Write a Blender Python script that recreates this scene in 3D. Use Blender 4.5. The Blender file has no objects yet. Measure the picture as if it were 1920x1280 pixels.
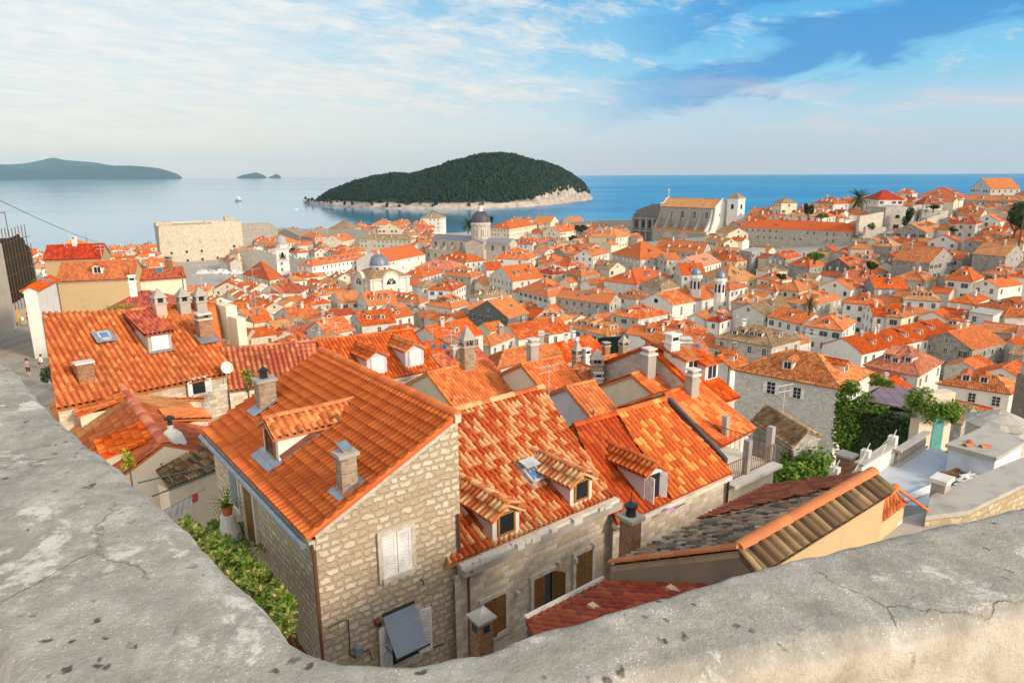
import bpy, math, random
from mathutils import Vector, noise as mnoise
random.seed(7)
SC = bpy.context.scene
COL = SC.collection
# ------------------------------------------------------------------ camera
CAMZ = 68.0; FPX = 1280.0
PIT = math.atan(313.5/1280); ROLL = math.radians(0.33)
_r0=Vector((1,0,0)); _u0=Vector((0,math.sin(PIT),math.cos(PIT))); FWD=Vector((0,math.cos(PIT),-math.sin(PIT)))
RGT=_r0*math.cos(ROLL)-_u0*math.sin(ROLL); UPV=_r0*math.sin(ROLL)+_u0*math.cos(ROLL)
cam_d=bpy.data.cameras.new('camera'); cam=bpy.data.objects.new('camera',cam_d); COL.objects.link(cam)
from mathutils import Matrix
M=Matrix.Identity(4)
for i in range(3):
    M[i][0]=RGT[i]; M[i][1]=UPV[i]; M[i][2]=-FWD[i]
M[2][3]=CAMZ
cam.matrix_world=M
cam_d.sensor_width=36; cam_d.lens=24; cam_d.sensor_fit='HORIZONTAL'; cam_d.clip_start=0.05; cam_d.clip_end=200000
SC.camera=cam
# ------------------------------------------------------------------ light
SUN_EL=math.radians(24); SUN_AZ=math.radians(122)   # azimuth measured from +Y towards +X
sd=Vector((math.sin(SUN_AZ)*math.cos(SUN_EL),math.cos(SUN_AZ)*math.cos(SUN_EL),math.sin(SUN_EL)))
sl=bpy.data.lights.new('sun','SUN'); sl.energy=3.1; sl.angle=math.radians(9); sl.color=(1,0.84,0.64)
so=bpy.data.objects.new('sun',sl); COL.objects.link(so); so.rotation_euler=(-sd).to_track_quat('-Z','Y').to_euler()
SC.view_settings.view_transform='Standard'; SC.view_settings.look='None'; SC.view_settings.gamma=1; SC.view_settings.exposure=0.22
# ------------------------------------------------------------------ node helper
class G:
    def __init__(s,nt): s.nt=nt; s.L=nt.links
    def n(s,t,ins=None,**kw):
        d=s.nt.nodes.new(t)
        for k,v in kw.items(): setattr(d,k,v)
        for k,v in (ins or {}).items():
            i=d.inputs[k]
            if hasattr(v,'is_output') or isinstance(v,bpy.types.NodeSocket): s.L.new(v,i)
            else: i.default_value=v
        return d
    def math(s,op,a,b=None,c=None,clamp=False):
        ins={0:a}
        if b is not None: ins[1]=b
        if c is not None: ins[2]=c
        return s.n('ShaderNodeMath',ins,operation=op,use_clamp=clamp).outputs[0]
    def noise(s,vec,scale,detail=4,rough=.55,dist=0):
        return s.n('ShaderNodeTexNoise',{'Vector':vec,'Scale':scale,'Detail':detail,'Roughness':rough,'Distortion':dist}).outputs[0]
    def mix(s,f,a,b,bt='MIX'):
        d=s.nt.nodes.new('ShaderNodeMix'); d.data_type='RGBA'; d.blend_type=bt
        for i,v in ((0,f),(6,a),(7,b)):
            if isinstance(v,bpy.types.NodeSocket): s.L.new(v,d.inputs[i])
            elif i==0: d.inputs[0].default_value=v
            else: d.inputs[i].default_value=(*v[:3],1)
        return d.outputs[2]
    def ramp(s,f,stops,interp='LINEAR'):
        d=s.n('ShaderNodeValToRGB',{0:f}); cr=d.color_ramp; cr.interpolation=interp
        while len(cr.elements)<len(stops): cr.elements.new(.5)
        for e,(p,c) in zip(cr.elements,stops):
            e.position=p; e.color=(*c,1) if isinstance(c,(tuple,list)) else (c,c,c,1)
        return d.outputs[0]
    def mapr(s,v,a,b,c=0,d=1):
        return s.n('ShaderNodeMapRange',{0:v,1:a,2:b,3:c,4:d}).outputs[0]
    def sep(s,v): return s.n('ShaderNodeSeparateXYZ',{0:v}).outputs
    def comb(s,x,y,z=0): return s.n('ShaderNodeCombineXYZ',{0:x,1:y,2:z}).outputs[0]
    def vmul(s,v,k): return s.n('ShaderNodeVectorMath',{0:v,1:k},operation='MULTIPLY').outputs[0]
    def vadd(s,v,k): return s.n('ShaderNodeVectorMath',{0:v,1:k},operation='ADD').outputs[0]
# ------------------------------------------------------------------ world: sky with evening cloud
W=bpy.data.worlds.new('World'); SC.world=W; W.use_nodes=True
g=G(W.node_tree); W.node_tree.nodes.clear()
SKY_K=0.10
nish=g.n('ShaderNodeTexSky',sky_type='NISHITA',sun_disc=False,sun_elevation=SUN_EL,sun_rotation=SUN_AZ,altitude=60,air_density=1.0,dust_density=0.6,ozone_density=2.0)
tc=g.n('ShaderNodeTexCoord').outputs['Generated']
X,Y,Z_=g.sep(tc)[:3]
el=g.math('ARCSINE',Z_); az=g.math('ARCTAN2',X,Y)
deg=57.29578
elD=g.math('MULTIPLY',el,deg); azD=g.math('MULTIPLY',az,deg)
# clear sky colour by height above the horizon (evening: pale rose low down, deep blue higher up)
clear=g.ramp(g.mapr(elD,-2,45),[(0.0,(0.60,0.60,0.72)),(0.06,(0.66,0.60,0.66)),(0.13,(0.50,0.68,0.80)),(0.20,(0.20,0.60,0.88)),(0.32,(0.03,0.40,0.84)),(0.7,(0.015,0.27,0.70)),(1.0,(0.03,0.2,0.5))])
left=g.mapr(azD,15,-25)
warm=g.ramp(g.mapr(elD,-2,45),[(0.0,(0.90,0.80,0.76)),(0.06,(1.0,0.82,0.72)),(0.13,(0.96,0.88,0.74)),(0.24,(0.66,0.82,0.82)),(0.40,(0.36,0.66,0.82)),(1.0,(0.08,0.32,0.62))])
base=g.mix(left,clear,warm)
# cloud coordinates: flattened dome so streaks get longer near the horizon
inv=g.math('DIVIDE',1.0,g.math('ADD',g.math('MAXIMUM',Z_,0.0),0.16))
cx=g.math('MULTIPLY',X,inv); cy=g.math('MULTIPLY',Y,inv)
cv=g.comb(cx,cy,0.0)
rot=g.n('ShaderNodeVectorRotate',{'Vector':cv,'Axis':(0,0,1),'Angle':math.radians(-35)}).outputs[0]
cs=g.vmul(rot,(1.0,1.75,1.0))
n1=g.noise(cs,1.5,8,.62,.6)
n2=g.noise(g.vadd(cs,(7.3,2.1,0)),4.5,6,.6,.3)
mott=g.noise(g.vmul(rot,(1.0,1.5,1)),5.5,8,.68,1.6)
cover=g.math('MULTIPLY',g.mapr(azD,14,-14),g.mapr(elD,1.5,5.5))
dens=g.math('ADD',g.math('ADD',g.math('MULTIPLY',n1,.75),g.math('MULTIPLY',n2,.25)),g.math('MULTIPLY',cover,.19))
dens=g.math('SUBTRACT',dens,g.mapr(azD,-4,18,0,.055))
dens=g.math('ADD',dens,g.math('MULTIPLY',g.math('SUBTRACT',mott,.5),.42))
cm=g.mapr(dens,.50,.70)
cm=g.math('MULTIPLY',cm,g.mapr(elD,0.5,4.5))
cloudc=g.ramp(g.mapr(elD,0,22),[(0.0,(0.82,0.66,0.64)),(0.25,(0.98,0.86,0.76)),(0.55,(1.0,0.95,0.86)),(1.0,(0.98,0.99,0.97))])
shade=g.mapr(g.noise(g.vmul(rot,(1.2,2.4,1)),4.2,6,.62,.4),.40,.62,.0,.42)
cloudc=g.mix(shade,cloudc,(0.56,0.68,0.76))
col=g.mix(g.math('MULTIPLY',cm,.92),base,cloudc)
# deep blue diagonal rifts on the right
def band(az0,el0,slope,width,a0,a1,a2,a3):
    d=g.math('SUBTRACT',elD,g.math('ADD',el0,g.math('MULTIPLY',g.math('SUBTRACT',azD,az0),slope)))
    wob=g.math('MULTIPLY',g.math('SUBTRACT',g.noise(g.comb(g.math('MULTIPLY',azD,.10),g.math('MULTIPLY',elD,.35)),1.0,6,.62,.8),.5),7.0)
    d=g.math('ABSOLUTE',g.math('ADD',d,wob))
    m=g.mapr(d,width,width*.55)
    return g.math('MULTIPLY',m,g.math('MULTIPLY',g.mapr(azD,a0,a1),g.mapr(azD,a3,a2)))
b1=band(26,9.2,0.23,2.1,5,16,50,70); b2=band(24,13.2,0.20,1.0,8,15,30,38)
col=g.mix(g.math('MULTIPLY',b1,.93),col,(0.010,0.27,0.68))
col=g.mix(g.math('MULTIPLY',b2,.8),col,(0.02,0.30,0.70))
# small rose clouds low on the right
n3=g.noise(g.comb(g.math('MULTIPLY',azD,.09),g.math('MULTIPLY',elD,.50)),1.0,6,.6,.5)
pm=g.math('MULTIPLY',g.math('MULTIPLY',g.mapr(n3,.50,.66),g.mapr(azD,8,24)),g.math('MULTIPLY',g.mapr(elD,1.5,3.5),g.mapr(elD,9,6)))
col=g.mix(g.math('MULTIPLY',pm,.75),col,(0.86,0.66,0.66))
# the western sky behind the viewer, where the sun is going down, is the brightest part
sdot=g.n('ShaderNodeVectorMath',{0:tc,1:(math.sin(math.radians(140))*.95,math.cos(math.radians(140))*.95,.31)},operation='DOT_PRODUCT').outputs['Value']
glow=g.math('POWER',g.mapr(sdot,-.15,1),2.2)
col=g.mix(1.0,col,g.mix(glow,(0,0,0),(2.6,2.1,1.5)),'ADD')
bg1=g.n('ShaderNodeBackground',{'Color':nish.outputs[0],'Strength':SKY_K*0.25})
bg2=g.n('ShaderNodeBackground',{'Color':col,'Strength':0.73})
ad=g.n('ShaderNodeAddShader',{0:bg1.outputs[0],1:bg2.outputs[0]})
g.n('ShaderNodeOutputWorld',{'Surface':ad.outputs[0]})
# ------------------------------------------------------------------ pixel -> place
def ray(x,y): return FWD+RGT*((x-960)/FPX)+UPV*((640-y)/FPX)
def at(x,y,z):
    d=ray(x,y); t=(z-CAMZ)/d.z; return Vector((d.x*t,d.y*t,z))
def atd(x,y,c):
    d=ray(x,y); return Vector((d.x*c,d.y*c,CAMZ+d.z*c))
def proj(p):
    v=Vector(p)-Vector((0,0,CAMZ)); c=v.dot(FWD)
    if c<=.01: return (-9999,-9999,c)
    return (960+FPX*v.dot(RGT)/c,640-FPX*v.dot(UPV)/c,c)
_E=[(0,62),(15,60),(25,57),(45,54.5),(60,50),(85,44),(110,39),(140,34.5),(180,30),(235,26),(300,25),(2000,25)]
_S=[(-999,0),(60,0),(90,5),(127,10),(170,16),(210,24),(256,31),(300,33),(320,20),(345,-32),(999,-40)]
def _lerp(T,q):
    for (a,b),(c,d) in zip(T,T[1:]):
        if q<=c: return b+(d-b)*(q-a)/(c-a)
    return T[-1][1]
def eave_z(x,y):
    """height of the ordinary eaves over the town: high by the north wall, low along the main street, rising again on the south hill"""
    q=.738*x+.674*y-101.5; s=-.674*x+.738*y
    z=_lerp(_E,math.hypot(x,y)); k=_lerp(_S,q)
    f=1-.80*min(1,max(0,(s-130)/170))
    return z+(k*f if k>0 else k)
def ground_z(x,y):
    q=.738*x+.674*y-101.5; s=-.674*x+.738*y
    z=eave_z(x,y)-10.5
    if q<-82 and s>0: z=max(z,min(50.3,z+(-82-q)*3))
    e=(s-500+.25*max(0,q-100))/25
    if e>0: z=z-(z+6)*min(1,e)
    return max(z,-6)
def hit(x,y,h):
    d=ray(x,y); t=14.0
    while t<1200:
        if CAMZ+d.z*t<=eave_z(d.x*t,d.y*t)+(h-8.5)*.55: break
        t+=.25
    return Vector((d.x*t,d.y*t,CAMZ+d.z*t))
# ------------------------------------------------------------------ materials
def newmat(name):
    m=bpy.data.materials.new(name); m.use_nodes=True; m.node_tree.nodes.clear(); return m,G(m.node_tree)
def finish(g,color,rough=.85,normal=None,metal=0,spec=.3):
    ins={'Base Color':color,'Roughness':rough,'Metallic':metal,'Specular IOR Level':spec}
    if normal is not None: ins['Normal']=normal
    b=g.n('ShaderNodeBsdfPrincipled',{k:((*v,1) if isinstance(v,tuple) and len(v)==3 else v) for k,v in ins.items()})
    g.n('ShaderNodeOutputMaterial',{'Surface':b.outputs[0]}); return b
def plain(name,c,rough=.7,metal=0,var=.12,sc=3.0,spec=.3):
    m,g=newmat(name); p=g.n('ShaderNodeTexCoord').outputs['Object']
    k=g.noise(p,sc,4); c2=tuple(max(0,x*(1-var*2)) for x in c); c1=tuple(min(1,x*(1+var)) for x in c)
    finish(g,g.ramp(k,[(.3,c2),(.7,c1)]),rough,None,metal,spec); return m
MAT={}
def roofmat(name,stops,dirt=(.08,.06,.04),dirtamt=.35,patch=None,flat=False,interp='LINEAR',var=.10):
    """fired-clay tiles: one colour per tile cell (UV counts tiles), weather stains over them"""
    m,g=newmat(name)
    uv=g.n('ShaderNodeUVMap').outputs[0]
    cell=g.n('ShaderNodeVectorMath',{0:uv},operation='FLOOR').outputs[0]
    wn=g.n('ShaderNodeTexWhiteNoise',{'Vector':cell},noise_dimensions='3D').outputs['Value']
    pos=g.n('ShaderNodeNewGeometry').outputs['Position']
    big=g.noise(pos,.35,5,.6); fine=g.noise(pos,2.2,5,.65)
    f=wn
    if patch: # patches of older tiles: the cell value is pulled by a slow noise
        pn=g.noise(g.vmul(cell,(.16,.16,1)),1.0,3,.6)
        f=g.math('ADD',g.math('MULTIPLY',wn,1-patch),g.math('MULTIPLY',g.mapr(pn,.36,.64),patch),clamp=True)
    c=g.ramp(f,stops,interp)
    oi=g.n('ShaderNodeObjectInfo').outputs['Random']
    c=g.n('ShaderNodeHueSaturation',{'Color':c,'Hue':g.mapr(oi,0,1,.488,.508),'Saturation':g.mapr(oi,0,1,1.04,.92),'Value':g.mapr(g.math('FRACT',g.math('MULTIPLY',oi,7.3)),0,1,1-var,1+var)}).outputs[0]
    st=g.math('MULTIPLY',g.mapr(g.math('ADD',g.math('MULTIPLY',big,.5),g.math('MULTIPLY',fine,.5)),.50,.66),dirtamt)
    c=g.mix(st,c,dirt)
    nr=None
    if flat:
        u=g.sep(uv)[0]; v=g.sep(uv)[1]
        hgt=g.math('ADD',g.math('ABSOLUTE',g.math('SINE',g.math('MULTIPLY',u,math.pi))),g.math('MULTIPLY',g.math('FRACT',v),-.35))
        nr=g.n('ShaderNodeBump',{'Height':hgt,'Strength':.8,'Distance':.09}).outputs[0]
    else:
        nr=g.n('ShaderNodeBump',{'Height':fine,'Strength':.25,'Distance':.02}).outputs[0]
    finish(g,c,.82,nr,spec=.25); MAT[name]=m
OR=[(0,(.47,.092,.014)),(.35,(.585,.135,.020)),(.75,(.65,.172,.028)),(1,(.70,.24,.05))]
TILES={
 'orange':dict(stops=OR,dirtamt=.28),
 'plain':dict(stops=[(0,(.52,.12,.025)),(1,(.62,.17,.036))],dirtamt=.18),
 'bright':dict(stops=[(0,(.57,.110,.012)),(.5,(.66,.142,.016)),(1,(.72,.18,.024))],dirtamt=.07,var=.02),
 'mottled':dict(stops=[(0,(.42,.07,.012)),(.45,(.64,.14,.022)),(.62,(.68,.20,.045)),(.82,(.70,.31,.095)),(1,(.68,.38,.16))],patch=.5,dirtamt=.3),
 'mixed':dict(stops=[(0,(.36,.075,.016)),(.3,(.54,.125,.022)),(.65,(.63,.18,.036)),(1,(.69,.30,.09))],dirtamt=.4),
 'mossy':dict(stops=[(0,(.15,.10,.055)),(.35,(.30,.19,.09)),(.7,(.42,.28,.14)),(1,(.52,.36,.20))],dirtamt=.45,patch=.3),
 'tan':dict(stops=[(0,(.46,.17,.05)),(.5,(.60,.26,.08)),(1,(.68,.38,.16))],dirtamt=.4,patch=.35),
 'red':dict(stops=[(0,(.30,.045,.018)),(.5,(.44,.075,.022)),(1,(.54,.12,.03))],dirtamt=.35),
 'weathered':dict(stops=[(0,(.44,.10,.02)),(.4,(.56,.155,.032)),(.8,(.63,.20,.045)),(1,(.68,.28,.08))],dirtamt=.40),
 'pan':dict(stops=[(0,(.27,.075,.025)),(.5,(.34,.10,.032)),(1,(.42,.14,.045))],dirtamt=.45),  # terracotta channel tiles, darkened so the shade between ribs sits in the colour
 'groove_shade_pan':dict(stops=[(0,(.05,.035,.025)),(1,(.12,.08,.05))],dirtamt=.4),  # near-black verge channels: shade of the grooves put into the tile colour
 'pink':dict(stops=[(0,(.50,.15,.08)),(.5,(.62,.23,.12)),(1,(.70,.36,.20))],dirtamt=.3),
 'wine':dict(stops=[(0,(.22,.04,.025)),(.5,(.34,.07,.04)),(1,(.46,.13,.06))],dirtamt=.35),
 'rose':dict(stops=[(0,(.38,.10,.055)),(.5,(.50,.155,.075)),(1,(.62,.27,.13))],dirtamt=.35),
 'burnt':dict(stops=[(0,(.40,.075,.016)),(.5,(.50,.110,.022)),(1,(.60,.16,.034))],dirtamt=.4),
 'patchwork':dict(stops=[(0,(.43,.10,.028)),(.30,(.54,.145,.034)),(.54,(.60,.20,.06)),(.60,(.68,.36,.14)),(1,(.74,.49,.24))],dirtamt=.16),
 'amber':dict(stops=[(0,(.52,.09,.012)),(.55,(.64,.14,.016)),(.80,(.66,.16,.02)),(.86,(.76,.34,.07)),(1,(.78,.38,.09))],dirtamt=.12),
 'old':dict(stops=[(0,(.07,.06,.05)),(.30,(.19,.15,.115)),(.55,(.34,.26,.18)),(.8,(.50,.37,.24)),(.93,(.42,.13,.05)),(1,(.60,.47,.33))],dirt=(.05,.045,.04),dirtamt=.55),
 'aged':dict(stops=[(0,(.11,.06,.03)),(.5,(.25,.145,.065)),(1,(.40,.25,.11))],dirt=(.04,.032,.025),dirtamt=.85),
}
for k,v in TILES.items():
    roofmat(k,**v); roofmat(k+'_far',flat=True,**v)
def wallmat(name,c1,c2,mortar,bw=.42,bh=.22,dist=.05,mort=.018,stain=(.16,.13,.10),stainamt=.35,bump=.5,amtm=1.0):
    m,g=newmat(name)
    uv=g.n('ShaderNodeUVMap').outputs[0]; pos=g.n('ShaderNodeNewGeometry').outputs['Position']
    nz=g.n('ShaderNodeTexNoise',{'Vector':pos,'Scale':2.3,'Detail':2.0}).outputs['Color']
    nz2=g.n('ShaderNodeTexNoise',{'Vector':pos,'Scale':7.0,'Detail':2.0}).outputs['Color']
    v=g.vadd(uv,g.vmul(g.vadd(nz,(-.5,-.5,-.5)),(dist*2.4,dist*1.6,0)))
    v=g.vadd(v,g.vmul(g.vadd(nz2,(-.5,-.5,-.5)),(dist*.9,dist*.9,0)))
    b=g.n('ShaderNodeTexBrick',{'Vector':v,'Color1':(0,0,0,1),'Color2':(1,1,1,1),'Mortar':(.5,.5,.5,1),'Scale':1.0,'Mortar Size':mort,'Mortar Smooth':.35,'Bias':0.0,'Brick Width':bw,'Row Height':bh},offset=.42,squash=.72,squash_frequency=3)
    fine=g.noise(pos,9.0,6,.7); med=g.noise(pos,.8,5,.62)
    mid=tuple((a+b_)/2 for a,b_ in zip(c1,c2))
    c=g.ramp(b.outputs[0],[(0,c1),(.5,mid),(1,c2)])
    c=g.mix(g.math('MULTIPLY',b.outputs[1],amtm),c,mortar)
    c=g.mix(g.mapr(fine,.25,.8,.28,0),c,tuple(x*.55 for x in c1))
    c=g.mix(g.math('MULTIPLY',g.mapr(med,.5,.72),stainamt),c,stain)
    oi=g.n('ShaderNodeObjectInfo').outputs['Random']
    c=g.n('ShaderNodeHueSaturation',{'Color':c,'Value':g.mapr(oi,0,1,.88,1.1)}).outputs[0]
    hgt=g.math('SUBTRACT',g.math('MULTIPLY',fine,.5),g.math('MULTIPLY',b.outputs[1],1.0))
    nr=g.n('ShaderNodeBump',{'Height':hgt,'Strength':bump,'Distance':.04}).outputs[0]
    finish(g,c,.9,nr,spec=.2); MAT[name]=m
def plaster(name,c,stain=(.22,.18,.14),amt=.4,rough=.9):
    m,g=newmat(name); pos=g.n('ShaderNodeNewGeometry').outputs['Position']
    a=g.noise(pos,.7,6,.65); s=g.noise(g.vmul(pos,(1.6,1.6,.22)),1.0,5,.6,.4); f=g.noise(pos,14,4,.6)
    col=g.mix(g.mapr(f,.3,.7,.12,0),c,tuple(x*.6 for x in c))
    col=g.mix(g.math('MULTIPLY',g.mapr(a,.52,.74),amt),col,stain)
    col=g.mix(g.math('MULTIPLY',g.mapr(s,.54,.74),amt*.8),col,stain)
    oi=g.n('ShaderNodeObjectInfo').outputs['Random']
    col=g.n('ShaderNodeHueSaturation',{'Color':col,'Value':g.mapr(oi,0,1,.9,1.08)}).outputs[0]
    nr=g.n('ShaderNodeBump',{'Height':f,'Strength':.15,'Distance':.02}).outputs[0]
    finish(g,col,rough,nr,spec=.2); MAT[name]=m
wallmat('rubble',(.54,.43,.29),(.82,.74,.60),(.50,.40,.27),.35,.20,.12,.044,stainamt=.14,bump=.7)
wallmat('ashlar',(.50,.40,.28),(.80,.72,.59),(.62,.54,.43),.40,.21,.06,.022,stainamt=.25,bump=.6)
wallmat('block',(.66,.62,.55),(.86,.82,.75),(.40,.37,.32),.46,.24,.02,.020,stainamt=.25,bump=.5)
wallmat('stone',(.46,.42,.35),(.68,.62,.52),(.48,.43,.36),.5,.28,.04,.018,stainamt=.45)
wallmat('greystone',(.27,.26,.235),(.50,.47,.41),(.33,.31,.28),.5,.3,.06,.02,stain=(.09,.09,.09),stainamt=.55)
wallmat('darkstone',(.14,.135,.13),(.27,.26,.24),(.17,.165,.16),.5,.3,.06,.02,stain=(.05,.05,.05),stainamt=.6)
wallmat('fortstone',(.50,.43,.33),(.66,.58,.46),(.50,.44,.35),1.1,.5,.03,.02,stain=(.30,.26,.21),stainamt=.4,bump=.3)
wallmat('citystone',(.35,.325,.28),(.53,.485,.41),(.35,.325,.28),.9,.45,.05,.025,stain=(.14,.14,.13),stainamt=.55)
wallmat('brick',(.24,.10,.05),(.42,.20,.10),(.38,.31,.23),.24,.075,.012,.010,stain=(.08,.06,.05),stainamt=.45)
wallmat('oldbrick',(.28,.19,.12),(.50,.38,.25),(.42,.37,.29),.22,.085,.03,.012,stain=(.10,.08,.07),stainamt=.4)
plaster('white',(.74,.71,.65),(.40,.35,.29),.42); plaster('cream',(.72,.63,.47),(.40,.31,.20),.35); plaster('palegrey',(.66,.62,.54),(.28,.26,.23),.5)
plaster('grey',(.36,.35,.32),(.14,.14,.13),.6); plaster('darkgrey',(.15,.155,.15),(.06,.06,.06),.5); plaster('pinkwall',(.66,.42,.34),(.40,.30,.25),.35)
plaster('ochre',(.53,.38,.21),(.34,.23,.13),.30); plaster('lilac',(.60,.56,.58),(.32,.29,.29),.35); plaster('brownplaster',(.36,.28,.20),(.18,.14,.11),.6); plaster('cement',(.40,.37,.32),(.17,.15,.13),.6); plaster('roofdeck',(.52,.56,.60),(.30,.33,.36),.5)
plaster('bluewhite',(.62,.68,.74),(.33,.37,.43),.6)
for n_,c_,r_,mt in (('pane',(.025,.030,.036),.12,0),('pane_blue',(.10,.22,.42),.08,0),('pane_sky',(.07,.12,.19),.10,0),('white_paint',(.78,.78,.76),.5,0),('green_paint',(.03,.085,.055),.5,0),('brown_wood',(.22,.105,.03),.55,0),('amber_wood',(.42,.20,.045),.5,0),
    ('lead',(.20,.235,.29),.45,.3),('dark_lead',(.085,.085,.10),.5,.2),('zinc',(.30,.36,.42),.4,.5),('iron',(.05,.045,.04),.6,.4),('rust',(.22,.075,.035),.8,.2),('copper_pipe',(.20,.09,.055),.45,.3),
    ('bark',(.12,.085,.055),.9,0),('net_green',(.012,.035,.025),.9,0),('dish',(.62,.62,.60),.4,0),('slate',(.22,.15,.16),.6,0),('teal_paint',(.09,.30,.27),.6,0),('cloth_white',(.75,.74,.72),.9,0),('cloth_pink',(.75,.12,.22),.9,0),('cloth_blue',(.03,.12,.55),.8,0),
    ('skin',(.50,.29,.19),.6,0),('hair',(.03,.02,.015),.6,0),('cloth_black',(.03,.03,.035),.8,0),('cloth_rose',(.45,.25,.22),.85,0),('terracotta',(.50,.17,.07),.8,0),('planks',(.42,.35,.24),.8,0),('yellow_wood',(.62,.36,.07),.7,0),('hull',(.75,.75,.74),.4,0),('red_paint',(.55,.05,.04),.5,0),('green_pipe',(.10,.17,.14),.5,.2),('pale_metal',(.62,.60,.55),.5,.3),('lilac_cloth',(.55,.35,.65),.9,0)):
    MAT[n_]=plain(n_,c_,r_,mt)
def leafmat(name,a,b,c):
    m,g=newmat(name); pos=g.n('ShaderNodeNewGeometry').outputs; oi=g.n('ShaderNodeUVMap').outputs[0]
    wn=g.n('ShaderNodeTexWhiteNoise',{'Vector':g.n('ShaderNodeVectorMath',{0:oi},operation='FLOOR').outputs[0]},noise_dimensions='3D').outputs['Value']
    col=g.ramp(wn,[(0,a),(.6,b),(1,c)])
    d=g.n('ShaderNodeBsdfPrincipled',{'Base Color':col,'Roughness':.6,'Specular IOR Level':.25})
    t=g.n('ShaderNodeBsdfTranslucent',{'Color':col})
    mx=g.n('ShaderNodeMixShader',{0:.22,1:d.outputs[0],2:t.outputs[0]}); g.n('ShaderNodeOutputMaterial',{'Surface':mx.outputs[0]}); MAT[name]=m
leafmat('leaf_dark',(.020,.042,.014),(.040,.075,.022),(.07,.11,.03))
leafmat('leaf_green',(.06,.13,.014),(.13,.23,.025),(.24,.33,.05))
leafmat('leaf_yellow',(.16,.18,.035),(.30,.31,.07),(.48,.44,.13))
leafmat('leaf_lime',(.16,.20,.01),(.34,.36,.02),(.50,.46,.04))
leafmat('leaf_pine',(.003,.014,.006),(.008,.026,.010),(.020,.046,.015))
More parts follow.
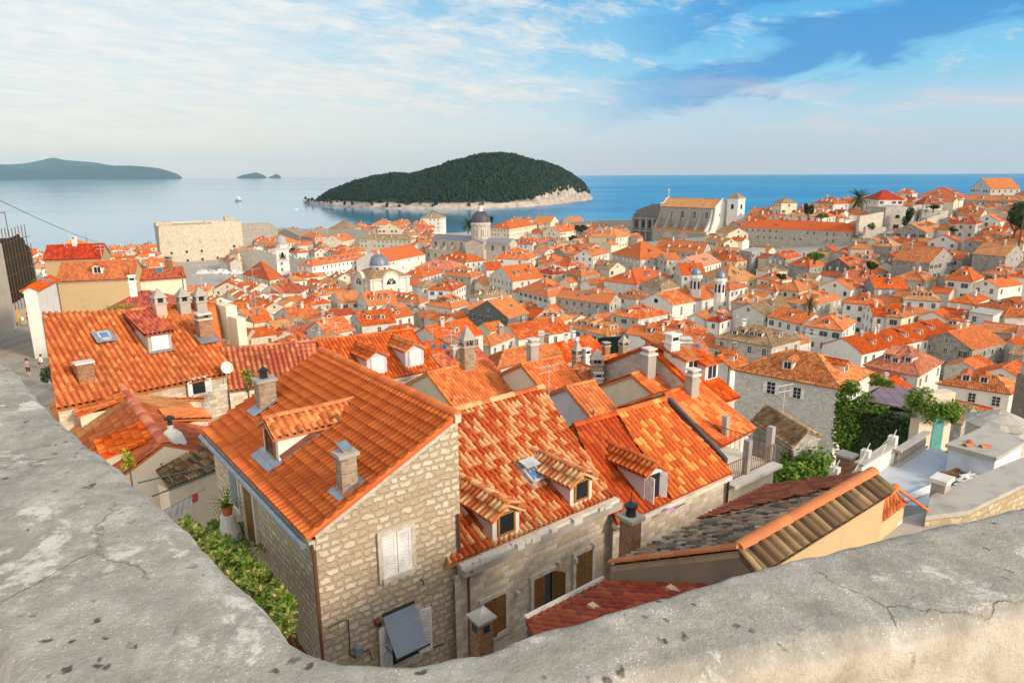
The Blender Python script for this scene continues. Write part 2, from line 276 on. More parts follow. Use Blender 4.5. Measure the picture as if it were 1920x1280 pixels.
# ------------------------------------------------------------------ mesh building
class MB:
    def __init__(s): s.v=[]; s.f=[]; s.m=[]; s.uv=[]; s.sm=[]
    def face(s,pts,mi=0,uvs=None,smooth=False):
        b=len(s.v); s.v.extend([tuple(p) for p in pts]); s.f.append(tuple(range(b,b+len(pts)))); s.m.append(mi); s.sm.append(smooth)
        s.uv.extend(uvs if uvs else [(p[0],p[2]) for p in s.v[b:]])
    def wquad(s,a,b,zb,zt,mi=0,u0=0.0):
        """vertical wall from a to b (outside on the right of a->b seen from above)"""
        a=Vector(a);b=Vector(b);l=(b-a).length
        s.face([(a.x,a.y,zb),(b.x,b.y,zb),(b.x,b.y,zt),(a.x,a.y,zt)],mi,[(u0,zb),(u0+l,zb),(u0+l,zt),(u0,zt)])
    def box(s,c,x,y,z,dx,dy,dz,mi=0):
        """box centred at c with unit axes x,y,z and full sizes dx,dy,dz"""
        c=Vector(c);x=Vector(x)*dx/2;y=Vector(y)*dy/2;z=Vector(z)*dz/2
        P=[c-x-y-z,c+x-y-z,c+x+y-z,c-x+y-z,c-x-y+z,c+x-y+z,c+x+y+z,c-x+y+z]
        for q,(w,h) in (((0,1,5,4),(dx,dz)),((1,2,6,5),(dy,dz)),((2,3,7,6),(dx,dz)),((3,0,4,7),(dy,dz)),((4,5,6,7),(dx,dy)),((3,2,1,0),(dx,dy))):
            s.face([P[i] for i in q],mi,[(0,0),(w,0),(w,h),(0,h)])
    def abox(s,x0,x1,y0,y1,z0,z1,mi=0):
        s.box(((x0+x1)/2,(y0+y1)/2,(z0+z1)/2),(1,0,0),(0,1,0),(0,0,1),x1-x0,y1-y0,z1-z0,mi)
    def prism(s,poly,dirv,mi=0,caps=True):
        d=Vector(dirv); A=[Vector(p) for p in poly]; B=[p+d for p in A]; n=len(A)
        for i in range(n):
            j=(i+1)%n; l=(A[j]-A[i]).length; h=d.length
            s.face([A[i],A[j],B[j],B[i]],mi,[(0,0),(l,0),(l,h),(0,h)])
        if caps:
            s.face(A[::-1],mi); s.face(B,mi)
    def tube(s,pts,r,n=6,mi=0,caps=True,smooth=True):
        pts=[Vector(p) for p in pts]; rs=r if isinstance(r,(list,tuple)) else [r]*len(pts); rings=[]
        for i,p in enumerate(pts):
            t=(pts[min(i+1,len(pts)-1)]-pts[max(i-1,0)]).normalized()
            a=t.cross(Vector((0,0,1)));
            if a.length<.05: a=t.cross(Vector((1,0,0)))
            a.normalize(); b=t.cross(a)
            rings.append([p+(a*math.cos(2*math.pi*k/n)+b*math.sin(2*math.pi*k/n))*rs[i] for k in range(n)])
        for i in range(len(pts)-1):
            for k in range(n):
                k2=(k+1)%n; s.face([rings[i][k],rings[i+1][k],rings[i+1][k2],rings[i][k2]],mi,None,smooth)
        if caps: s.face(rings[0],mi); s.face(rings[-1][::-1],mi)
    def lathe(s,c,prof,n=24,mi=0,smooth=True,mis=None):
        c=Vector(c)
        for i in range(len(prof)-1):
            (r0,z0),(r1,z1)=prof[i],prof[i+1]
            for k in range(n):
                a0=2*math.pi*k/n;a1=2*math.pi*(k+1)/n
                P=[(c.x+r0*math.cos(a0),c.y+r0*math.sin(a0),c.z+z0),(c.x+r0*math.cos(a1),c.y+r0*math.sin(a1),c.z+z0),(c.x+r1*math.cos(a1),c.y+r1*math.sin(a1),c.z+z1),(c.x+r1*math.cos(a0),c.y+r1*math.sin(a0),c.z+z1)]
                rr=max(r0,r1); U=[(a0*rr,z0),(a1*rr,z0),(a1*rr,z1),(a0*rr,z1)]
                if r1<1e-4: P=P[:3];U=U[:3]
                elif r0<1e-4: P=[P[0],P[2],P[3]];U=[U[0],U[2],U[3]]
                s.face(P,mis[i] if mis else mi,U,smooth)
    def grid(s,rows,mi=0,uvf=None,smooth=True,skip=None):
        """rows: list of equal-length point lists; uvf(i,j)->uv"""
        b=len(s.v); n=len(rows[0])
        for r in rows: s.v.extend([tuple(p) for p in r])
        for i in range(len(rows)-1):
            for j in range(n-1):
                q=(b+i*n+j,b+i*n+j+1,b+(i+1)*n+j+1,b+(i+1)*n+j)
                s.f.append(q); s.m.append(mi); s.sm.append(smooth)
                for (ii,jj) in ((i,j),(i,j+1),(i+1,j+1),(i+1,j)):
                    s.uv.append(uvf(ii,jj) if uvf else (jj,ii))
    def build(s,name,mats,parent=None,loc=None):
        me=bpy.data.meshes.new(name)
        if parent is not None:
            inv=wmat(parent).inverted(); vv=[tuple(inv@Vector(p)) for p in s.v]
        else:
            off=Vector(loc) if loc is not None else Vector((0,0,0)); vv=[(x-off.x,y-off.y,z-off.z) for x,y,z in s.v]
        me.from_pydata(vv,[],s.f)
        for m in mats: me.materials.append(MAT[m] if isinstance(m,str) else m)
        me.polygons.foreach_set('material_index',s.m); me.polygons.foreach_set('use_smooth',s.sm)
        l=me.uv_layers.new(name='UVMap'); l.data.foreach_set('uv',[c for p in s.uv for c in p])
        me.update()
        o=bpy.data.objects.new(name,me); COL.objects.link(o)
        if parent is not None: o.parent=parent
        else: o.location=off
        return o
def wmat(o):
    m=Matrix.Identity(4)
    while o is not None:
        m=Matrix.LocRotScale(o.location,o.rotation_euler,o.scale)@m; o=o.parent
    return m
def thing(name,label,cat,loc,group=None):
    o=bpy.data.objects.new(name,None); COL.objects.link(o); o.location=loc; o.empty_display_size=.1
    o['label']=label; o['category']=cat
    if group: o['group']=group
    return o
def tag(o,label,cat,group=None):
    o['label']=label; o['category']=cat
    if group: o['group']=group
    return o
def struct(o,kind='structure',label=None):
    o['kind']=kind
    if label: o['label']=label
    return o
def base_obj(mb,name,mats,loc): return mb.build(name,mats,None,loc)
# ------------------------------------------------------------------ tiled roof surfaces
PROF3=[(0,-.05),(.05,.45),(.16,.80),(.34,1.0),(.52,.80),(.63,.45),(.68,-.05),(.84,-.22)]
PROF2=[(0,0),(.25,.85),(.5,.85),(.75,0)]
def tile_face(mb,A,B,C,D,cw=.25,cl=.36,amp=.095,lod=2,mi=0,slab=.10,seed=None,lip=.035,pan=None):
    """A-B eave (left to right), C-D ridge (right, left); barrel tiles run from the ridge down to the eave.
    lod 3: every course has its lip; 2: corrugated only; 1: flat (bump does the rest)"""
    A,B,C,D=[Vector(p) for p in (A,B,C,D)]
    u=(B-A).normalized(); n=u.cross(((D+C)/2-(A+B)/2)).normalized()
    if n.z<0: n=-n
    v=n.cross(u)
    if v.dot((D+C)/2-(A+B)/2)<0: v=-v
    loc=lambda p:((p-A).dot(u),(p-A).dot(v))
    a,b,c,d=loc(A),loc(B),loc(C),loc(D)
    rnd=random.Random(seed if seed is not None else int(abs(A.x*77+A.y*31+B.x*13))); ou,ov=rnd.randrange(500),rnd.randrange(500)
    if slab:
        dn=n*-slab
        for P,Q in ((A,B),(B,C),(C,D),(D,A)):
            if (Q-P).length>1e-3: mb.face([P,P+dn,Q+dn,Q],mi,[(ou,ov)]*4)
        mb.face([p+dn for p in (D,C,B,A)],mi,[(ou,ov)]*4)
    if lod<=1:
        pts=[A,B,C,D] if (C-D).length>1e-3 else [A,B,C]
        mb.face(pts,mi,[(ou+loc(p)[0]/cw,ov+loc(p)[1]/cl) for p in pts]); return
    lo=min(a[0],d[0]); hi=max(b[0],c[0]); prof=PROF3 if lod>=3 else PROF2
    us=[];hs=[]
    k0=math.floor(lo/cw)
    for k in range(k0,int(math.ceil(hi/cw))+1):
        for f,h in prof: us.append((k+f)*cw); hs.append(h*amp)
    def hgt(x):
        f=(x/cw)%1.0
        for (p,h),(q,h2) in zip(prof,prof[1:]+[(1.0,prof[0][1])]):
            if f<=q: return amp*(h+(h2-h)*(f-p)/(q-p))
        return 0
    sl=max(c[1],d[1]); nc=max(1,int(round(sl/cl))); rows=[]
    if lod>=3:
        for i in range(nc):
            rows.append((i/nc,lip,i)); rows.append(((i+1)/nc,.0,i))
    else:
        step=max(1,nc)
        rows=[(0,0,0),(1,0,0)] if abs((d[0]-a[0]))+abs(c[0]-b[0])<.3 else [(i/8,0,0) for i in range(9)]
    P=[];UV=[]
    for t,h,i in rows:
        l=a[0]+(d[0]-a[0])*t; r=b[0]+(c[0]-b[0])*t; lv=a[1]+(d[1]-a[1])*t; rv=b[1]+(c[1]-b[1])*t
        R=[];UR=[]
        for x,hh in zip(us,hs):
            xx=min(max(x,l),r); h2=hh if xx==x else hgt(xx)
            tt=(xx-l)/(r-l) if r-l>1e-6 else 0; vv=lv+(rv-lv)*tt
            jit=0.0
            R.append(A+u*xx+v*vv+n*(h2+h)); UR.append((ou+xx/cw+1e-3,ov+(i+(.01 if h>0 else .97) if lod>=3 else vv/cl)))
        P.append(R);UV.append(UR)
    b0=len(mb.v); N=len(us)
    for R in P: mb.v.extend([tuple(p) for p in R])
    for i in range(len(P)-1):
        for j in range(N-1):
            x0,x1=P[i][j],P[i][j+1]; y0,y1=P[i+1][j],P[i+1][j+1]
            if (x1-x0).length<1e-5 and (y1-y0).length<1e-5: continue
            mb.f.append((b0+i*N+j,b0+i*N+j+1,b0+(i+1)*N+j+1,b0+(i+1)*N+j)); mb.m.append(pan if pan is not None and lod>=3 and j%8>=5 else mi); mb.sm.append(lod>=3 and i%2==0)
            # one uv cell per tile: take the cell of the left corner
            U0,U1,U2,U3=UV[i][j],UV[i][j+1],UV[i+1][j+1],UV[i+1][j]
            fl=math.floor(U0[0]+1e-4)
            cl_=lambda q:(min(max(q[0],fl+.001),fl+.999),q[1])
            mb.uv.extend([cl_(U0),cl_(U1),cl_(U2),cl_(U3)])
def ridge_caps(mb,p,q,r=.13,mi=0,seg=.4,lod=2,lift=.02):
    p=Vector(p);q=Vector(q);d=q-p;L=d.length
    if L<.05: return
    d.normalize(); s=d.cross(Vector((0,0,1)))
    if s.length<.01: return
    s.normalize(); n=s.cross(d); n=n if n.z>0 else -n
    cnt=max(1,int(L/seg)) if lod>=3 else 1; k=7 if lod>=3 else 5
    for i in range(cnt):
        a=p+d*(L*i/cnt);b=p+d*(L*(i+1)/cnt+ (.05 if lod>=3 else 0)); r0,r1=(r,r*1.18) if lod>=3 else (r,r)
        ring=lambda c,rr:[c+s*(rr*math.cos(math.pi*j/(k-1)))+n*(rr*math.sin(math.pi*j/(k-1))*.8+lift) for j in range(k)]
        A=ring(a,r0);B=ring(b,r1); uvc=(random.randrange(900)+.5,random.randrange(900)+.5)
        for j in range(k-1): mb.face([A[j],B[j],B[j+1],A[j+1]],mi,[uvc]*4,True)
        mb.face(B,mi,[uvc]*k); mb.face(A[::-1],mi,[uvc]*k)
# ------------------------------------------------------------------ shared small meshes (windows, chimneys, dormers)
_CACHE={}
def cached(key,fn):
    if key not in _CACHE:
        mb,mats=fn(); me=bpy.data.meshes.new(key[0] if isinstance(key,tuple) else key)
        me.from_pydata(mb.v,[],mb.f)
        for m in mats: me.materials.append(MAT[m])
        me.polygons.foreach_set('material_index',mb.m); me.polygons.foreach_set('use_smooth',mb.sm)
        l=me.uv_layers.new(name='UVMap'); l.data.foreach_set('uv',[c for p in mb.uv for c in p]); me.update(); _CACHE[key]=me
    return _CACHE[key]
def place(name,me,parent,pos,ang=0,sc=(1,1,1)):
    o=bpy.data.objects.new(name,me); COL.objects.link(o); o.parent=parent
    m=Matrix.LocRotScale(Vector(pos),Matrix.Rotation(ang,3,'Z'),Vector(sc))
    if parent is not None: m=wmat(parent).inverted()@m
    l,r,k=m.decompose(); o.location=l; o.rotation_euler=r.to_euler(); o.scale=k; return o
def nang(n): return math.atan2(-n[0],n[1])   # rotation that turns +Y to n
def win_mesh(style):
    def f():
        mb=MB(); w,h=.5,.75
        mats=['stone_trim','pane','white_paint',{'green':'green_paint','greenopen':'green_paint','white':'white_paint','whiteopen':'white_paint','brown':'brown_wood'}.get(style,'white_paint')]
        for x0,x1,z0,z1 in ((-w-.14,-w,-h-.14,h+.14),(w,w+.14,-h-.14,h+.14),(-w,w,h,h+.16),(-w-.06,w+.06,-h-.16,-h)):
            mb.abox(x0,x1,-.02,.05,z0,z1,0)
        if style in('green','white','brown'):
            mb.abox(-w,w,-.02,.015,-h,h,1)
            for s in (-1,1):
                mb.abox(min(s*.01,s*w),max(s*.01,s*w),.016,.05,-h,h,3)
                for k in range(7): 
                    z=-h+.18+k*.19; mb.abox(s*.25-.18,s*.25+.18,.051,.062,z,z+.10,3)
        else:
            mb.abox(-w,w,-.02,.015,-h,h,1)
            mb.abox(-.025,.025,.016,.03,-h,h,2)
            for z in (-.22,.28): mb.abox(-w,w,.016,.028,z-.02,z+.02,2)
            if style in('greenopen','whiteopen'):
                for s in (-1,1): mb.abox(min(s*(w+.02),s*(w+.5)),max(s*(w+.02),s*(w+.5)),.052,.09,-h,h,3)
        return mb,mats
    return cached(('window',style),f)
MAT['stone_trim']=plain('stone_trim',(.60,.55,.46),.85,0,.15,5.0)
def chim_mesh(kind):
    def f():
        mb=MB()
        if kind=='hat':    # square stone shaft, arched openings, pyramid hat
            mb.abox(-.35,.35,-.35,.35,-1.2,1.3,0); mb.abox(-.42,.42,-.42,.42,1.3,1.42,1)
            for x in (-.3,.3):
                for y in (-.3,.3): mb.abox(x-.09,x+.09,y-.09,y+.09,1.42,1.75,0)
            mb.abox(-.04,.04,-.3,.3,1.42,1.75,0); mb.abox(-.2,.2,-.2,.2,1.421,1.74,2)
            P=[(-.44,-.44,1.75),(.44,-.44,1.75),(.44,.44,1.75),(-.44,.44,1.75)]; T=(0,0,2.55)
            for i in range(4): mb.face([P[i],P[(i+1)%4],T],1)
            mb.face(P[::-1],1); mats=['oldbrick','cement','pane']
        elif kind=='plain':
            mb.abox(-.3,.3,-.3,.3,-1.2,1.2,0); mb.abox(-.37,.37,-.37,.37,1.2,1.32,1); mb.abox(-.24,.24,-.24,.24,1.32,1.5,0); mb.abox(-.34,.34,-.34,.34,1.5,1.58,1); mats=['cement','palegrey','pane']
        elif kind=='white':
            mb.abox(-.3,.3,-.3,.3,-1.2,1.1,0); mb.abox(-.38,.38,-.38,.38,1.1,1.2,0); mb.abox(-.26,.26,-.26,.26,1.2,1.6,0); mb.abox(-.2,.2,-.27,.27,1.28,1.48,1); mb.abox(-.36,.36,-.36,.36,1.6,1.68,0); mats=['white','pane']
        else:
            mb.abox(-.33,.33,-.33,.33,-1.2,1.25,0); mb.abox(-.4,.4,-.4,.4,1.25,1.38,1); mb.abox(-.28,.28,-.28,.28,1.38,1.6,0); mb.abox(-.2,.2,-.29,.29,1.42,1.56,2); mb.abox(-.4,.4,-.4,.4,1.6,1.68,1); mats=['brick','cement','pane']
        return mb,mats
    return cached(('chimney',kind),f)
def dormer_mesh(kind,w,hf,pitch,roof,wall,lod,pane='pane',win=True,rf=1.0):
    """origin: middle of the front's foot, on the roof plane; +Y looks out of the front. kind gable or shed"""
    def f():
        mb=MB(); t=math.tan(math.radians(pitch)); gh=w*.5*math.tan(math.radians(30))*rf; hw=w/2
        back=-(hf/t); rb=-((hf+gh)/t)
        mb.face([(-hw,0,-.5),(hw,0,-.5),(hw,0,hf),(0,0,hf+gh) if kind=='gable' else (hw,0,hf),(-hw,0,hf)] if kind=='gable' else [(-hw,0,-.5),(hw,0,-.5),(hw,0,hf),(-hw,0,hf)],0)
        for s in (-1,1):
            mb.face([(s*hw,0,-.5),(s*hw,0,hf),(s*hw,back,hf),(s*hw,back-.3,hf-.6)],0,[(0,0),(0,hf),(-back,hf),(-back,hf-.5)])
        o=.16
        if kind=='gable':
            sl=o*math.tan(math.radians(30))*rf
            for s in (-1,1):
                e0=Vector((s*(hw+o),o*1.2,hf-sl)); e1=Vector((s*(hw+o),back+ (sl/t),hf-sl)); r0=Vector((0,o*1.2,hf+gh)); r1=Vector((0,rb,hf+gh))
                if s>0: tile_face(mb,e0,e1,r1,r0,lod=lod,mi=1,slab=.08,cw=.22,cl=.33,seed=3)
                else: tile_face(mb,e1,e0,r0,r1,lod=lod,mi=1,slab=.08,cw=.22,cl=.33,seed=5)
            ridge_caps(mb,(0,o*1.3,hf+gh),(0,rb,hf+gh),.10,1,.36,lod,.03)
        else:
            sp=math.tan(math.radians(pitch*.45)); k=hf/(t-sp)
            tile_face(mb,(-hw-o,o,hf-o*sp+.05),(hw+o,o,hf-o*sp+.05),(hw+o,-k,hf+k*sp+.05),(-hw-o,-k,hf+k*sp+.05),lod=lod,mi=1,slab=.09,cw=.24,cl=.34,seed=9)
        if win:
            ww=min(hw*.62,.42); z0,z1=.16,hf-.10
            mb.abox(-ww-.07,ww+.07,0,.03,z0-.07,z1+.07,3); mb.abox(-ww,ww,.031,.04,z0,z1,2); mb.abox(-.02,.02,.041,.05,z0,z1,3)
        return mb,[wall,roof,pane,'white_paint']
    return cached(('dormer',kind,w,hf,pitch,roof,wall,lod,pane,win,rf),f)
def antenna_mesh():
    def f():
        mb=MB(); mb.tube([(0,0,-.8),(0,0,2.1)],.03,5)
        for z,l in ((2.0,.75),(1.6,.55)):
            mb.tube([(-l,0,z),(l,0,z)],.02,4)
            for k in range(5): x=-l+2*l*k/4; mb.tube([(x,-.28,z),(x,.28,z)],.014,4)
        return mb,['pale_metal']
    return cached(('antenna',1),f)
def dish_mesh():
    def f():
        mb=MB(); mb.tube([(0,0,-.6),(0,0,.5)],.035,5); R=[[(r*math.cos(2*math.pi*j/12),.12+.16*(r/.42)**2,.75+r*math.sin(2*math.pi*j/12)) for j in range(13)] for r in (.02,.2,.32,.42)]; mb.grid(R); mb.tube([(0,.12,.40),(0,.55,.75)],.015,4); return mb,['dish']
    return cached(('dish',1),f)
def skylight_mesh(pitch):
    pitch=round(pitch)
    def f():
        mb=MB(); t=math.radians(pitch); up=Vector((0,-math.cos(t),math.sin(t))); n=Vector((0,math.sin(t),math.cos(t))); s=Vector((1,0,0))
        mb.box(n*.06,s,up,n,.85,1.15,.16,0); mb.box(n*.145,s,up,n,.62,.92,.03,1); return mb,['zinc','pane_sky']
    return cached(('skylight',pitch),f)
def pipe_mesh():
    def f():
        mb=MB(); mb.tube([(0,0,-1),(0,0,0)],.05,6); mb.tube([(0,0,0),(0,-.25,.03)],.05,6); return mb,['copper_pipe']
    return cached(('downpipe',1),f)
# ------------------------------------------------------------------ houses
HOUSES=[]
UVA,UVB=Vector((-.78,-.63,0)),Vector((.63,-.78,0))
def rank_ok(a,b):
    return a
def v2(p): return Vector((p[0],p[1],0))
def house(L,N,R,zg,ax='a',ends='h',roof='orange',wall='white',da=0,db=0,nch=1,pitch=27,oh=.3,wins='mix',name='house',lod=None,dkind=None,chk=None,rng=None,gch=None,maxrows=3,label=None,cat='house',winskip=.2,dw=1.15,noa=False):
    rng=rng or random.Random(int(abs(N.x*131+N.y*37)))
    ze=N.z; a=v2(L)-v2(N); b=v2(R)-v2(N)
    c0=proj(N)[2]
    if c0>60: # a side seen very obliquely is not longer than its breadth in the picture allows
        nx=proj(N)[0]
        cap=lambda e,p:e*min(1.0,(2.0*abs(proj(p)[0]-nx)*c0/1280+2.5)/max(.1,e.length))
        a=cap(a,L); b=cap(b,R)
    if lod is None: lod=3 if c0<95 else (2 if c0<185 else 1)
    # keep plans near-rectangular
    ca=a.normalized().dot(b.normalized())
    if abs(ca)>.42:
        if a.length>=b.length:
            pz=Vector((-a.y,a.x,0)).normalized(); b=pz*(b.length if b.dot(pz)>0 else -b.length)
        else:
            pz=Vector((-b.y,b.x,0)).normalized(); a=pz*(a.length if a.dot(pz)>0 else -a.length)
    N0=v2(N); P=[N0,N0+b,N0+a+b,N0+a]; cen=(P[0]+P[2])/2
    rm=roof+('_far' if lod<=1 else '')
    h=thing(name,label or 'tbd',cat,(cen.x,cen.y,zg))
    if ax=='b': e,s=b,a      # ridge runs along e, spans s
    else: e,s=a,b
    eh,sh=e.normalized(),s.normalized()
    per=abs(eh.x*s.y-eh.y*s.x); rise=per/2*math.tan(math.radians(pitch))
    Z=lambda p,z:Vector((p.x,p.y,z))
    # walls
    wb=MB(); cor=[N0,N0+e,N0+e+s,N0+s]
    ru=0
    for i in range(4):
        p,q=cor[i],cor[(i+1)%4]; wb.wquad(p,q,zg-2.5,ze-.02,0,ru); ru+=3.7
        if ends=='g' and i in (1,3):
            mid=(p+q)/2; l=(q-p).length
            wb.face([Z(p,ze-.02),Z(q,ze-.02),Z(mid,ze+rise-.06)],0,[(ru,ze),(ru+l,ze),(ru+l/2,ze+rise)])
    # cornice under the eaves
    outw=lambda p,q:(lambda m:(m if m.dot((p+q)/2-cen)>0 else -m))(Vector((-(q-p).y,(q-p).x,0)).normalized())
    if lod>=1 and ends!='f':
        for i in range(4):
            if ends=='g' and i in (1,3): continue
            p,q=cor[i],cor[(i+1)%4]; o=outw(p,q); d=(q-p).normalized()
            wb.box(Z((p+q)/2+o*.06,ze-.24),d,o,(0,0,1),(q-p).length,.16,.14,1)
    wb.build('wall',[wall,'stone_trim'],h)
    # roof
    rb=MB()
    if ends=='f':
        for p in [0]:
            rb.prism([Z(c+(c-cen).normalized()*.15,ze-.05) for c in cor],(0,0,.25),0)
        ro=rb.build('roof',[roof if roof in('roofdeck','cement') else 'cement'],h)
    else:
        drop=oh*math.tan(math.radians(pitch)); og=.12 if ends=='g' else oh
        c_=[N0-eh*og-sh*oh,N0+e+eh*og-sh*oh,N0+e+s+eh*og+sh*oh,N0+s-eh*og+sh*oh]; zl=ze-drop+.06; zr=ze+rise+.06
        el=e.length+2*og
        if ends=='g': ins=0
        elif ends=='x': ins=el*.49
        else: ins=min(el*.46,per*.5+oh)
        r0=N0+s/2-eh*og+eh*ins; r1=N0+s/2+e+eh*og-eh*ins
        tile_face(rb,Z(c_[0],zl),Z(c_[1],zl),Z(r1,zr),Z(r0,zr),lod=lod)
        tile_face(rb,Z(c_[2],zl),Z(c_[3],zl),Z(r0,zr),Z(r1,zr),lod=lod)
        if ends!='g':
            tile_face(rb,Z(c_[3],zl),Z(c_[0],zl),Z(r0,zr),Z(r0,zr),lod=lod)
            tile_face(rb,Z(c_[1],zl),Z(c_[2],zl),Z(r1,zr),Z(r1,zr),lod=lod)
            for k,rr in ((0,r0),(3,r0),(1,r1),(2,r1)): ridge_caps(rb,Z(c_[k],zl+.03),Z(rr,zr+.03),.12,0,.4,lod)
        ridge_caps(rb,Z(r0,zr+.02),Z(r1,zr+.02),.13,0,.4,lod)
        ro=rb.build('roof',[rm],h)
    # windows on the walls that face the lens
    tw=[]
    for (p,q,isgable) in ((N0,N0+a,(ax=='b' and ends=='g')),(N0,N0+b,(ax=='a' and ends=='g'))):
        o=outw(p,q); mid=(p+q)/2
        if o.dot(-mid)<=0 or (noa and p is N0 and q==N0+a): continue
        l=(q-p).length; n=max(1,int(l/2.7)); 
        if l<1.6: continue
        d=(q-p)/l; stl=rng.choice(['dark','dark','green','greenopen','white','brown']) if wins=='mix' else wins
        if stl=='none': continue
        rows=min(maxrows,max(1,int((ze-zg-.6)/2.9)))
        for r in range(rows):
            zc=ze-1.45-r*2.95
            if r==rows-1 and rows>1 and rng.random()<.5: continue
            for k in range(n):
                if rng.random()<winskip: continue
                st=stl if rng.random()<.8 else 'dark'
                place('window',win_mesh(st),h,Z(p+d*(l*(k+.5)/n),zc)+o*.0,nang(o),(rng.uniform(.72,.9),1,rng.uniform(.72,.9)))
        if isgable and rise>1.6 and wins!='none' and c0>85:
            place('window',win_mesh('dark'),h,Z(mid,ze+rise*.3),nang(o),(.7,1,.6))
    # dormers
    if ends!='f':
        tp=math.tan(math.radians(pitch))
        for cnt,side in ((da,'a'),(db,'b')):
            if not cnt: continue
            p,q=(N0,N0+a) if side=='a' else (N0,N0+b); o=outw(p,q); l=(q-p).length; d=(q-p)/l
            slope_main=(side==ax)
            if not slope_main and ends=='g': continue
            span=l*(.62 if ends!='g' else .8) if slope_main else l*.3
            for k in range(cnt):
                f=(l-span)/2+span*(k+.5)/cnt+rng.uniform(-.3,.3); up=rng.uniform(.25,.42)*per/2
                kind=dkind or rng.choice(['gable','gable','gable','shed'])
                pos=Z(p+d*f-o*up,ze+up*tp+.02)
                place('dormer',dormer_mesh(kind,dw,1.0,pitch,rm,wall if wall in('white','cream','lilac','pinkwall') else 'white',min(lod,2)),h,pos,nang(o))
        for k in range(nch):
            f=rng.uniform(.12,.88); sgn=rng.choice((-1,1,-1)); off=rng.uniform(.05,.3)*per/2
            mm=N0+s/2+e*f+sh*sgn*off
            inset=per*.5 if ends!='g' else 0
            dist_end=min(f,1-f)*e.length
            zz=ze+rise-off*tp
            if ends!='g': zz=ze+min(rise-off*tp,dist_end*tp+.1)
            place('chimney',chim_mesh(rng.choice(['hat','plain','white','white','plain','brick']) if chk is None else chk),ro,Z(mm,zz),rng.choice((0,.5,math.atan2(e.y,e.x))),(rng.uniform(.8,1.1),)*2+(rng.uniform(.7,1.15),))
    if ends!='f':
        tp=math.tan(math.radians(pitch))
        if rng.random()<.45 and c0<330:
            mm=N0+s/2+e*rng.uniform(.35,.65); place('antenna',antenna_mesh(),ro,Z(mm,ze+rise),rng.uniform(0,3),(1,1,rng.uniform(.7,1.3)))
        if rng.random()<.3 and 95<c0<220:
            mm=N0+s/2+e*rng.uniform(.35,.65)-sh*.25*per/2; place('satellite_dish',dish_mesh(),ro,Z(mm,ze+rise-.25*per/2*tp),nang(rng.choice((UVA,UVB))))
        p,q=(N0,N0+e); o=outw(p,q)
        if rng.random()<.42 and o.dot(-(p+q)/2)>0 and 70<c0<330:
            for _ in range(rng.choice((1,1,2,3))):
                mm=N0+e*rng.uniform(.3,.7)-o*per/2*rng.uniform(.4,.7); dd=(mm-N0).dot(-o); place('skylight',skylight_mesh(pitch),ro,Z(mm,ze+dd*tp+.10),nang(o))
        if c0<260 and rng.random()<.6:
            for p,q in ((N0,N0+a),(N0,N0+b)):
                o=outw(p,q)
                if o.dot(-(p+q)/2)>0: place('downpipe',pipe_mesh(),h,Z(p+(q-p)*.06+o*.08,ze-.25),nang(o),(1,1,max(3,ze-zg))); break
    HOUSES.append(dict(o=h,roof=roof,wall=wall,ends=ends,nd=da+db,nch=nch,c=c0,px=proj(Vector((cen.x,cen.y,ze)))[:2],w=abs(proj(P[1]+Vector((0,0,ze)))[0]-proj(P[3]+Vector((0,0,ze)))[0]),poly=[(p.x,p.y) for p in P],ze=ze,zt=ze+rise))
    return h,ro
RG={'0':(0,0,1),'1':(0,360,4),'2':(280,370,4),'3':(700,370,4),'4':(1100,340,4),'5':(1440,320,4),'6':(1360,560,3.4286),'n':(800,540,3.0),'m':(380,560,3.4286)}
def px(rg,p): x0,y0,k=RG[rg]; return (x0+p[0]/k,y0+p[1]/k)
def city_house(rg,L,N,R,h,ax='a',ends='h',roof='orange',wall='white',da=0,db=0,nch=1,c=None,**kw):
    n=px(rg,N); P=atd(n[0],n[1],c) if c else hit(n[0],n[1],h)
    z=P.z
    if isinstance(L,tuple): l=at(*px(rg,L),z)
    if isinstance(R,tuple): r=at(*px(rg,R),z)
    if not isinstance(L,tuple):
        d=(r-P); q=Vector((-d.y,d.x,0)).normalized(); q=q if q.y>0 else -q; l=P+q*L
    if not isinstance(R,tuple):
        d=(l-P); q=Vector((-d.y,d.x,0)).normalized(); q=q if q.y>0 else -q; r=P+q*R
    if not isinstance(L,tuple): kw.setdefault('noa',True)
    cen=(l+r)/2; zg=min(ground_z(cen.x,cen.y),z-4)
    return house(l,P,r,zg,ax,ends,roof,wall,da,db,nch,**kw)
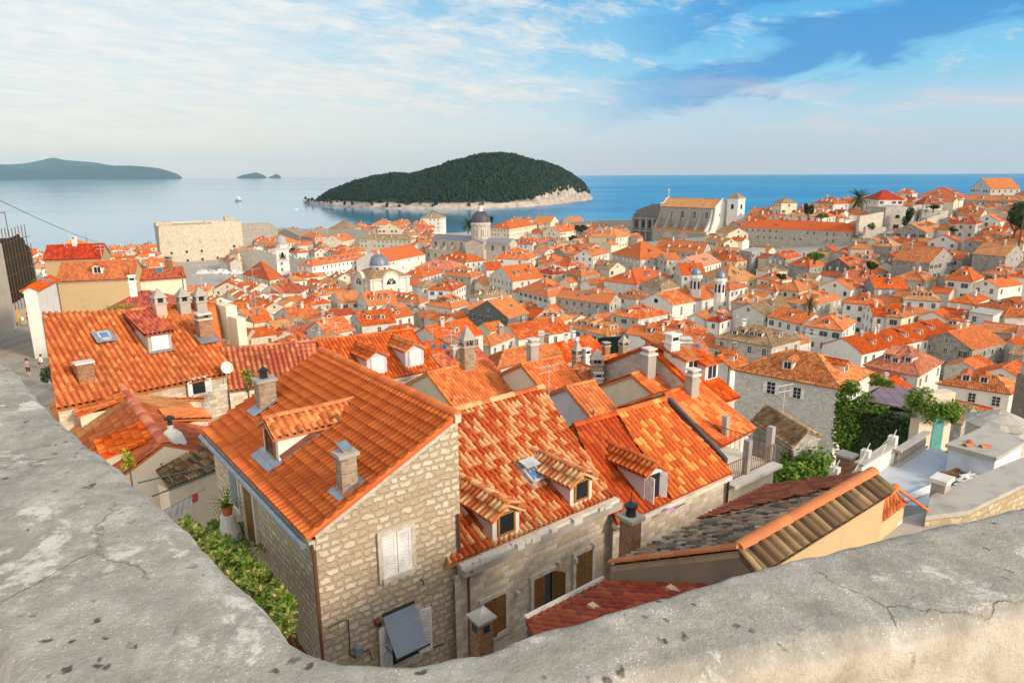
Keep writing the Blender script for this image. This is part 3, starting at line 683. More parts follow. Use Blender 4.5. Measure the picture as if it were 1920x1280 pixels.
# ------------------------------------------------------------------ the town, house by house: (view, left corner, near corner, right corner or depth, eave height, ridge, ends, roof, wall, dormers a, dormers b, chimneys)
CITY=[
('3',(900,455),(1165,464),(1375,445),12,'a','h','mottled','white',4,2,2),
('3',(872,585),(1045,628),(1280,600),12,'b','g','orange','palegrey',0,2,1),
('3',(690,735),(820,757),(1038,725),9,'b','x','mossy','palegrey',2,4,1),
('3',(15,735),(343,797),(418,770),9,'a','h','orange','white',5,0,2),
('3',(718,850),(1010,902),(1165,862),9,'b','g','orange','darkgrey',0,0,1),
('3',9,(508,1092),(822,1020),10,'b','g','orange','block',0,1,2),
('3',(830,1210),(937,1278),(1405,1160),9,'b','h','orange','block',0,0,2),
('n',5.6,(150,522),(398,462),8,'b','g','rose','cream',0,1,1),
('3',(1370,745),(1772,798),(1860,765),11,'a','g','plain','stone',0,0,2),
('4',(180,990),(387,1030),(625,985),9,'b','x','mottled','stone',1,1,0),
('3',(1092,690),(1310,747),(1500,705),10,'b','h','plain','palegrey',0,3,1),
('3',(1430,560),(1560,590),(1700,572),9,'b','h','mixed','greystone',1,2,2),
('3',(880,228),(1020,237),(1252,200),12,'b','h','orange','cream',1,0,2),
('3',(425,150),(500,157),(577,138),15,'b','x','mossy','white',1,0,1),
('3',(70,195),(130,205),(200,180),9,'b','h','mixed','white',0,1,2),
('3',(135,215),(215,240),(320,200),9,'b','g','orange','cream',0,2,1),
('4',(20,412),(220,422),(350,405),10,'a','h','tan','cream',2,0,2),
('3',(1340,245),(1400,262),(1545,240),9,'b','g','mottled','cream',0,2,1),
('3',(1255,182),(1330,190),(1400,178),7,'a','g','orange','cream',0,0,1),
('3',(1415,180),(1480,190),(1525,178),7,'b','g','orange','cream',0,0,1),
('3',(1058,348),(1195,352),7,8,'a','g','orange','white',4,0,1),
('3',(490,455),(690,487),(770,450),9,'a','h','orange','white',3,0,2),
('3',(315,525),(610,545),(705,515),8,'a','h','pink','white',1,0,2),
('3',(520,580),(730,602),(830,570),8,'a','h','mottled','stone',4,0,2),
('3',(290,575),(372,602),(525,560),8,'b','h','orange','white',1,1,2),
('3',(470,675),(600,697),(720,640),9,'b','h','mixed','white',1,2,2),
('3',(390,800),(590,835),(735,795),9,'b','h','orange','white',2,2,2),
('3',(650,848),(740,858),(870,800),8,'b','g','orange','grey',0,0,1),
('3',(780,500),(850,545),(910,530),9,'b','g','orange','white',0,0,1),
('3',(825,1075),(880,1112),(1060,1040),7,'b','h','mottled','palegrey',0,0,2),
('3',9,(1090,1062),(1480,1000),7,'b','g','mottled','white',0,0,2),
('3',(1222,905),(1400,935),(1490,900),8,'a','h','tan','palegrey',3,0,1),
('3',(1440,960),(1750,1032),(1920,1000),7,'a','h','tan','stone',4,2,2),
('n',7,(780,415),(1010,350),8,'b','g','mottled','cement',0,0,2),
('n',5.6,(1055,520),(1250,480),8,'b','g','orange','cream',0,0,2),
('n',5.6,(690,622),(902,572),8,'b','g','orange','cream',0,0,1),
('n',5.6,(150,668),(480,585),7,'b','g','orange','cream',0,0,1),
('n',5.6,(1385,690),(1565,612),8,'b','g','orange','cream',0,0,2),
('n',5,(1020,650),(1170,600),7,'b','g','plain','palegrey',0,0,1),
('n',9,(1580,648),(1735,600),9,'b','g','orange','stone',0,2,2),
('n',5,(470,505),(640,470),6,'b','g','orange','cream',0,0,2),
('n',5,(905,590),(1040,560),6,'b','g','mixed','white',0,1,2),
('n',5,(1230,600),(1380,560),6,'b','g','mottled','cream',0,0,2),
('n',4.5,(945,752),(1088,715),6,'b','g','orange','lilac',0,0,0,34),
('n',4,(1010,700),(1130,665),6,'b','g','plain','palegrey',0,0,1,42),
('n',6,(1640,867),(1815,778),8,'b','g','mottled','palegrey',0,0,1),
('n',(1300,325),(1440,398),(1535,362),8,'b','g','pink','pinkwall',0,0,2),
('n',(1560,410),(1710,450),(1800,410),8,'b','g','orange','white',0,1,1),
('4',(965,1165),(1390,1237),(1605,1182),9,'a','h','mossy','stone',4,1,2),
('5', (0, 1092), (258, 1152), (352, 1065), 9, 'a', 'g', 'orange', 'white', 1, 0, 1),
('5', (285, 1160), (560, 1197), (730, 1075), 10, 'b', 'h', 'mottled', 'white', 1, 0, 1),
('6',9,(880,352),(1482,215),7,'b','g','orange','white',0,5,3),
('6',(900,425),(1240,492),(1425,385),8,'a','h','rose','palegrey',3,1,1),
('6',(1400,250),(1590,327),(1800,280),9,'b','g','orange','greystone',0,0,2),
('6',(1370,540),(1830,607),(1950,560),8,'a','h','mixed','palegrey',2,0,0),
('6',(185,775),(443,942),(600,880),6,'a','g','mossy','greystone',0,0,0,43),
('4',(130,740),(378,772),(640,715),9,'b','h','plain','palegrey',2,1,3),
('4',(390,770),(560,812),(700,782),8,'b','h','mossy','stone',1,2,1),
('4',(850,700),(1050,755),(1310,735),9,'b','h','tan','cream',0,1,1),
('4',(950,780),(1075,815),(1212,785),10,'b','x','orange','white',0,0,1),
('4',(1085,900),(1210,918),(1345,882),8,'b','h','tan','stone',1,1,1),
('4',(1060,987),(1330,1000),(1560,935),9,'b','g','mossy','palegrey',0,1,2),
('4',(1460,895),(1682,927),(1915,872),8,'b','h','plain','stone',1,2,2),
('4',(1255,790),(1422,822),(1552,797),8,'b','h','orange','white',2,1,1),
('4',(1515,762),(1592,826),(1808,782),8,'b','h','orange','cream',0,1,1),
('4',(1510,620),(1672,642),(1795,622),9,'a','h','orange','greystone',1,1,1),
('4',(1345,570),(1492,582),(1612,555),9,'b','g','orange','greystone',0,3,1),
('4',(1145,520),(1240,532),(1360,502),9,'b','f','cement','grey',0,0,0),
('4',(605,632),(715,700),(790,680),9,'b','g','orange','palegrey',0,1,1),
('4',(755,595),(850,642),(1020,600),9,'b','g','pink','white',0,1,1),
('4',(510,505),(870,542),(990,492),8,'a','g','orange','stone',4,0,2),
('4',(185,540),(402,582),(532,535),9,'b','h','orange','stone',1,1,2),
('3',(1590,425),(1650,442),(1790,405),10,'b','g','orange','white',0,2,2),
('4',(530,570),(602,587),(642,575),8,'b','g','orange','stone',0,0,1),
('4',(450,1085),(800,1145),(987,1132),7,'a','h','mottled','stone',2,1,2),
('4',(905,1040),(1000,1052),(1085,1025),7,'b','h','red','white',0,1,1),
('4',(300,1140),(620,1180),6,7,'a','g','plain','white',1,0,2),
('4',(640,1190),(1050,1255),6,6,'a','g','plain','stone',1,0,2),
('4',(960,370),(1062,392),(1135,382),9,'a','g','tan','cream',0,0,0),
('4',(885,430),(1030,462),(1065,440),9,'a','g','tan','cream',2,0,1),
('5', (335, 240), (492, 247), (552, 225), 11, 'a', 'h', 'orange', 'palegrey', 3, 0, 2, 342),
('5', (40, 235), (102, 240), (145, 222), 10, 'a', 'x', 'mossy', 'cream', 0, 0, 0, 342),
('5', (505, 320), (612, 332), (682, 312), 11, 'a', 'h', 'plain', 'white', 1, 0, 2, 342),
('5', (722, 208), (832, 217), (902, 195), 11, 'b', 'h', 'red', 'palegrey', 0, 0, 1, 335),
('5', (905, 222), (1080, 228), 7, 8, 'a', 'g', 'red', 'greystone', 1, 0, 2, 340),
('5', (1085, 240), (1170, 250), (1215, 225), 8, 'b', 'h', 'red', 'palegrey', 1, 1, 1, 328),
('5', (1465, 217), (1925, 228), 9, 9, 'a', 'g', 'plain', 'greystone', 2, 0, 1, 340),
('5', (1315, 175), (1450, 205), (1640, 160), 8, 'b', 'h', 'red', 'palegrey', 1, 2, 1, 352),
('5', (1520, 130), (1672, 136), (1758, 130), 10, 'b', 'g', 'orange', 'palegrey', 0, 0, 0, 390),
('5', (1800, 168), (1925, 182), (1990, 175), 9, 'a', 'h', 'plain', 'palegrey', 0, 0, 1, 365),
('5', (1600, 288), (1720, 296), (1812, 290), 7, 'a', 'h', 'orange', 'cream', 0, 0, 1, 302),
('5', (1030, 470), (1187, 462), (1398, 418), 8, 'b', 'g', 'orange', 'greystone', 0, 5, 1),
('5', (1415, 392), (1560, 396), (1622, 385), 9, 'a', 'h', 'red', 'stone', 1, 0, 2),
('5', (1242, 540), (1422, 537), (1500, 500), 10, 'b', 'g', 'orange', 'white', 0, 1, 1),
('5', (1485, 530), (1642, 532), (1752, 500), 12, 'b', 'h', 'mixed', 'greystone', 0, 1, 1),
('5', (1592, 595), (1772, 607), (1842, 590), 12, 'a', 'h', 'orange', 'greystone', 1, 0, 1),
('5', (1785, 640), (1920, 620), (2000, 600), 12, 'b', 'g', 'tan', 'greystone', 0, 1, 1),
('5', (820, 660), (985, 662), (1088, 640), 9, 'b', 'g', 'mottled', 'greystone', 0, 4, 1),
('5', (1088, 690), (1167, 707), (1252, 680), 8, 'b', 'g', 'orange', 'white', 0, 0, 1),
('5', (1215, 690), (1400, 662), (1505, 640), 10, 'b', 'g', 'mixed', 'greystone', 0, 1, 1),
('5', (440, 695), (612, 717), (732, 702), 7, 'b', 'g', 'orange', 'darkstone', 0, 2, 1),
('5', (622, 582), (792, 586), (838, 578), 9, 'a', 'h', 'plain', 'cream', 0, 0, 1),
('5', (660, 765), (742, 822), (828, 780), 7, 'b', 'g', 'orange', 'greystone', 0, 0, 1),
('5', (480, 855), (622, 892), (718, 862), 8, 'b', 'g', 'orange', 'white', 0, 1, 1),
('5', (525, 795), (642, 832), (722, 812), 8, 'b', 'g', 'red', 'white', 0, 1, 1),
('5', (565, 985), (830, 1008), (892, 935), 8, 'a', 'h', 'orange', 'white', 1, 1, 2),
('5', (800, 878), (1050, 882), (1135, 830), 8, 'a', 'g', 'orange', 'grey', 1, 0, 1),
('5', (1020, 960), (1292, 977), (1395, 955), 8, 'a', 'h', 'tan', 'white', 3, 0, 2),
('5', (1328, 810), (1532, 832), (1672, 775), 11, 'a', 'h', 'orange', 'white', 1, 0, 1),
('5', (1530, 850), (1735, 872), (1912, 850), 9, 'b', 'g', 'orange', 'palegrey', 0, 0, 2),
('5', (1430, 970), (1545, 1000), (1700, 940), 7, 'b', 'h', 'orange', 'white', 0, 0, 2),
('5', (700, 1030), (792, 1087), (935, 1062), 8, 'b', 'g', 'orange', 'white', 0, 1, 1),
('5', (890, 1088), (1002, 1102), (1207, 1050), 8, 'b', 'h', 'orange', 'cream', 1, 1, 1),
('5', (1510, 1060), (1690, 1090), (1780, 1050), 10, 'b', 'f', 'cement', 'white', 0, 0, 0),
('5', (1550, 1010), (1780, 1092), (2000, 1060), 8, 'b', 'h', 'mixed', 'stone', 1, 2, 1),
('5', (1360, 1155), (1460, 1190), (1560, 1165), 8, 'b', 'h', 'orange', 'white', 2, 1, 1),
('2',(820,345),(962,352),(1130,332),9,'a','h','mixed','palegrey',2,0,2),
('2',(1030,250),(1122,292),(1232,262),8,'b','g','red','darkstone',0,3,1),
('2',(1135,290),(1240,300),(1352,296),10,'a','h','mixed','pinkwall',0,1,2),
('2',(1355,320),(1452,330),(1542,312),9,'b','g','orange','cream',0,1,1),
('2',(1345,235),(1500,242),(1602,222),9,'a','h','mossy','white',0,0,1),
('2',(1575,312),(1962,317),12,9,'a','h','mossy','stone',4,0,1),
('2',(800,288),(940,292),(1010,280),7,'a','h','mossy','stone',0,0,1),
('2',(690,575),(905,622),(1010,600),8,'b','h','plain','white',0,0,0),
('2',(845,700),(1000,720),(1110,690),7,'b','g','plain','white',0,1,2),
('2',(1010,690),(1130,715),(1230,660),7,'b','h','red','white',0,0,2),
('2',(280,705),(455,700),8,7,'a','g','mottled','cream',0,0,1),
('2',(480,690),(690,680),(858,662),7,'b','g','mixed','ashlar',0,1,1),
('2',(455,835),(560,845),(725,825),7,'b','g','mixed','cream',0,0,0),
('2',(725,900),(900,870),8,6,'a','g','mottled','white',0,0,1),
('2',(930,880),(1090,910),(1280,880),6,'b','g','mixed','palegrey',0,0,2),
('2',(1330,740),(1430,792),(1532,765),8,'b','g','tan','cream',0,0,0),
('2',(1515,740),(1640,812),(1780,772),8,'b','g','orange','white',0,3,2),
('2',(1480,890),(1595,962),(1692,905),8,'b','g','mixed','palegrey',0,2,2),
('2',(1180,985),(1330,1030),(1540,990),6,'b','g','mottled','palegrey',0,0,2),
('2',(1690,860),(1800,890),(1960,850),7,'b','g','rose','white',1,1,2),
('3',(0,890),(100,915),(300,880),7,'b','g','orange','white',0,1,2),
('m',(105,245),(280,250),6,7,'a','g','red','ashlar',0,0,0),
('m',(285,250),(475,225),6,7,'a','g','orange','ashlar',0,0,1),
('m',(1480,380),(1530,345),5,6,'a','g','orange','block',0,0,0),
('m',(1330,330),(1465,382),(1535,320),7,'b','g','orange','block',0,0,0),
]
city_house('6',(65,450),(735,572),(935,472),9,'a','h','mixed','block',1,1,0,72,wins='whiteopen',maxrows=1,winskip=.55)
for row in CITY:
    city_house(*row)
# ------------------------------------------------------------------ landmarks
def on_plane(x,y,P,n):
    d=ray(x,y); o=Vector((0,0,CAMZ)); return o+d*((Vector(P)-o).dot(Vector(n))/d.dot(Vector(n)))
UU=Vector((.78,.626,0)).normalized(); VV=Vector((-.626,.78,0)).normalized(); ZZ=Vector((0,0,1))
def V3(p,z): return Vector((p[0],p[1],z))
# ---- harbour fort
def fort():
    A=atd(297,424,430); B=atd(452,417,455); zt=A.z
    d=(v2(B)-v2(A)).normalized(); n=Vector((d.y,-d.x,0)); n=n if n.y<0 else -n
    t=thing('harbour_fort','huge pale stone harbour fort with blank walls and small square windows','fort',(A.x,A.y,0))
    mb=MB(); L=(v2(B)-v2(A)).length; K=16; top=[];bot=[]
    for i in range(K+1):
        f=i/K; bul=math.sin(f*math.pi)*2.0
        p=v2(A)+d*(L*f)+n*bul; top.append(p); bot.append(p+n*3.0-d*(2.5*(1-f)))
    ztop=lambda i: zt+ (1.6 if i>9 else 0)
    for i in range(K):
        mb.face([V3(bot[i],-3),V3(bot[i+1],-3),V3(top[i+1],ztop(i)),V3(top[i],ztop(i))],0,[(L*i/K,0),(L*(i+1)/K,0),(L*(i+1)/K,zt),(L*i/K,zt)])
    back=[v2(B)-n*34,v2(A)-n*34]
    ring=top+back; mb.face([V3(p,zt-.8) for p in ring],1)
    for p,q,pb,qb in ((top[-1],back[0],bot[-1],back[0]),(back[0],back[1],back[0],back[1]),(back[1],top[0],back[1],bot[0])):
        l=(q-p).length; mb.face([V3(pb,-3),V3(qb,-3),V3(q,zt+.4),V3(p,zt+.4)],0,[(0,0),(l,0),(l,zt),(0,zt)])
    mb.build('wall',['fortstone','cement'],t)
    pb=MB()   # parapet walk
    for i in range(K):
        a=(top[i]+top[i+1])/2; pb.box(V3(a-n*.5,ztop(i)+.15),d,n,ZZ,L/K+.02,1.0,.5,0)
    pb.box(V3(top[1]-n*2,zt+1.3),d,n,ZZ,9,4,2.4,0); pb.box(V3(top[9]-n*1.5,zt+1.5),d,n,ZZ,1.5,1.5,3,0); pb.box(V3(top[14]-n*8,zt+2.6),d,n,ZZ,6,6,2.5,0)
    pb.build('parapet',['fortstone'],t)
    for x,y in ((168,418),(280,407),(392,400),(631,306),(637,367),(577,447),(510,452),(397,462),(287,472),(177,484),(160,342),(270,335),(385,327),(498,320),(568,312)):
        X_,Y_=280+x/4,370+y/4; q=on_plane(X_,Y_,v2(A)+n*2.2,n); f=max(0,min(1,(v2(q)-v2(A)).dot(d)/L)); dep=max(0,(zt-q.z)/(zt+3))
        m2=MB(); pos=V3(v2(A)+d*(L*f)+n*(math.sin(f*math.pi)*2.0+3*dep+.05),q.z)
        big=y>345
        m2.box(pos,d,n,ZZ,1.7,.5,2.0,0); m2.box(pos+n*.26,d,n,ZZ,1.2,.06,1.5,1 if big else 0)
        m2.build('window',['fortstone','pane'],t)
    # wall towards the harbour and behind
    w=thing('harbour_wall','long grey crenellated wall running right from the harbour fort','wall',tuple(B))
    m=MB(); pts=[(430,471),(470,470),(520,478),(560,486),(600,490),(680,492)]
    P=[atd(x,y,400-(i*9)) for i,(x,y) in enumerate(pts)]
    for p,q in zip(P,P[1:]):
        dd=(v2(q)-v2(p)).normalized(); nn=Vector((dd.y,-dd.x,0)); l=(v2(q)-v2(p)).length
        m.prism([V3(v2(p),-2),V3(v2(q),-2),V3(v2(q),q.z),V3(v2(p),p.z)],-nn*3,0)
        for k in range(int(l/3)):
            c=v2(p)+dd*(3*k+1.2); m.box(V3(c-(-nn)*0+(-nn)*.4,p.z+(q.z-p.z)*(3*k/l)+.6),dd,nn,ZZ,1.7,.8,1.3,0)
    m.build('wall',['stone'],w)
    w=thing('sea_wall','plain pale sea wall behind the houses right of the harbour fort','wall',tuple(B))
    m=MB(); pts=[(452,420),(505,418),(522,428),(620,431),(700,430)]; cs=[455,470,480,480,475]
    P=[atd(x,y,c) for (x,y),c in zip(pts,cs)]
    for p,q in zip(P,P[1:]):
        dd=(v2(q)-v2(p)).normalized(); nn=Vector((-dd.y,dd.x,0)); m.prism([V3(v2(p),-2),V3(v2(q),-2),V3(v2(q),q.z),V3(v2(p),p.z)],nn*4,0)
    m.build('wall',['citystone'],w)
    w=thing('sea_wall','high grey sea wall between the waterside houses and the old church facade','wall',tuple(B))
    m=MB(); P=[atd(1070,417,500),atd(1120,413,490),atd(1192,412,470)]
    for p,q in zip(P,P[1:]):
        dd=(v2(q)-v2(p)).normalized(); nn=Vector((-dd.y,dd.x,0)); m.prism([V3(v2(p),-2),V3(v2(q),-2),V3(v2(q),q.z),V3(v2(p),p.z)],nn*4,0)
    m.build('wall',['citystone'],w)
fort()
# ---- clock tower
def clock_tower():
    c=atd(529,470,330); zb=14; t=thing('clock_tower','slender white clock tower with arched bell loft and grey ribbed dome','tower',(c.x,c.y,zb))
    ang=math.radians(18); ex=Vector((math.cos(ang),math.sin(ang),0)); ey=Vector((-ex.y,ex.x,0)); zs=atd(529,487,330).z; z1=atd(529,466,330).z; z2=atd(529,457,330).z; z3=atd(529,441,330).z
    cc=lambda z:V3(c,z)
    m=MB(); m.prism([cc(zb)-ex*3.2-ey*3.2,cc(zb)+ex*3.2-ey*3.2,cc(zb)+ex*3.2+ey*3.2,cc(zb)-ex*3.2+ey*3.2],(0,0,1),0,False)
    for i in range(4):
        a=[(-1,-1),(1,-1),(1,1),(-1,1)]; s=[Vector(ex*x*3.2+ey*y*3.2) for x,y in a]; u=[Vector(ex*x*2.8+ey*y*2.8) for x,y in a]; j=(i+1)%4
        m.face([cc(zb)+s[i],cc(zb)+s[j],cc(zs)+u[j],cc(zs)+u[i]],0,[(0,zb),(6,zb),(6,zs),(0,zs)])
    m.box(cc(zs),ex,ey,ZZ,6.2,6.2,.5,1); m.build('shaft',['white','stone_trim'],t)
    m=MB(); h=z1-zs
    for x in (-1,1):
        for y in (-1,1): m.box(cc(zs+h/2)+ex*x*2.2+ey*y*2.2,ex,ey,ZZ,1.2,1.2,h,0)
    m.box(cc(z1-h*.12),ex,ey,ZZ,5.58,5.58,h*.26,0)
    for s in (-1,1): # arch rings
        for axx,ayy in ((ex,ey),(ey,ex)):
            for k in range(7):
                a=math.pi*(k+.5)/7; m.box(cc(z1-h*.42)+axx*(1.45*math.cos(a))+ZZ*(1.45*math.sin(a)*.75)+ayy*s*2.3,axx,ayy,ZZ,.75,1.0,.5,0)
    m.lathe(cc(zs+.4),[(.01,h*.6),(.5,h*.55),(.8,h*.2),(1.1,h*.1)],10,2)
    m.box(cc(z1+.15),ex,ey,ZZ,6.3,6.3,.5,1); m.build('bell_loft',['white','stone_trim','iron'],t)
    m=MB(); m.lathe(c*1-ZZ*(c.z),[(2.7,z1+.3),(2.6,z2),(2.9,z2+.1)],8,0,False); m.build('drum',['palegrey'],t)
    m=MB(); H=z3-z2; m.lathe(c-ZZ*c.z,[(2.75*math.cos(a*math.pi/16),z2+.1+H*math.sin(a*math.pi/16)) for a in range(8)]+[(.15,z2+H*1.02),(.0,z2+H*1.25)],12,0,False); m.build('dome',['greydome'],t)
    for y,s in ((494,1),(506,1)):
        p=on_plane(522,y,cc(0)-ey*3.1,ey); place('window',win_mesh('dark'),t,V3(v2(c)-ey*(3.12)-ex*.6,p.z),nang(-ey),(.7,1,.9))
    # clock face low on the shaft
    m=MB(); q=cc(zb+6)-ey*3.16
    for k in range(20):
        a=2*math.pi*k/20;b=2*math.pi*(k+1)/20
        m.face([q,q+ex*1.3*math.cos(a)+ZZ*1.3*math.sin(a),q+ex*1.3*math.cos(b)+ZZ*1.3*math.sin(b)],0)
    m.build('clock_face',['lead'],t)
plaster('greydome',(.40,.39,.37),(.2,.2,.2),.5)
clock_tower()
# ---- blue-domed church
def domed_church():
    c=atd(711,500,268); zg=14; t=thing('domed_church','white baroque church with blue lead dome and rounded gable front','church',(c.x,c.y,zg))
    ze=atd(711,516,268).z; ex=UU; ey=VV   # front looks towards -ex
    m=MB(); hx,hy=8.5,8.5
    P=[V3(c,0)-ex*hx-ey*hy,V3(c,0)+ex*hx-ey*hy,V3(c,0)+ex*hx+ey*hy,V3(c,0)-ex*hx+ey*hy]
    for i in range(4): m.wquad(P[i],P[(i+1)%4],zg,ze,0,i*9)
    for i in range(4):
        p,q=P[i],P[(i+1)%4]; d=(q-p).normalized(); m.box(V3((p+q)/2,ze-.3),d,Vector((-d.y,d.x,0)),ZZ,(q-p).length+.9,1.0,.6,1)
        for f in (.08,.32,.68,.92): m.box(V3(p+d*(17*f),(zg+ze)/2),d,Vector((-d.y,d.x,0)),ZZ,.9,.5,ze-zg,1)
    m.build('wall',['white','stone_trim'],t)
    m=MB() # low tiled roofs round the drum
    for i in range(4):
        p,q=P[i],P[(i+1)%4]; cx=V3(c,0); tile_face(m,V3(p,ze+.1),V3(q,ze+.1),V3(cx+(q-cx)*.42,ze+2.6),V3(cx+(p-cx)*.42,ze+2.6),lod=1)
    m.build('roof',['mossy_far'],t)
    def gablefront(n,off):
        s=Vector((-n.y,n.x,0)); g_=MB(); W_=3.5; zc_=ze-1.0; pts=[V3(c,ze-8)+s*W_,V3(c,zc_)+s*W_]
        for k in range(1,12): a=math.pi*k/12; pts.append(V3(c,zc_)+s*(W_*math.cos(a))+ZZ*(3.1*math.sin(a)))
        pts+= [V3(c,zc_)-s*W_,V3(c,ze-8)-s*W_]
        g_.prism([p+n*off for p in pts],n*.9,0)
        for k in range(12):
            a=math.pi*(k+.5)/12; g_.box(V3(c,zc_)+n*(off+.5)+s*((W_+.1)*math.cos(a))+ZZ*(3.2*math.sin(a)),(s*-math.sin(a)+ZZ*math.cos(a)),n,(s*math.cos(a)+ZZ*math.sin(a)),1.1,1.4,.4,1)
        # lunette window
        for k in range(10):
            a=math.pi*k/10;b=math.pi*(k+1)/10; o=V3(c,ze-2.6)+n*(off+.94); g_.face([o,o+s*2.0*math.cos(a)+ZZ*2.3*math.sin(a),o+s*2.0*math.cos(b)+ZZ*2.3*math.sin(b)],2)
        for a in (60,90,120): 
            a=math.radians(a); g_.box(V3(c,ze-2.6)+n*(off+.98)+s*(1.0*math.cos(a))+ZZ*(1.15*math.sin(a)),(s*-math.sin(a)+ZZ*math.cos(a)),n,(s*math.cos(a)+ZZ*math.sin(a)),.22,.08,2.2,1)
        return g_.build('gable_front',['palegrey','stone_trim','pane'],t)
    gablefront(-ex,8.2); gablefront(-ey,8.2)
    z0=atd(711,506,268).z; z1=atd(711,498,268).z; z2=atd(711,476,268).z; z3=atd(711,470,268).z; o=V3(c,0)
    m=MB(); m.lathe(o,[(3.75,z0-3),(3.75,z1-.2),(4.1,z1-.2),(4.1,z1+.2),(3.6,z1+.25)],24,0,False)
    m.build('drum',['white'],t)
    for k in range(8):
        a=k*math.pi/4; n=Vector((math.cos(a),math.sin(a),0)); place('window',win_mesh('dark'),t,V3(c,(z0+z1)/2-.3)+n*3.76,nang(n),(.9,1,1.0))
    m=MB(); H=z2-z1; m.lathe(o,[(3.65*math.cos(a*math.pi/24),z1+.2+H*math.sin(a*math.pi/24)) for a in range(12)]+[(.35,z1+.2+H*.995)],32,0,True)
    for k in range(16):
        a=2*math.pi*k/16; m.tube([o+Vector((3.7*math.cos(b*math.pi/24)*math.cos(a),3.7*math.cos(b*math.pi/24)*math.sin(a),z1+.2+H*1.012*math.sin(b*math.pi/24))) for b in range(0,12,2)],.07,4)
    dm=m.build('dome',['lead'],t)
    m=MB(); m.lathe(o,[(.5,z2),(.45,z2+.9),(.6,z2+.95),(.2,z2+1.5),(.0,z3+.6)],10,0); m.build('lantern',['white'],t)
domed_church()
# ---- cathedral
def cathedral():
    c=atd(901.5,430,352); zg=18; t=thing('cathedral','grey stone cathedral with tall drum, dark dome and lead roofs','church',(c.x,c.y,zg)); o=V3(c,0)
    zz=lambda y:atd(901.5,y,352).z; k=352/1280
    m=MB(); R=17.2*k; z0,z1=zz(452),zz(417)
    m.lathe(o,[(R,z0-5),(R,z1-1.2),(R*1.10,z1-1.1),(R*1.12,z1-.4),(R*1.0,z1-.2),(R*.97,z1+.3)],16,0,False)
    for i in range(16):
        a=2*math.pi*(i+.5)/16; n=Vector((math.cos(a),math.sin(a),0)); m.box(o+n*(R*1.0)+ZZ*((z0+z1)/2),Vector((-n.y,n.x,0)),n,ZZ,.5,.5,z1-z0-1,1)
    m.build('drum',['stone','stone_trim'],t)
    for i in range(8):
        a=2*math.pi*i/8+.2; n=Vector((math.cos(a),math.sin(a),0)); place('window',win_mesh('dark'),t,o+n*(R*.985)+ZZ*(z0+(z1-z0)*.45),nang(n),(1.2,1,2.1))
    m=MB(); z2=zz(396); H=z2-z1; Rd=16.8*k
    m.lathe(o,[(Rd*math.cos(a*math.pi/24)**.9,z1+.2+H*math.sin(a*math.pi/24)) for a in range(12)]+[(.8,z1+.2+H)],32)
    for i in range(16):
        a=2*math.pi*i/16; m.tube([o+Vector((Rd*1.01*math.cos(b*math.pi/24)**.9*math.cos(a),Rd*1.01*math.cos(b*math.pi/24)**.9*math.sin(a),z1+.2+H*1.01*math.sin(b*math.pi/24))) for b in range(0,12,2)],.12,4)
    m.build('dome',['dark_lead'],t)
    m=MB(); z3=zz(385); m.lathe(o,[(1.15,z2),(1.05,z3-.6),(1.4,z3-.5),(1.3,z3)],8,0,False); m.lathe(o,[(1.2,z3),(.9,z3+.9),(.35,z3+1.4),(.12,z3+2.4),(.0,z3+4.2)],8,1); m.build('lantern',['white','dark_lead'],t)
    # nave and transept with lead roofs: nave runs to the left in the picture
    zr=zz(446); ze=zz(452); zb=zg-4
    def arm(A,B,w,zr,ze,name):
        A=V3(A,0);B=V3(B,0); d=(B-A).normalized(); s=Vector((-d.y,d.x,0)); m=MB(); L=(B-A).length
        P=[A-s*w,B-s*w,B+s*w,A+s*w]
        for i in range(4): m.wquad(P[i],P[(i+1)%4],zb,ze,0,i*13)
        for e in (A,B): m.face([V3(e-s*w,ze),V3(e+s*w,ze),V3(e,zr-.1)],0)
        for sg in (-1,1): m.box(V3((A+B)/2+s*sg*w,ze-.2),d,s,ZZ,L,.8,.5,1)
        m.build('wall',['stone','stone_trim'],t)
        m=MB()
        for sg in (-1,1): m.prism([V3(A+s*sg*(w+.5)-d*.3,ze),V3(B+s*sg*(w+.5)+d*.3,ze),V3(B+d*.3,zr),V3(A-d*.3,zr)],(0,0,.2),0)
        m.build('roof',['slate_lead'],t)
        for sg in (-1,1):
            n=s*sg
            if n.dot(-A)<0: continue
            for i in range(max(2,int(L/6))): 
                place('window',win_mesh('dark'),t,V3(A+d*(L*(i+.5)/max(2,int(L/6)))+n*(w+.02),ze-2.6),nang(n),(1.5,1,1.7))
    left=atd(822,447,372); right=atd(962,447,345); front=atd(880,452,335)
    arm(o,left,5.2,zr+.4,ze,'nave'); arm(o,right,4.6,zr,ze-.3,'choir'); arm(o,o+(Vector((-.35,-.94,0)))*9,5,zr+.2,ze,'transept')
    # lower aisle in front of the nave
    m=MB(); d=(v2(left)-v2(o)).normalized(); s=Vector((-d.y,d.x,0)); s=s if s.dot(-o)>0 else -s
    a=v2(o)+s*5.2+d*6; b=v2(left)+s*5.2; m.prism([V3(a,zb),V3(b,zb),V3(b,ze-5),V3(a,ze-5)],s*5,0); m.prism([V3(a,ze-4.98),V3(b,ze-4.98),V3(b,ze-3.4),V3(a,ze-3.4)],s*.6,0)
    for i in range(5):
        q=a+(b-a)*((i+.5)/5); m.prism([V3(q,ze-4.9),V3(q+s*4.6,ze-4.9),V3(q+s*3,ze-4.0),V3(q+s*.6,ze-2)],d*.6,0)
    m.build('aisle',['stone'],t)
    for i in range(5): place('window',win_mesh('dark'),t,V3(a+(b-a)*((i+.5)/5)+s*5.02,ze-8),nang(s),(1.2,1,1.2))
plaster('slate_lead',(.27,.26,.30),(.14,.13,.16),.5,.6)
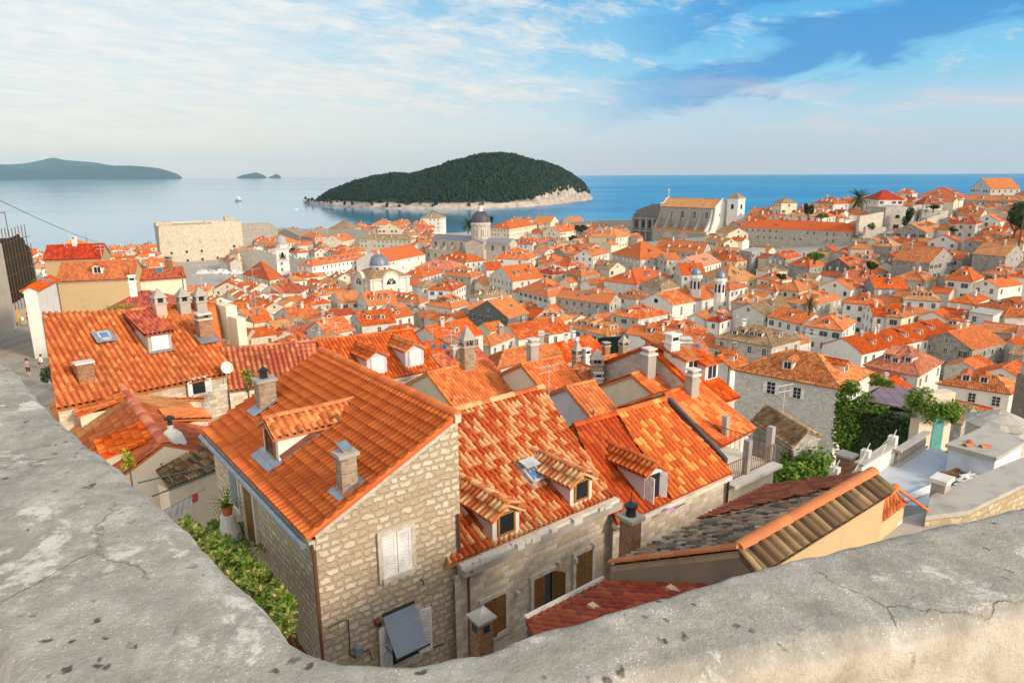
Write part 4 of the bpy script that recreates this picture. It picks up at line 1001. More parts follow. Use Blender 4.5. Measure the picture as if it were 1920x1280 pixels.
cathedral()
# ---- buttressed church on the rise
def jesuit():
    N=atd(1340,391,400); ze=N.z; zr=ze+5.2; zg=22; n0=v2(N); L=40; wid=15
    t=thing('buttressed_church','massive church with curved buttresses, tan tiled roof and corner bell tower','church',(N.x,N.y,zg))
    A=n0; B=n0+VV*L; C=B+UU*wid; D=A+UU*wid; f=-UU
    m=MB()
    for p,q,k in ((A,B,0),(B,C,0),(C,D,0),(D,A,1)): m.wquad(p,q,zg,ze,k,p.x)
    for e,k in ((A,1),(B,0)): 
        q=e+UU*wid; m.face([V3(e,ze),V3(q,ze),V3((e+q)/2,zr-.1)],k,[(0,ze),(wid,ze),(wid/2,zr)])
    m.build('wall',['greystone','white'],t)
    m=MB(); e0=A-VV*.3; e1=B+VV*.3; r0=(A+D)/2-VV*.3; r1=(B+C)/2+VV*.3
    tile_face(m,V3(e1+f*.6,ze+.1),V3(e0+f*.6,ze+.1),V3(r0,zr),V3(r1,zr),lod=1); tile_face(m,V3(D-VV*.3+UU*.6,ze+.1),V3(C+VV*.3+UU*.6,ze+.1),V3(r1,zr),V3(r0,zr),lod=1); ridge_caps(m,V3(r0,zr),V3(r1,zr),.2)
    m.build('roof',['tan_far'],t)
    # gable coping
    m=MB()
    for e in (A,B):
        mid=e+UU*wid/2
        for p,q in ((e,mid),(mid,e+UU*wid)):
            za,zb=(ze,zr) if p is e else (zr,ze); m.tube([V3(p-UU*.0,za+.35),V3(q,zb+.35)],.45,4)
    # little pinnacles and a cross over the far gable
    mid=B+UU*wid/2; m.tube([V3(mid,zr),V3(mid,zr+5.6)],.28,6); m.box(V3(mid,zr+4.6),UU,VV,ZZ,2.0,.35,.35)
    for x,hh in ((.02,2.6),(.3,2.4),(.85,2.2)): m.tube([V3(B+UU*wid*x,ze+(zr-ze)*(1-abs(x-.5)*2)),V3(B+UU*wid*x,ze+(zr-ze)*(1-abs(x-.5)*2)+hh)],.35,6)
    m.build('gable_coping',['stone_trim'],t)
    # aisle with its lean-to roof, five curved buttresses rising from it to the nave wall
    za=atd(1330,431,396).z; zl=za-2.0; dep=6.5
    m=MB(); a=A+VV*0+f*dep; b=B+f*dep
    m.wquad(a,b,zg,zl,0); m.wquad(A,a,zg,zl,1); m.wquad(b,B,zg,zl,0); m.face([V3(A,zl),V3(a,zl),V3(A,za)],1); m.box(V3((a+b)/2+f*.1,zl-.25),VV,UU,ZZ,L,.5,.5,2); m.build('aisle',['citystone','white','stone_trim'],t)
    m=MB(); tile_face(m,V3(b+f*.4,zl),V3(a+f*.4,zl),V3(A,za),V3(B,za),lod=1); m.build('aisle_roof',['tan_far'],t)
    for i in range(6):
        p=A+VV*(1+(L-2)*i/5); m=MB(); prof=[]
        for k in range(9):
            s=k/8; prof.append(V3(p+f*(dep*.92*(s**2.0)),ze-.6-(ze-.6-zl-1.2)*s))
        prof+= [V3(p+f*dep*.92,zl+.2),V3(p,zl+.2)]
        m.prism(prof,VV*1.3,0)
        m.build('buttress',['citystone' if i else 'white'],t)
    for i in range(4):
        p=A+VV*(L*(i+.6)/4.6); place('window',win_mesh('dark'),t,V3(p+f*.05,ze-4.2),nang(f),(2.0,1,2.6))
    for x,y in ((1252,441),(1281,443)):
        q=on_plane(x,y,V3(a,zl),f); m=MB(); q0=q+f*.06
        for k in range(10):
            a0=math.pi*k/10;a1=math.pi*(k+1)/10; m.face([q0-ZZ*1.2,q0-ZZ*1.2+VV*3.2*math.cos(a0)+ZZ*3.4*math.sin(a0),q0-ZZ*1.2+VV*3.2*math.cos(a1)+ZZ*3.4*math.sin(a1)],0)
            aa=(a0+a1)/2; m.box(q0-ZZ*1.2+VV*3.35*math.cos(aa)+ZZ*3.55*math.sin(aa),-VV*math.sin(aa)+ZZ*math.cos(aa),UU,VV*math.cos(aa)+ZZ*math.sin(aa),1.2,.4,.4,1)
        m.build('lunette',['pinkwall','stone_trim'],t)
    # white scroll wall at the near end, and windows
    m=MB(); prof=[V3(A,zg)]+[V3(A+f*(dep*1.0*(1-k/8)**1.8),zg+8+(ze-zg-8)*(k/8)) for k in range(9)]
    prof=[V3(A,zg),V3(A+f*dep,zg)]+prof[1:]
    m.prism(prof,-VV*.7,0); m.build('scroll_wall',['white'],t)
    for x,zz in ((.35,ze-4),(.7,ze-9)): place('window',win_mesh('dark'),t,V3(A+UU*wid*x-VV*.02,zz),nang(-VV),(.8,1,1))
    # corner tower
    tc=atd(1379,400,404); h=3.6; m=MB(); top=atd(1379,372,404).z; T=[v2(tc)+UU*x*h+VV*y*h for x,y in ((-1,-1),(1,-1),(1,1),(-1,1))]
    for i in range(4): m.wquad(T[i],T[(i+1)%4],zg,top,0,i*7)
    m.prism([V3(p+(p-v2(tc)).normalized()*.4,top) for p in T],(0,0,.5),1)
    m.build('tower',['white','stone_trim'],t)
    m=MB()
    for i in range(4): tile_face(m,V3(T[i]+(T[i]-v2(tc))*.12,top+.5),V3(T[(i+1)%4]+(T[(i+1)%4]-v2(tc))*.12,top+.5),V3(tc,top+3.4),V3(tc,top+3.4),lod=1)
    m.build('tower_roof',['mossy_far'],t)
    for n in (-UU,-VV):
        m=MB(); q=V3(v2(tc)+n*(h+.03),top-4.0); s=Vector((-n.y,n.x,0)); pts=[q+s*.9-ZZ*2,q+s*.9]+[q+s*.9*math.cos(math.pi*k/8)+ZZ*.9*math.sin(math.pi*k/8) for k in range(1,8)]+[q-s*.9,q-s*.9-ZZ*2]
        m.prism(pts,n*.06,0); m.build('belfry_opening',['pane'],t)
    # old facade block on the left, half ruined stepped gable
    t2=thing('church_facade','tall dark weathered church front with ruined stepped gable','church',tuple(atd(1215,440,440)))
    q0=atd(1241,385,430); q1=atd(1187,400,446); z0=22; d=(v2(q1)-v2(q0)).normalized(); Lf=(v2(q1)-v2(q0)).length; nb=Vector((-d.y,d.x,0)); nb=nb if nb.y>0 else -nb
    zt=q0.z; zl2=q1.z
    m=MB(); pl=[V3(v2(q0),z0),V3(v2(q0),zt+1.0),V3(v2(q0)+d*Lf*.25,zt+.6),V3(v2(q0)+d*Lf*.45,zt-.6),V3(v2(q0)+d*Lf*.62,zt-1.5),V3(v2(q0)+d*Lf*.75,zl2+1.2),V3(v2(q0)+d*Lf*.9,zl2+.4),V3(v2(q1),zl2-.3),V3(v2(q1),z0)]
    m.prism(pl,nb*3,0)
    for ff in (.0,.28,.5,.72,1.0): m.box(V3(v2(q0)+d*Lf*ff-nb*.2,(z0+zl2-2)/2),d,nb,ZZ,1.1,.9,zl2-2-z0,1)
    for zz in (zl2-3,zl2-11): m.box(V3(v2(q0)+d*Lf*.5-nb*.35,zz),d,nb,ZZ,Lf+1,1.0,.6,1)
    for ff in (.14,.39,.61,.86): m.box(V3(v2(q0)+d*Lf*ff-nb*.06,zl2-6.5),d,nb,ZZ,1.6,.3,4.2,2)
    for k in range(9): m.box(V3(v2(q0)+d*Lf*(.3+.075*k)+nb*1,zt+.3-(zt-zl2)*(k/9.5)),d,nb,ZZ,.7,1,1.6,0)
    m.build('wall',['darkstone','greystone','pane'],t2)
    m=MB(); bk=v2(q0)+nb*3; tile_face(m,V3(bk-d*3,zt-3),V3(bk+d*Lf*.35,zt-2.0),V3(bk+d*Lf*.35+nb*14,zt+1.5),V3(bk-d*3+nb*14,zt+1.5),lod=1); m.build('roof',['tan_far'],t2)
    m=MB(); m.wquad(bk-d*3,bk-d*3+nb*14,z0,zt-2.5,0); m.wquad(bk+d*Lf,bk+d*Lf+nb*14,z0,zl2-3,0); m.build('side_wall',['white'],t2)
jesuit()
# ---- long college building, palace and the twin-belfry church use the house builder
COLL=city_house('4',(1140,338),(1985,378),(2090,366),11.5,'a','h','plain','citystone',0,0,0,wins='dark',c=292,name='college_building',maxrows=3,winskip=.35,label='very long plain grey stone building with low red roof and scattered small windows',cat='building')
SPON=city_house('2',(1060,520),(1222,516),(1665,447),12,'b','h','plain','white',1,6,0,wins='whiteopen',name='palace_building',label='long white palace with red hipped roof right of the clock tower',cat='palace',winskip=.05)
SPO2=city_house('2',(1665,450),(1790,482),(2070,425),11,'b','g','plain','white',0,0,0,wins='white',name='palace_building',label='white building with long red roof right behind the blue dome',cat='building')
def twin_church():
    h,ro=city_house('4',(400,892),(645,927),(1052,852),10,'b','g','mottled','white',0,0,0,wins='none',name='twin_belfry_church',label='white church with mottled orange roof and two domed belfries behind',cat='church')
    i=HOUSES[-1]; N=Vector((*i['poly'][0],0)); Rr=Vector((*i['poly'][1],0)); Fp=Vector((*i['poly'][2],0)); Lp=Vector((*i['poly'][3],0)); ze=i['ze']
    b=(Rr-N).normalized(); a=(Lp-N).normalized()
    nn=-b
    # rose window in the gable
    mid=(N+Lp)/2; m=MB()
    for k in range(14):
        a0=2*math.pi*k/14;a1=2*math.pi*(k+1)/14; q=V3(mid+nn*.05,ze+.6); m.face([q,q+a*.7*math.cos(a0)+ZZ*.7*math.sin(a0),q+a*.7*math.cos(a1)+ZZ*.7*math.sin(a1)],0)
    m.build('rose_window',['pane'],h)
    for k in range(4): 
        p=N+b*((Rr-N).length*(k+.7)/4.4); o=-a; place('window',win_mesh('dark'),h,V3(p+o*.03,ze-2.2),nang(o),(.8,1,1.5))
    for x0,ytop,ybase,xo in ((815,640,800,0),(995,662,870,1)):
        pxx=px('4',(x0,ybase)); c=i['c']+(9 if xo==0 else 4); q=atd(pxx[0],pxx[1],c); X0=pxx[0]; zz=lambda y: atd(X0,340+y/4,c).z; k=c/1280/4
        m=MB(); o=V3(q,0); yb=ybase; H=[ytop,ytop+55,ytop+85,ybase]
        m.lathe(o,[(40*k,zz(H[3])-6),(40*k,zz(H[2])),(50*k,zz(H[2])+.05),(50*k,zz(H[1])-.4),(44*k,zz(H[1])-.3),(44*k,zz(H[1]))],8,0,False)
        tw=m.build('belfry',['white'],h)
        for s in range(8):
            ang=2*math.pi*(s+.5)/8; n=Vector((math.cos(ang),math.sin(ang),0)); m=MB(); m.box(o+n*(38*k)+ZZ*(zz(H[2])-1.9),Vector((-n.y,n.x,0)),n,ZZ,.6,.12,2.4,0); m.build('opening',['pane'],tw)
        m=MB(); Hd=zz(ytop)-zz(H[1]); m.lathe(o,[(40*k*math.cos(j*math.pi/16),zz(H[1])+Hd*math.sin(j*math.pi/16)) for j in range(7)]+[(.25,zz(ytop)-.1),(.18,zz(ytop)+.8),(.0,zz(ytop)+1.4)],12); m.build('dome',['lead'],tw)
twin_church()
# ---- ruined walls on the south hill
def hill_walls():
    t=thing('ruined_tower','broken square grey stone tower on the hill with ivy at its side','ruin',tuple(atd(1680,430,300)))
    def seg(p,q,c0,c1,hgt,thick=1.2,mat='citystone',obj=None):
        P=atd(*px('5',p),c0);Q=atd(*px('5',q),c1); m=MB(); d=(v2(Q)-v2(P)).normalized(); n=Vector((-d.y,d.x,0)); m.prism([V3(v2(P),P.z-hgt),V3(v2(Q),Q.z-hgt),V3(v2(Q),Q.z),V3(v2(P),P.z)],n*thick,0); return m.build('wall',[mat],obj)
    seg((885,275),(1010,262),300,303,13,8,'citystone',t); seg((1010,262),(1080,285),303,312,13,2,'citystone',t)
    m=MB(); q=atd(*px('5',(957,432)),299); m.box(q,(1,0,0),(0,1,0),ZZ,2,.8,3.2,0); q=atd(*px('5',(970,345)),299.5); m.box(q,(1,0,0),(0,1,0),ZZ,1.4,.8,1.4,0); m.build('doorway',['pane'],t)
    t=thing('hill_wall','pale sloping ruined wall climbing right on the hill','wall',tuple(atd(1740,420,296)))
    seg((1085,412),(1290,330),292,312,6,1.2,'stone',t); seg((1290,318),(1355,300),312,316,9,1.2,'stone',t)
    t=thing('hill_wall','long grey upper wall behind the ruined hill tower','wall',tuple(atd(1720,400,320)))
    seg((1090,262),(1160,255),318,322,9,1.2,'citystone',t); seg((1160,290),(1340,300),318,330,9,1.2,'greystone',t)
    t=thing('hill_wall','broken pale wall below the hill tower beside the grey college','wall',tuple(atd(1640,420,296)))
    seg((690,345),(870,310),290,300,8,1.2,'stone',t); seg((735,420),(890,425),286,290,9,1.2,'stone',t); seg((895,500),(985,490),270,274,6,1,'stone',t); seg((855,470),(1000,465),280,284,6,1,'greystone',t)
hill_walls()
# ------------------------------------------------------------------ near houses
def win_near(parent,pos,n,w,h,style='white',open_=0.0,trim=True):
    """window: frame part with pane and shutter children. pos centre on the wall, n outward"""
    n=Vector(n).normalized(); s=ZZ.cross(n).normalized(); pos=Vector(pos)
    m=MB(); hw,hh=w/2,h/2; tw=.13
    m.box(pos+s*(hw+tw/2)+n*.03,s,n,ZZ,tw,.10,h+2*tw,0); m.box(pos-s*(hw+tw/2)+n*.03,s,n,ZZ,tw,.10,h+2*tw,0); m.box(pos+ZZ*(hh+tw/2)+n*.03,s,n,ZZ,w,.10,tw,0); m.box(pos-ZZ*(hh+tw*.5)+n*.06,s,n,ZZ,w+.1,.18,tw,0)
    f=m.build('window',['stone_trim'],parent)
    m=MB(); m.box(pos+n*.012,s,n,ZZ,w,.02,h,0); m.build('pane',['pane'],f)
    for sg in (-1,1):
        a=open_ if isinstance(open_,(int,float)) else open_[0 if sg<0 else 1]
        m=MB(); hinge=pos+s*sg*hw+n*.05; ax=(s*-sg*math.cos(a)+n*math.sin(a)); nn=ZZ.cross(ax)
        if nn.dot(n)<0: nn=-nn
        lw=hw-.01; c=hinge+ax*lw/2
        for q in (.04,lw-.04): m.box(hinge+ax*q,ax,nn,ZZ,.08,.045,h,0)
        for zq in (-hh+.04,0,hh-.04): m.box(c+ZZ*zq,ax,nn,ZZ,lw-.16,.045,.09,0)
        k=int((h-.2)/.075)
        up=(ZZ*.8+nn*.6).normalized()
        for j in range(k): m.box(c+ZZ*(-hh+.12+j*.075),ax,up.cross(ax),up,lw-.14,.016,.07,0)
        m.box(c-nn*.004,ax,nn,ZZ,lw-.14,.012,h-.14,0)
        m.build('shutter',[{'white':'white_paint','brown':'brown_wood','green':'green_paint'}[style]],f)
    return f
def near_dormer(parent,pos,out,w,hf,pitch,roof,wall,pane='pane',frame=None,kind='gable',win=True,lod=3,side=None,rf=1.0):
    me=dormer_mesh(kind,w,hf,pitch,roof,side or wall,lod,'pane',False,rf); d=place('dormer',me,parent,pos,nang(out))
    if win:
        n=Vector(out).normalized(); s=ZZ.cross(n); p=Vector(pos); m=MB(); ww=w*.30; z0,z1=.14,hf-.04
        m.box(p+n*.015+ZZ*((z1+z0)/2-.05),s,n,ZZ,w+.02,.03,z1-z0+.3,0)
        c=p+n*.05+ZZ*(z0+z1)/2; H=z1-z0
        for sg in (-1,1): m.box(c+s*sg*ww,s,n,ZZ,.07,.06,H,1)
        for zq in (z0,z1): m.box(p+n*.05+ZZ*zq,s,n,ZZ,ww*2+.07,.06,.07,1)
        f=m.build('window',[wall,frame or 'white_paint'],d)
        m=MB(); m.box(c-n*.012,s,n,ZZ,ww*2,.02,H,0); m.build('pane',[pane],f)
    return d
def skylight(parent,P,n,up,w,h,name='skylight'):
    n=Vector(n).normalized(); up=Vector(up).normalized(); s=n.cross(up); P=Vector(P); m=MB()
    m.box(P+n*.08,s,up,n,w+.5,h+.5,.02,1)
    for sg in (-1,1): m.box(P+s*sg*w/2+n*.13,s,up,n,.08,h+.08,.12,0); m.box(P+up*sg*h/2+n*.13,s,up,n,w,.08,.12,0)
    f=m.build(name,['pale_metal','zinc'],parent); m=MB(); m.box(P+n*.13,s,up,n,w-.06,h-.06,.03,0); m.build('pane',['pane_blue'],f); return f
def chimney_box(parent,P,w,d,h,mat='oldbrick',cap='cement',ax=None,top=None,sink=.8,name='chimney'):
    ax=ax or UU; ay=Vector((-ax.y,ax.x,0)); P=Vector(P); m=MB()
    m.box(P+ZZ*((h-sink)/2),ax,ay,ZZ,w,d,h+sink,0); m.box(P+ZZ*(h+.05),ax,ay,ZZ,w+.14,d+.14,.10,1)
    if top=='slab':
        for x in (-1,1): m.box(P+ax*x*(w/2-.08)+ZZ*(h+.2),ax,ay,ZZ,.14,d,.2,0)
        m.box(P+ZZ*(h+.36),ax,ay,ZZ,w+.1,d+.1,.12,1)
    elif top=='hat':
        for x in (-1,1):
            for y in (-1,1): m.box(P+ax*x*(w/2-.07)+ay*y*(d/2-.07)+ZZ*(h+.25),ax,ay,ZZ,.15,.15,.3,0)
        m.box(P+ZZ*(h+.25),ax,ay,ZZ,w*.5,d*.5,.3,2)
        q=[P+ax*x*(w/2+.1)+ay*y*(d/2+.1)+ZZ*(h+.4) for x,y in ((-1,-1),(1,-1),(1,1),(-1,1))]; T=P+ZZ*(h+.4+w*.95)
        for i in range(4): m.face([q[i],q[(i+1)%4],T],1)
        m.face(q[::-1],1)
    elif top=='pot':
        m.lathe(P+ZZ*(h+.1),[(.14,0),(.12,.2),(.18,.24),(.18,.30),(.08,.36),(.0,.42)],10,2); m.tube([P+ZZ*(h+.4),P+ZZ*(h+.75)],.012,4,2)
    elif top=='metal':
        m.box(P+ZZ*(h+.16),ax,ay,ZZ,.2,.2,.12,0); m.box(P+ZZ*(h+.24)+ax*.05,(ax+ZZ*.2).normalized(),ay,ZZ,.42,.3,.03,3)
    return m.build(name,[mat,cap,'pane','zinc'],parent)
def plane_n(a,b,c):
    n=(Vector(b)-Vector(a)).cross(Vector(c)-Vector(a)).normalized(); return n if n.z>0 else -n
def pipe(parent,pts,r=.045,mat='copper_pipe',name='downpipe'):
    m=MB(); m.tube(pts,r,8); return m.build(name,[mat],parent)
# ---- stone gable house with bright orange roof
def gable_house():
    ze=59.34; N=atd(590,1000,17.0); ze=N.z; L=at(395,805,ze); zr=ze+2.05; r0=at(858,783,zr); u=(v2(L)-v2(N)).normalized(); pr=Vector((-u.y,u.x,0)); pr=pr if pr.dot(r0-N)>0 else -pr
    w=(v2(r0)-v2(N)).dot(pr); r0=V3(v2(N)+pr*w,zr); Ln=(v2(L)-v2(N)).length; r1=r0+u*Ln
    t=thing('stone_house','nearest rubble stone house with bright orange roof, blank gable and white shutters','house',(N.x,N.y,50))
    zb=50; n=-u; outL=-pr
    m=MB(); m.face([V3(N,zb),V3(r0,zb),r0,Vector(N)],0,[(0,zb),(w,zb),(w,zr),(0,ze)])
    m.wquad(r0,r1,zb,zr,0); m.wquad(L,N,zb,ze-.15,0,11); m.face([V3(L,zb),V3(r1,zb),r1,Vector(L)],0,[(0,zb),(w,zb),(w,zr),(0,ze)])
    m.build('wall',['rubble'],t)
    m=MB(); o=pr*-.22; sl=.22*(zr-ze)/w
    A=Vector(N)+o-ZZ*sl-u*.02+ZZ*.05; B=Vector(L)+o-ZZ*sl+u*.2+ZZ*.05; C=r1+u*.2+ZZ*.05; D=r0-u*.02+ZZ*.05
    tile_face(m,A,B,C,D,cw=.22,cl=.34,amp=.075,lod=3,slab=.08,lip=.075)
    ridge_caps(m,D+ZZ*.02,C+ZZ*.02,.15,0,.36,3); ridge_caps(m,A+u*.07+ZZ*.0,D+u*.07+ZZ*.0,.09,0,.33,3,.0)
    ro=m.build('roof',['bright'],t)
    pn=plane_n(A,B,C)
    m=MB(); # mortar line under the verge, corner stones
    m.box((Vector(N)+r0)/2-u*.02-ZZ*.09,(r0-Vector(N)).normalized(),u,(r0-Vector(N)).normalized().cross(u),(r0-Vector(N)).length,.06,.10,0); m.box(r0+ZZ*.0-pr*.04,pr,u,ZZ,.2,.2,.22,0)
    m.build('verge',['stone_trim'],t)
    m=MB(); g0=Vector(N)+o*1.5-ZZ*(sl+.1); g1=Vector(L)+o*1.5-ZZ*(sl+.1); m.tube([g0-u*.05,g1+u*.1],.085,8); m.box((Vector(N)+Vector(L))/2+outL*.09-ZZ*.32,u,pr,ZZ,Ln,.16,.26,1); m.build('gutter',['zinc','stone_trim'],t)
    pipe(t,[Vector(N)+outL*.12-ZZ*.25-u*.05,Vector(N)+outL*.10-u*.08-ZZ*.5,Vector(N)+outL*.08-u*.08-ZZ*9])
    pipe(t,[r0-u*.07-ZZ*2.9-pr*.10,r0-u*.07-ZZ*12-pr*.10],.045)
    # dormer
    P=on_plane(512,858,A,pn); d=near_dormer(t,P,-pr,1.25,.95,math.degrees(math.atan2(zr-ze,w)),'mixed','white',frame='amber_wood',rf=.9)
    m=MB(); tz=(zr-ze)/w
    for sg in (-1,1):
        q0=P+u*sg*.66+pn*.05; q1=q0+(pr*2.0+ZZ*2.0*tz); m.box((q0+q1)/2+ZZ*.06,(q1-q0).normalized(),u,pn,2.2,.20,.03,0); m.box((q0+q1)/2+ZZ*.13-u*sg*.02,(q1-q0).normalized(),u,pn,2.1,.03,.2,1)
    m.box(P-pr*.2+pn*.06-ZZ*.03,u,(pr+ZZ*tz).normalized(),pn,1.6,.45,.03,0); m.build('flashing',['zinc','rust'],d)
    # chimneys
    P=on_plane(652,915,A,pn); c=chimney_box(ro,P,.36,.44,.95,'oldbrick','cement',u,'metal'); 
    m=MB(); m.box(P+pn*.09,u,(pr+ZZ*tz).normalized(),pn,.75,.85,.03,0); m.build('flashing',['zinc'],ro)
    P=on_plane(500,762,A,pn); c=chimney_box(ro,P,.52,.58,.95,'oldbrick','cement',u,'pot')
    m=MB(); m.box(P+pn*.09-pr*.1,u,(pr+ZZ*tz).normalized(),pn,.75,1.0,.03,0); m.build('flashing',['zinc'],ro)
    # shuttered window, awning window
    q=on_plane(743,1033,N,n); a=on_plane(713,1045,N,n); b=on_plane(774,1030,N,n); win_near(t,q,n,(v2(a)-v2(b)).length-.12,1.25,'white')
    q=on_plane(757,1180,N,n); f=win_near(t,V3(q,q.z-.25),n,.85,1.4,'white',2.9)
    m=MB(); c=on_plane(747,1140,N,n); b0=c+ZZ*.0; 
    dvec=(n*.75-ZZ*.95); s=pr
    for k in range(6):
        f0,f1=k/6,(k+1)/6; sag=lambda x: -n*.04*math.sin(math.pi*x)
        m.face([b0-s*.5+dvec*f0+sag(f0),b0+s*.5+dvec*f0+sag(f0),b0+s*.5+dvec*f1+sag(f1),b0-s*.5+dvec*f1+sag(f1)],0,None,True)
    m.tube([b0-s*.5,b0+s*.5],.05,8,1)
    m.tube([b0-s*.53+dvec,b0+s*.53+dvec],.025,6,1); m.tube([b0-s*.5-ZZ*.9,b0-s*.5+dvec],.014,5,1); m.tube([b0+s*.5-ZZ*.9,b0+s*.5+dvec],.014,5,1)
    m.build('awning',['awning_grey','iron'],t)
    # wall clutter: cable, meter box, bracket
    m=MB(); P=lambda x,y:on_plane(x,y,N,n)+n*.04
    m.tube([P(615,1175),P(640,1162),P(652,1160),P(655,1225),P(668,1232)],.014,5); m.tube([P(672,1225),P(690,1215),P(697,1235)],.014,5); m.tube([P(790,1215),P(815,1210),P(830,1205)],.016,5); m.build('cable',['iron'],t)
    m=MB(); m.box(P(668,1215)+n*.08,pr,n,ZZ,.18,.16,.22,0); m.build('meter_box',['zinc'],t)
    m=MB(); m.box(P(705,1163)+n*.07,pr,n,ZZ,.14,.18,.16,0); m.box(P(705,1163)+n*.17,pr,n,ZZ,.10,.06,.10,1); m.build('wall_lamp',['rust','iron'],t)
    m=MB(); m.tube([P(788,1085)-n*.04,P(788,1085)+n*.12,P(788,1090)+n*.14],.02,5); m.build('wall_hook',['iron'],t)
    # door in the shaded side wall
    dq=on_plane(470,945,N,outL); m=MB(); sdoor=u
    for sg in (-1,1): m.box(dq+sdoor*sg*.55+outL*.04-ZZ*.2,sdoor,outL,ZZ,.14,.12,2.3,0)
    m.box(dq+outL*.04+ZZ*1.0,sdoor,outL,ZZ,1.3,.12,.14,0); df=m.build('door_frame',['palegrey'],t)
    m=MB(); m.box(dq+outL*.02-ZZ*.2,sdoor,outL,ZZ,1.0,.04,2.2,0); m.build('door',['brown_wood'],df)
    dq=on_plane(443,905,N,outL); m=MB(); m.box(dq+outL*.05,u,outL,ZZ,1.0,.10,1.8,0); m.box(dq+outL*.11,u,outL,ZZ,.75,.02,1.5,1); m.build('window',['palegrey','lead'],t)
    zl=N.z-4.3; a0=V3(N,zl)+u*.1+outL*.02; a1=a0+u*4.6; m=MB(); d0=outL*1.15-ZZ*.55; tile_face(m,a0+d0,a1+d0,a1,a0,cw=.22,cl=.34,amp=.06,lod=3); m.build('lean_to_roof',['red'],t)
    m=MB(); m.prism([V3(a0+outL*1.1,50),V3(a0+outL*1.1,zl-.6),V3(a0,zl-.1),V3(a0,50)],u*.2,0); m.build('lean_to_wall',['rubble'],t)
    return N,L,r0,r1,u,pr,zr
plaster('awning_grey',(.27,.31,.36),(.13,.14,.16),.3)
GH=gable_house()
# ---- patchwork-roofed house to its right
def patch_house():
    ze=57.0; A=at(873,1052,ze); B=at(1146,936,ze); C=at(1012,733,ze+2.45); u=(B-A).normalized(); D=C-u*6.2-ZZ*0
    t=thing('stone_house','stone house with cream and terracotta patchwork roof, two dormers and brown shutters','house',(A.x,A.y,49))
    n=Vector((u.y,-u.x,0)); zb=49
    m=MB(); m.wquad(A-u*.4,B,zb,ze-.3,0); bk=v2(C)-v2(B)
    m.wquad(B,V3(v2(B)+bk*2,0),zb,ze-.3,0); m.face([V3(B,ze-.3),V3(v2(B)+bk*2,ze-.3),C-ZZ*.12],0,[(0,ze),(bk.length*2,ze),(bk.length,C.z)]); m.build('wall',['ashlar'],t)
    m=MB(); m.box((A+B)/2-ZZ*.20+n*.10,u,n,ZZ,(B-A).length+.5,.42,.22,0); m.box((A+B)/2-ZZ*.05+n*.02,u,n,ZZ,(B-A).length+.5,.30,.12,1)
    rr=random.Random(4)
    for k in range(26):
        f=rr.random(); m.box(A+(B-A)*f-ZZ*(.06+.0)+n*rr.uniform(.0,.25),u,n,ZZ,rr.uniform(.12,.4),rr.uniform(.1,.2),rr.uniform(.14,.22),1)
    m.build('cornice',['cement','palegrey'],t)
    m=MB(); A2=A-u*.6+ZZ*.06; B2=B+u*.12+ZZ*.06; C2=C+u*.12+ZZ*.06; D2=D+ZZ*.06
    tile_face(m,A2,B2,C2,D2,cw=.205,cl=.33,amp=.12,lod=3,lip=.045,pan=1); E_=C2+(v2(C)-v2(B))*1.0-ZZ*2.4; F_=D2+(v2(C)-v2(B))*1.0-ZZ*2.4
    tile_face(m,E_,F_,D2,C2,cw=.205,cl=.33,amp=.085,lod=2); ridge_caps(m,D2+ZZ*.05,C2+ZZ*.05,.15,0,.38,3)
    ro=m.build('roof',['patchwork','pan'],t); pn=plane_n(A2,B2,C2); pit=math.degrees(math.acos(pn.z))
    for x,y,w in ((948,1008,1.02),(1088,944,1.0)):
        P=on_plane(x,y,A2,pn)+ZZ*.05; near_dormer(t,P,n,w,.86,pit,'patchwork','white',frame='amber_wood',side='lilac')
    P=on_plane(998,893,A2,pn); up=(D2-A2)-u*(D2-A2).dot(u); sk=skylight(t,P,pn,up,.5,.62)
    m=MB(); c=P+pn*.2; upn=up.normalized(); sx=pn.cross(upn); m.box(c+upn*.33+pn*.18,sx,(upn*.85+pn*-.2).normalized(),pn,.62,.5,.03,0); m.build('skylight_flap',['pale_metal'],sk)
    Pw=lambda x,y:on_plane(x,y,A,n)
    win_near(t,Pw(1093,1064),n,.78,1.25,'brown'); win_near(t,Pw(1017,1108),n,.85,1.25,'brown',(.15,2.2)); win_near(t,Pw(926,1152),n,.85,1.25,'brown',(.35,.1))
    pipe(t,[A-u*.0+n*.32-ZZ*.15,A+n*.12-ZZ*.5,A+n*.1-ZZ*8])
    m=MB()
    for x,y in ((968,1110),(1045,1055),(1110,1020),(1075,1047)): m.box(Pw(x,y)+n*.08,u,n,ZZ,.10,.2,.16,0)
    m.build('shutter_corbel',['stone_trim'],t)
patch_house()
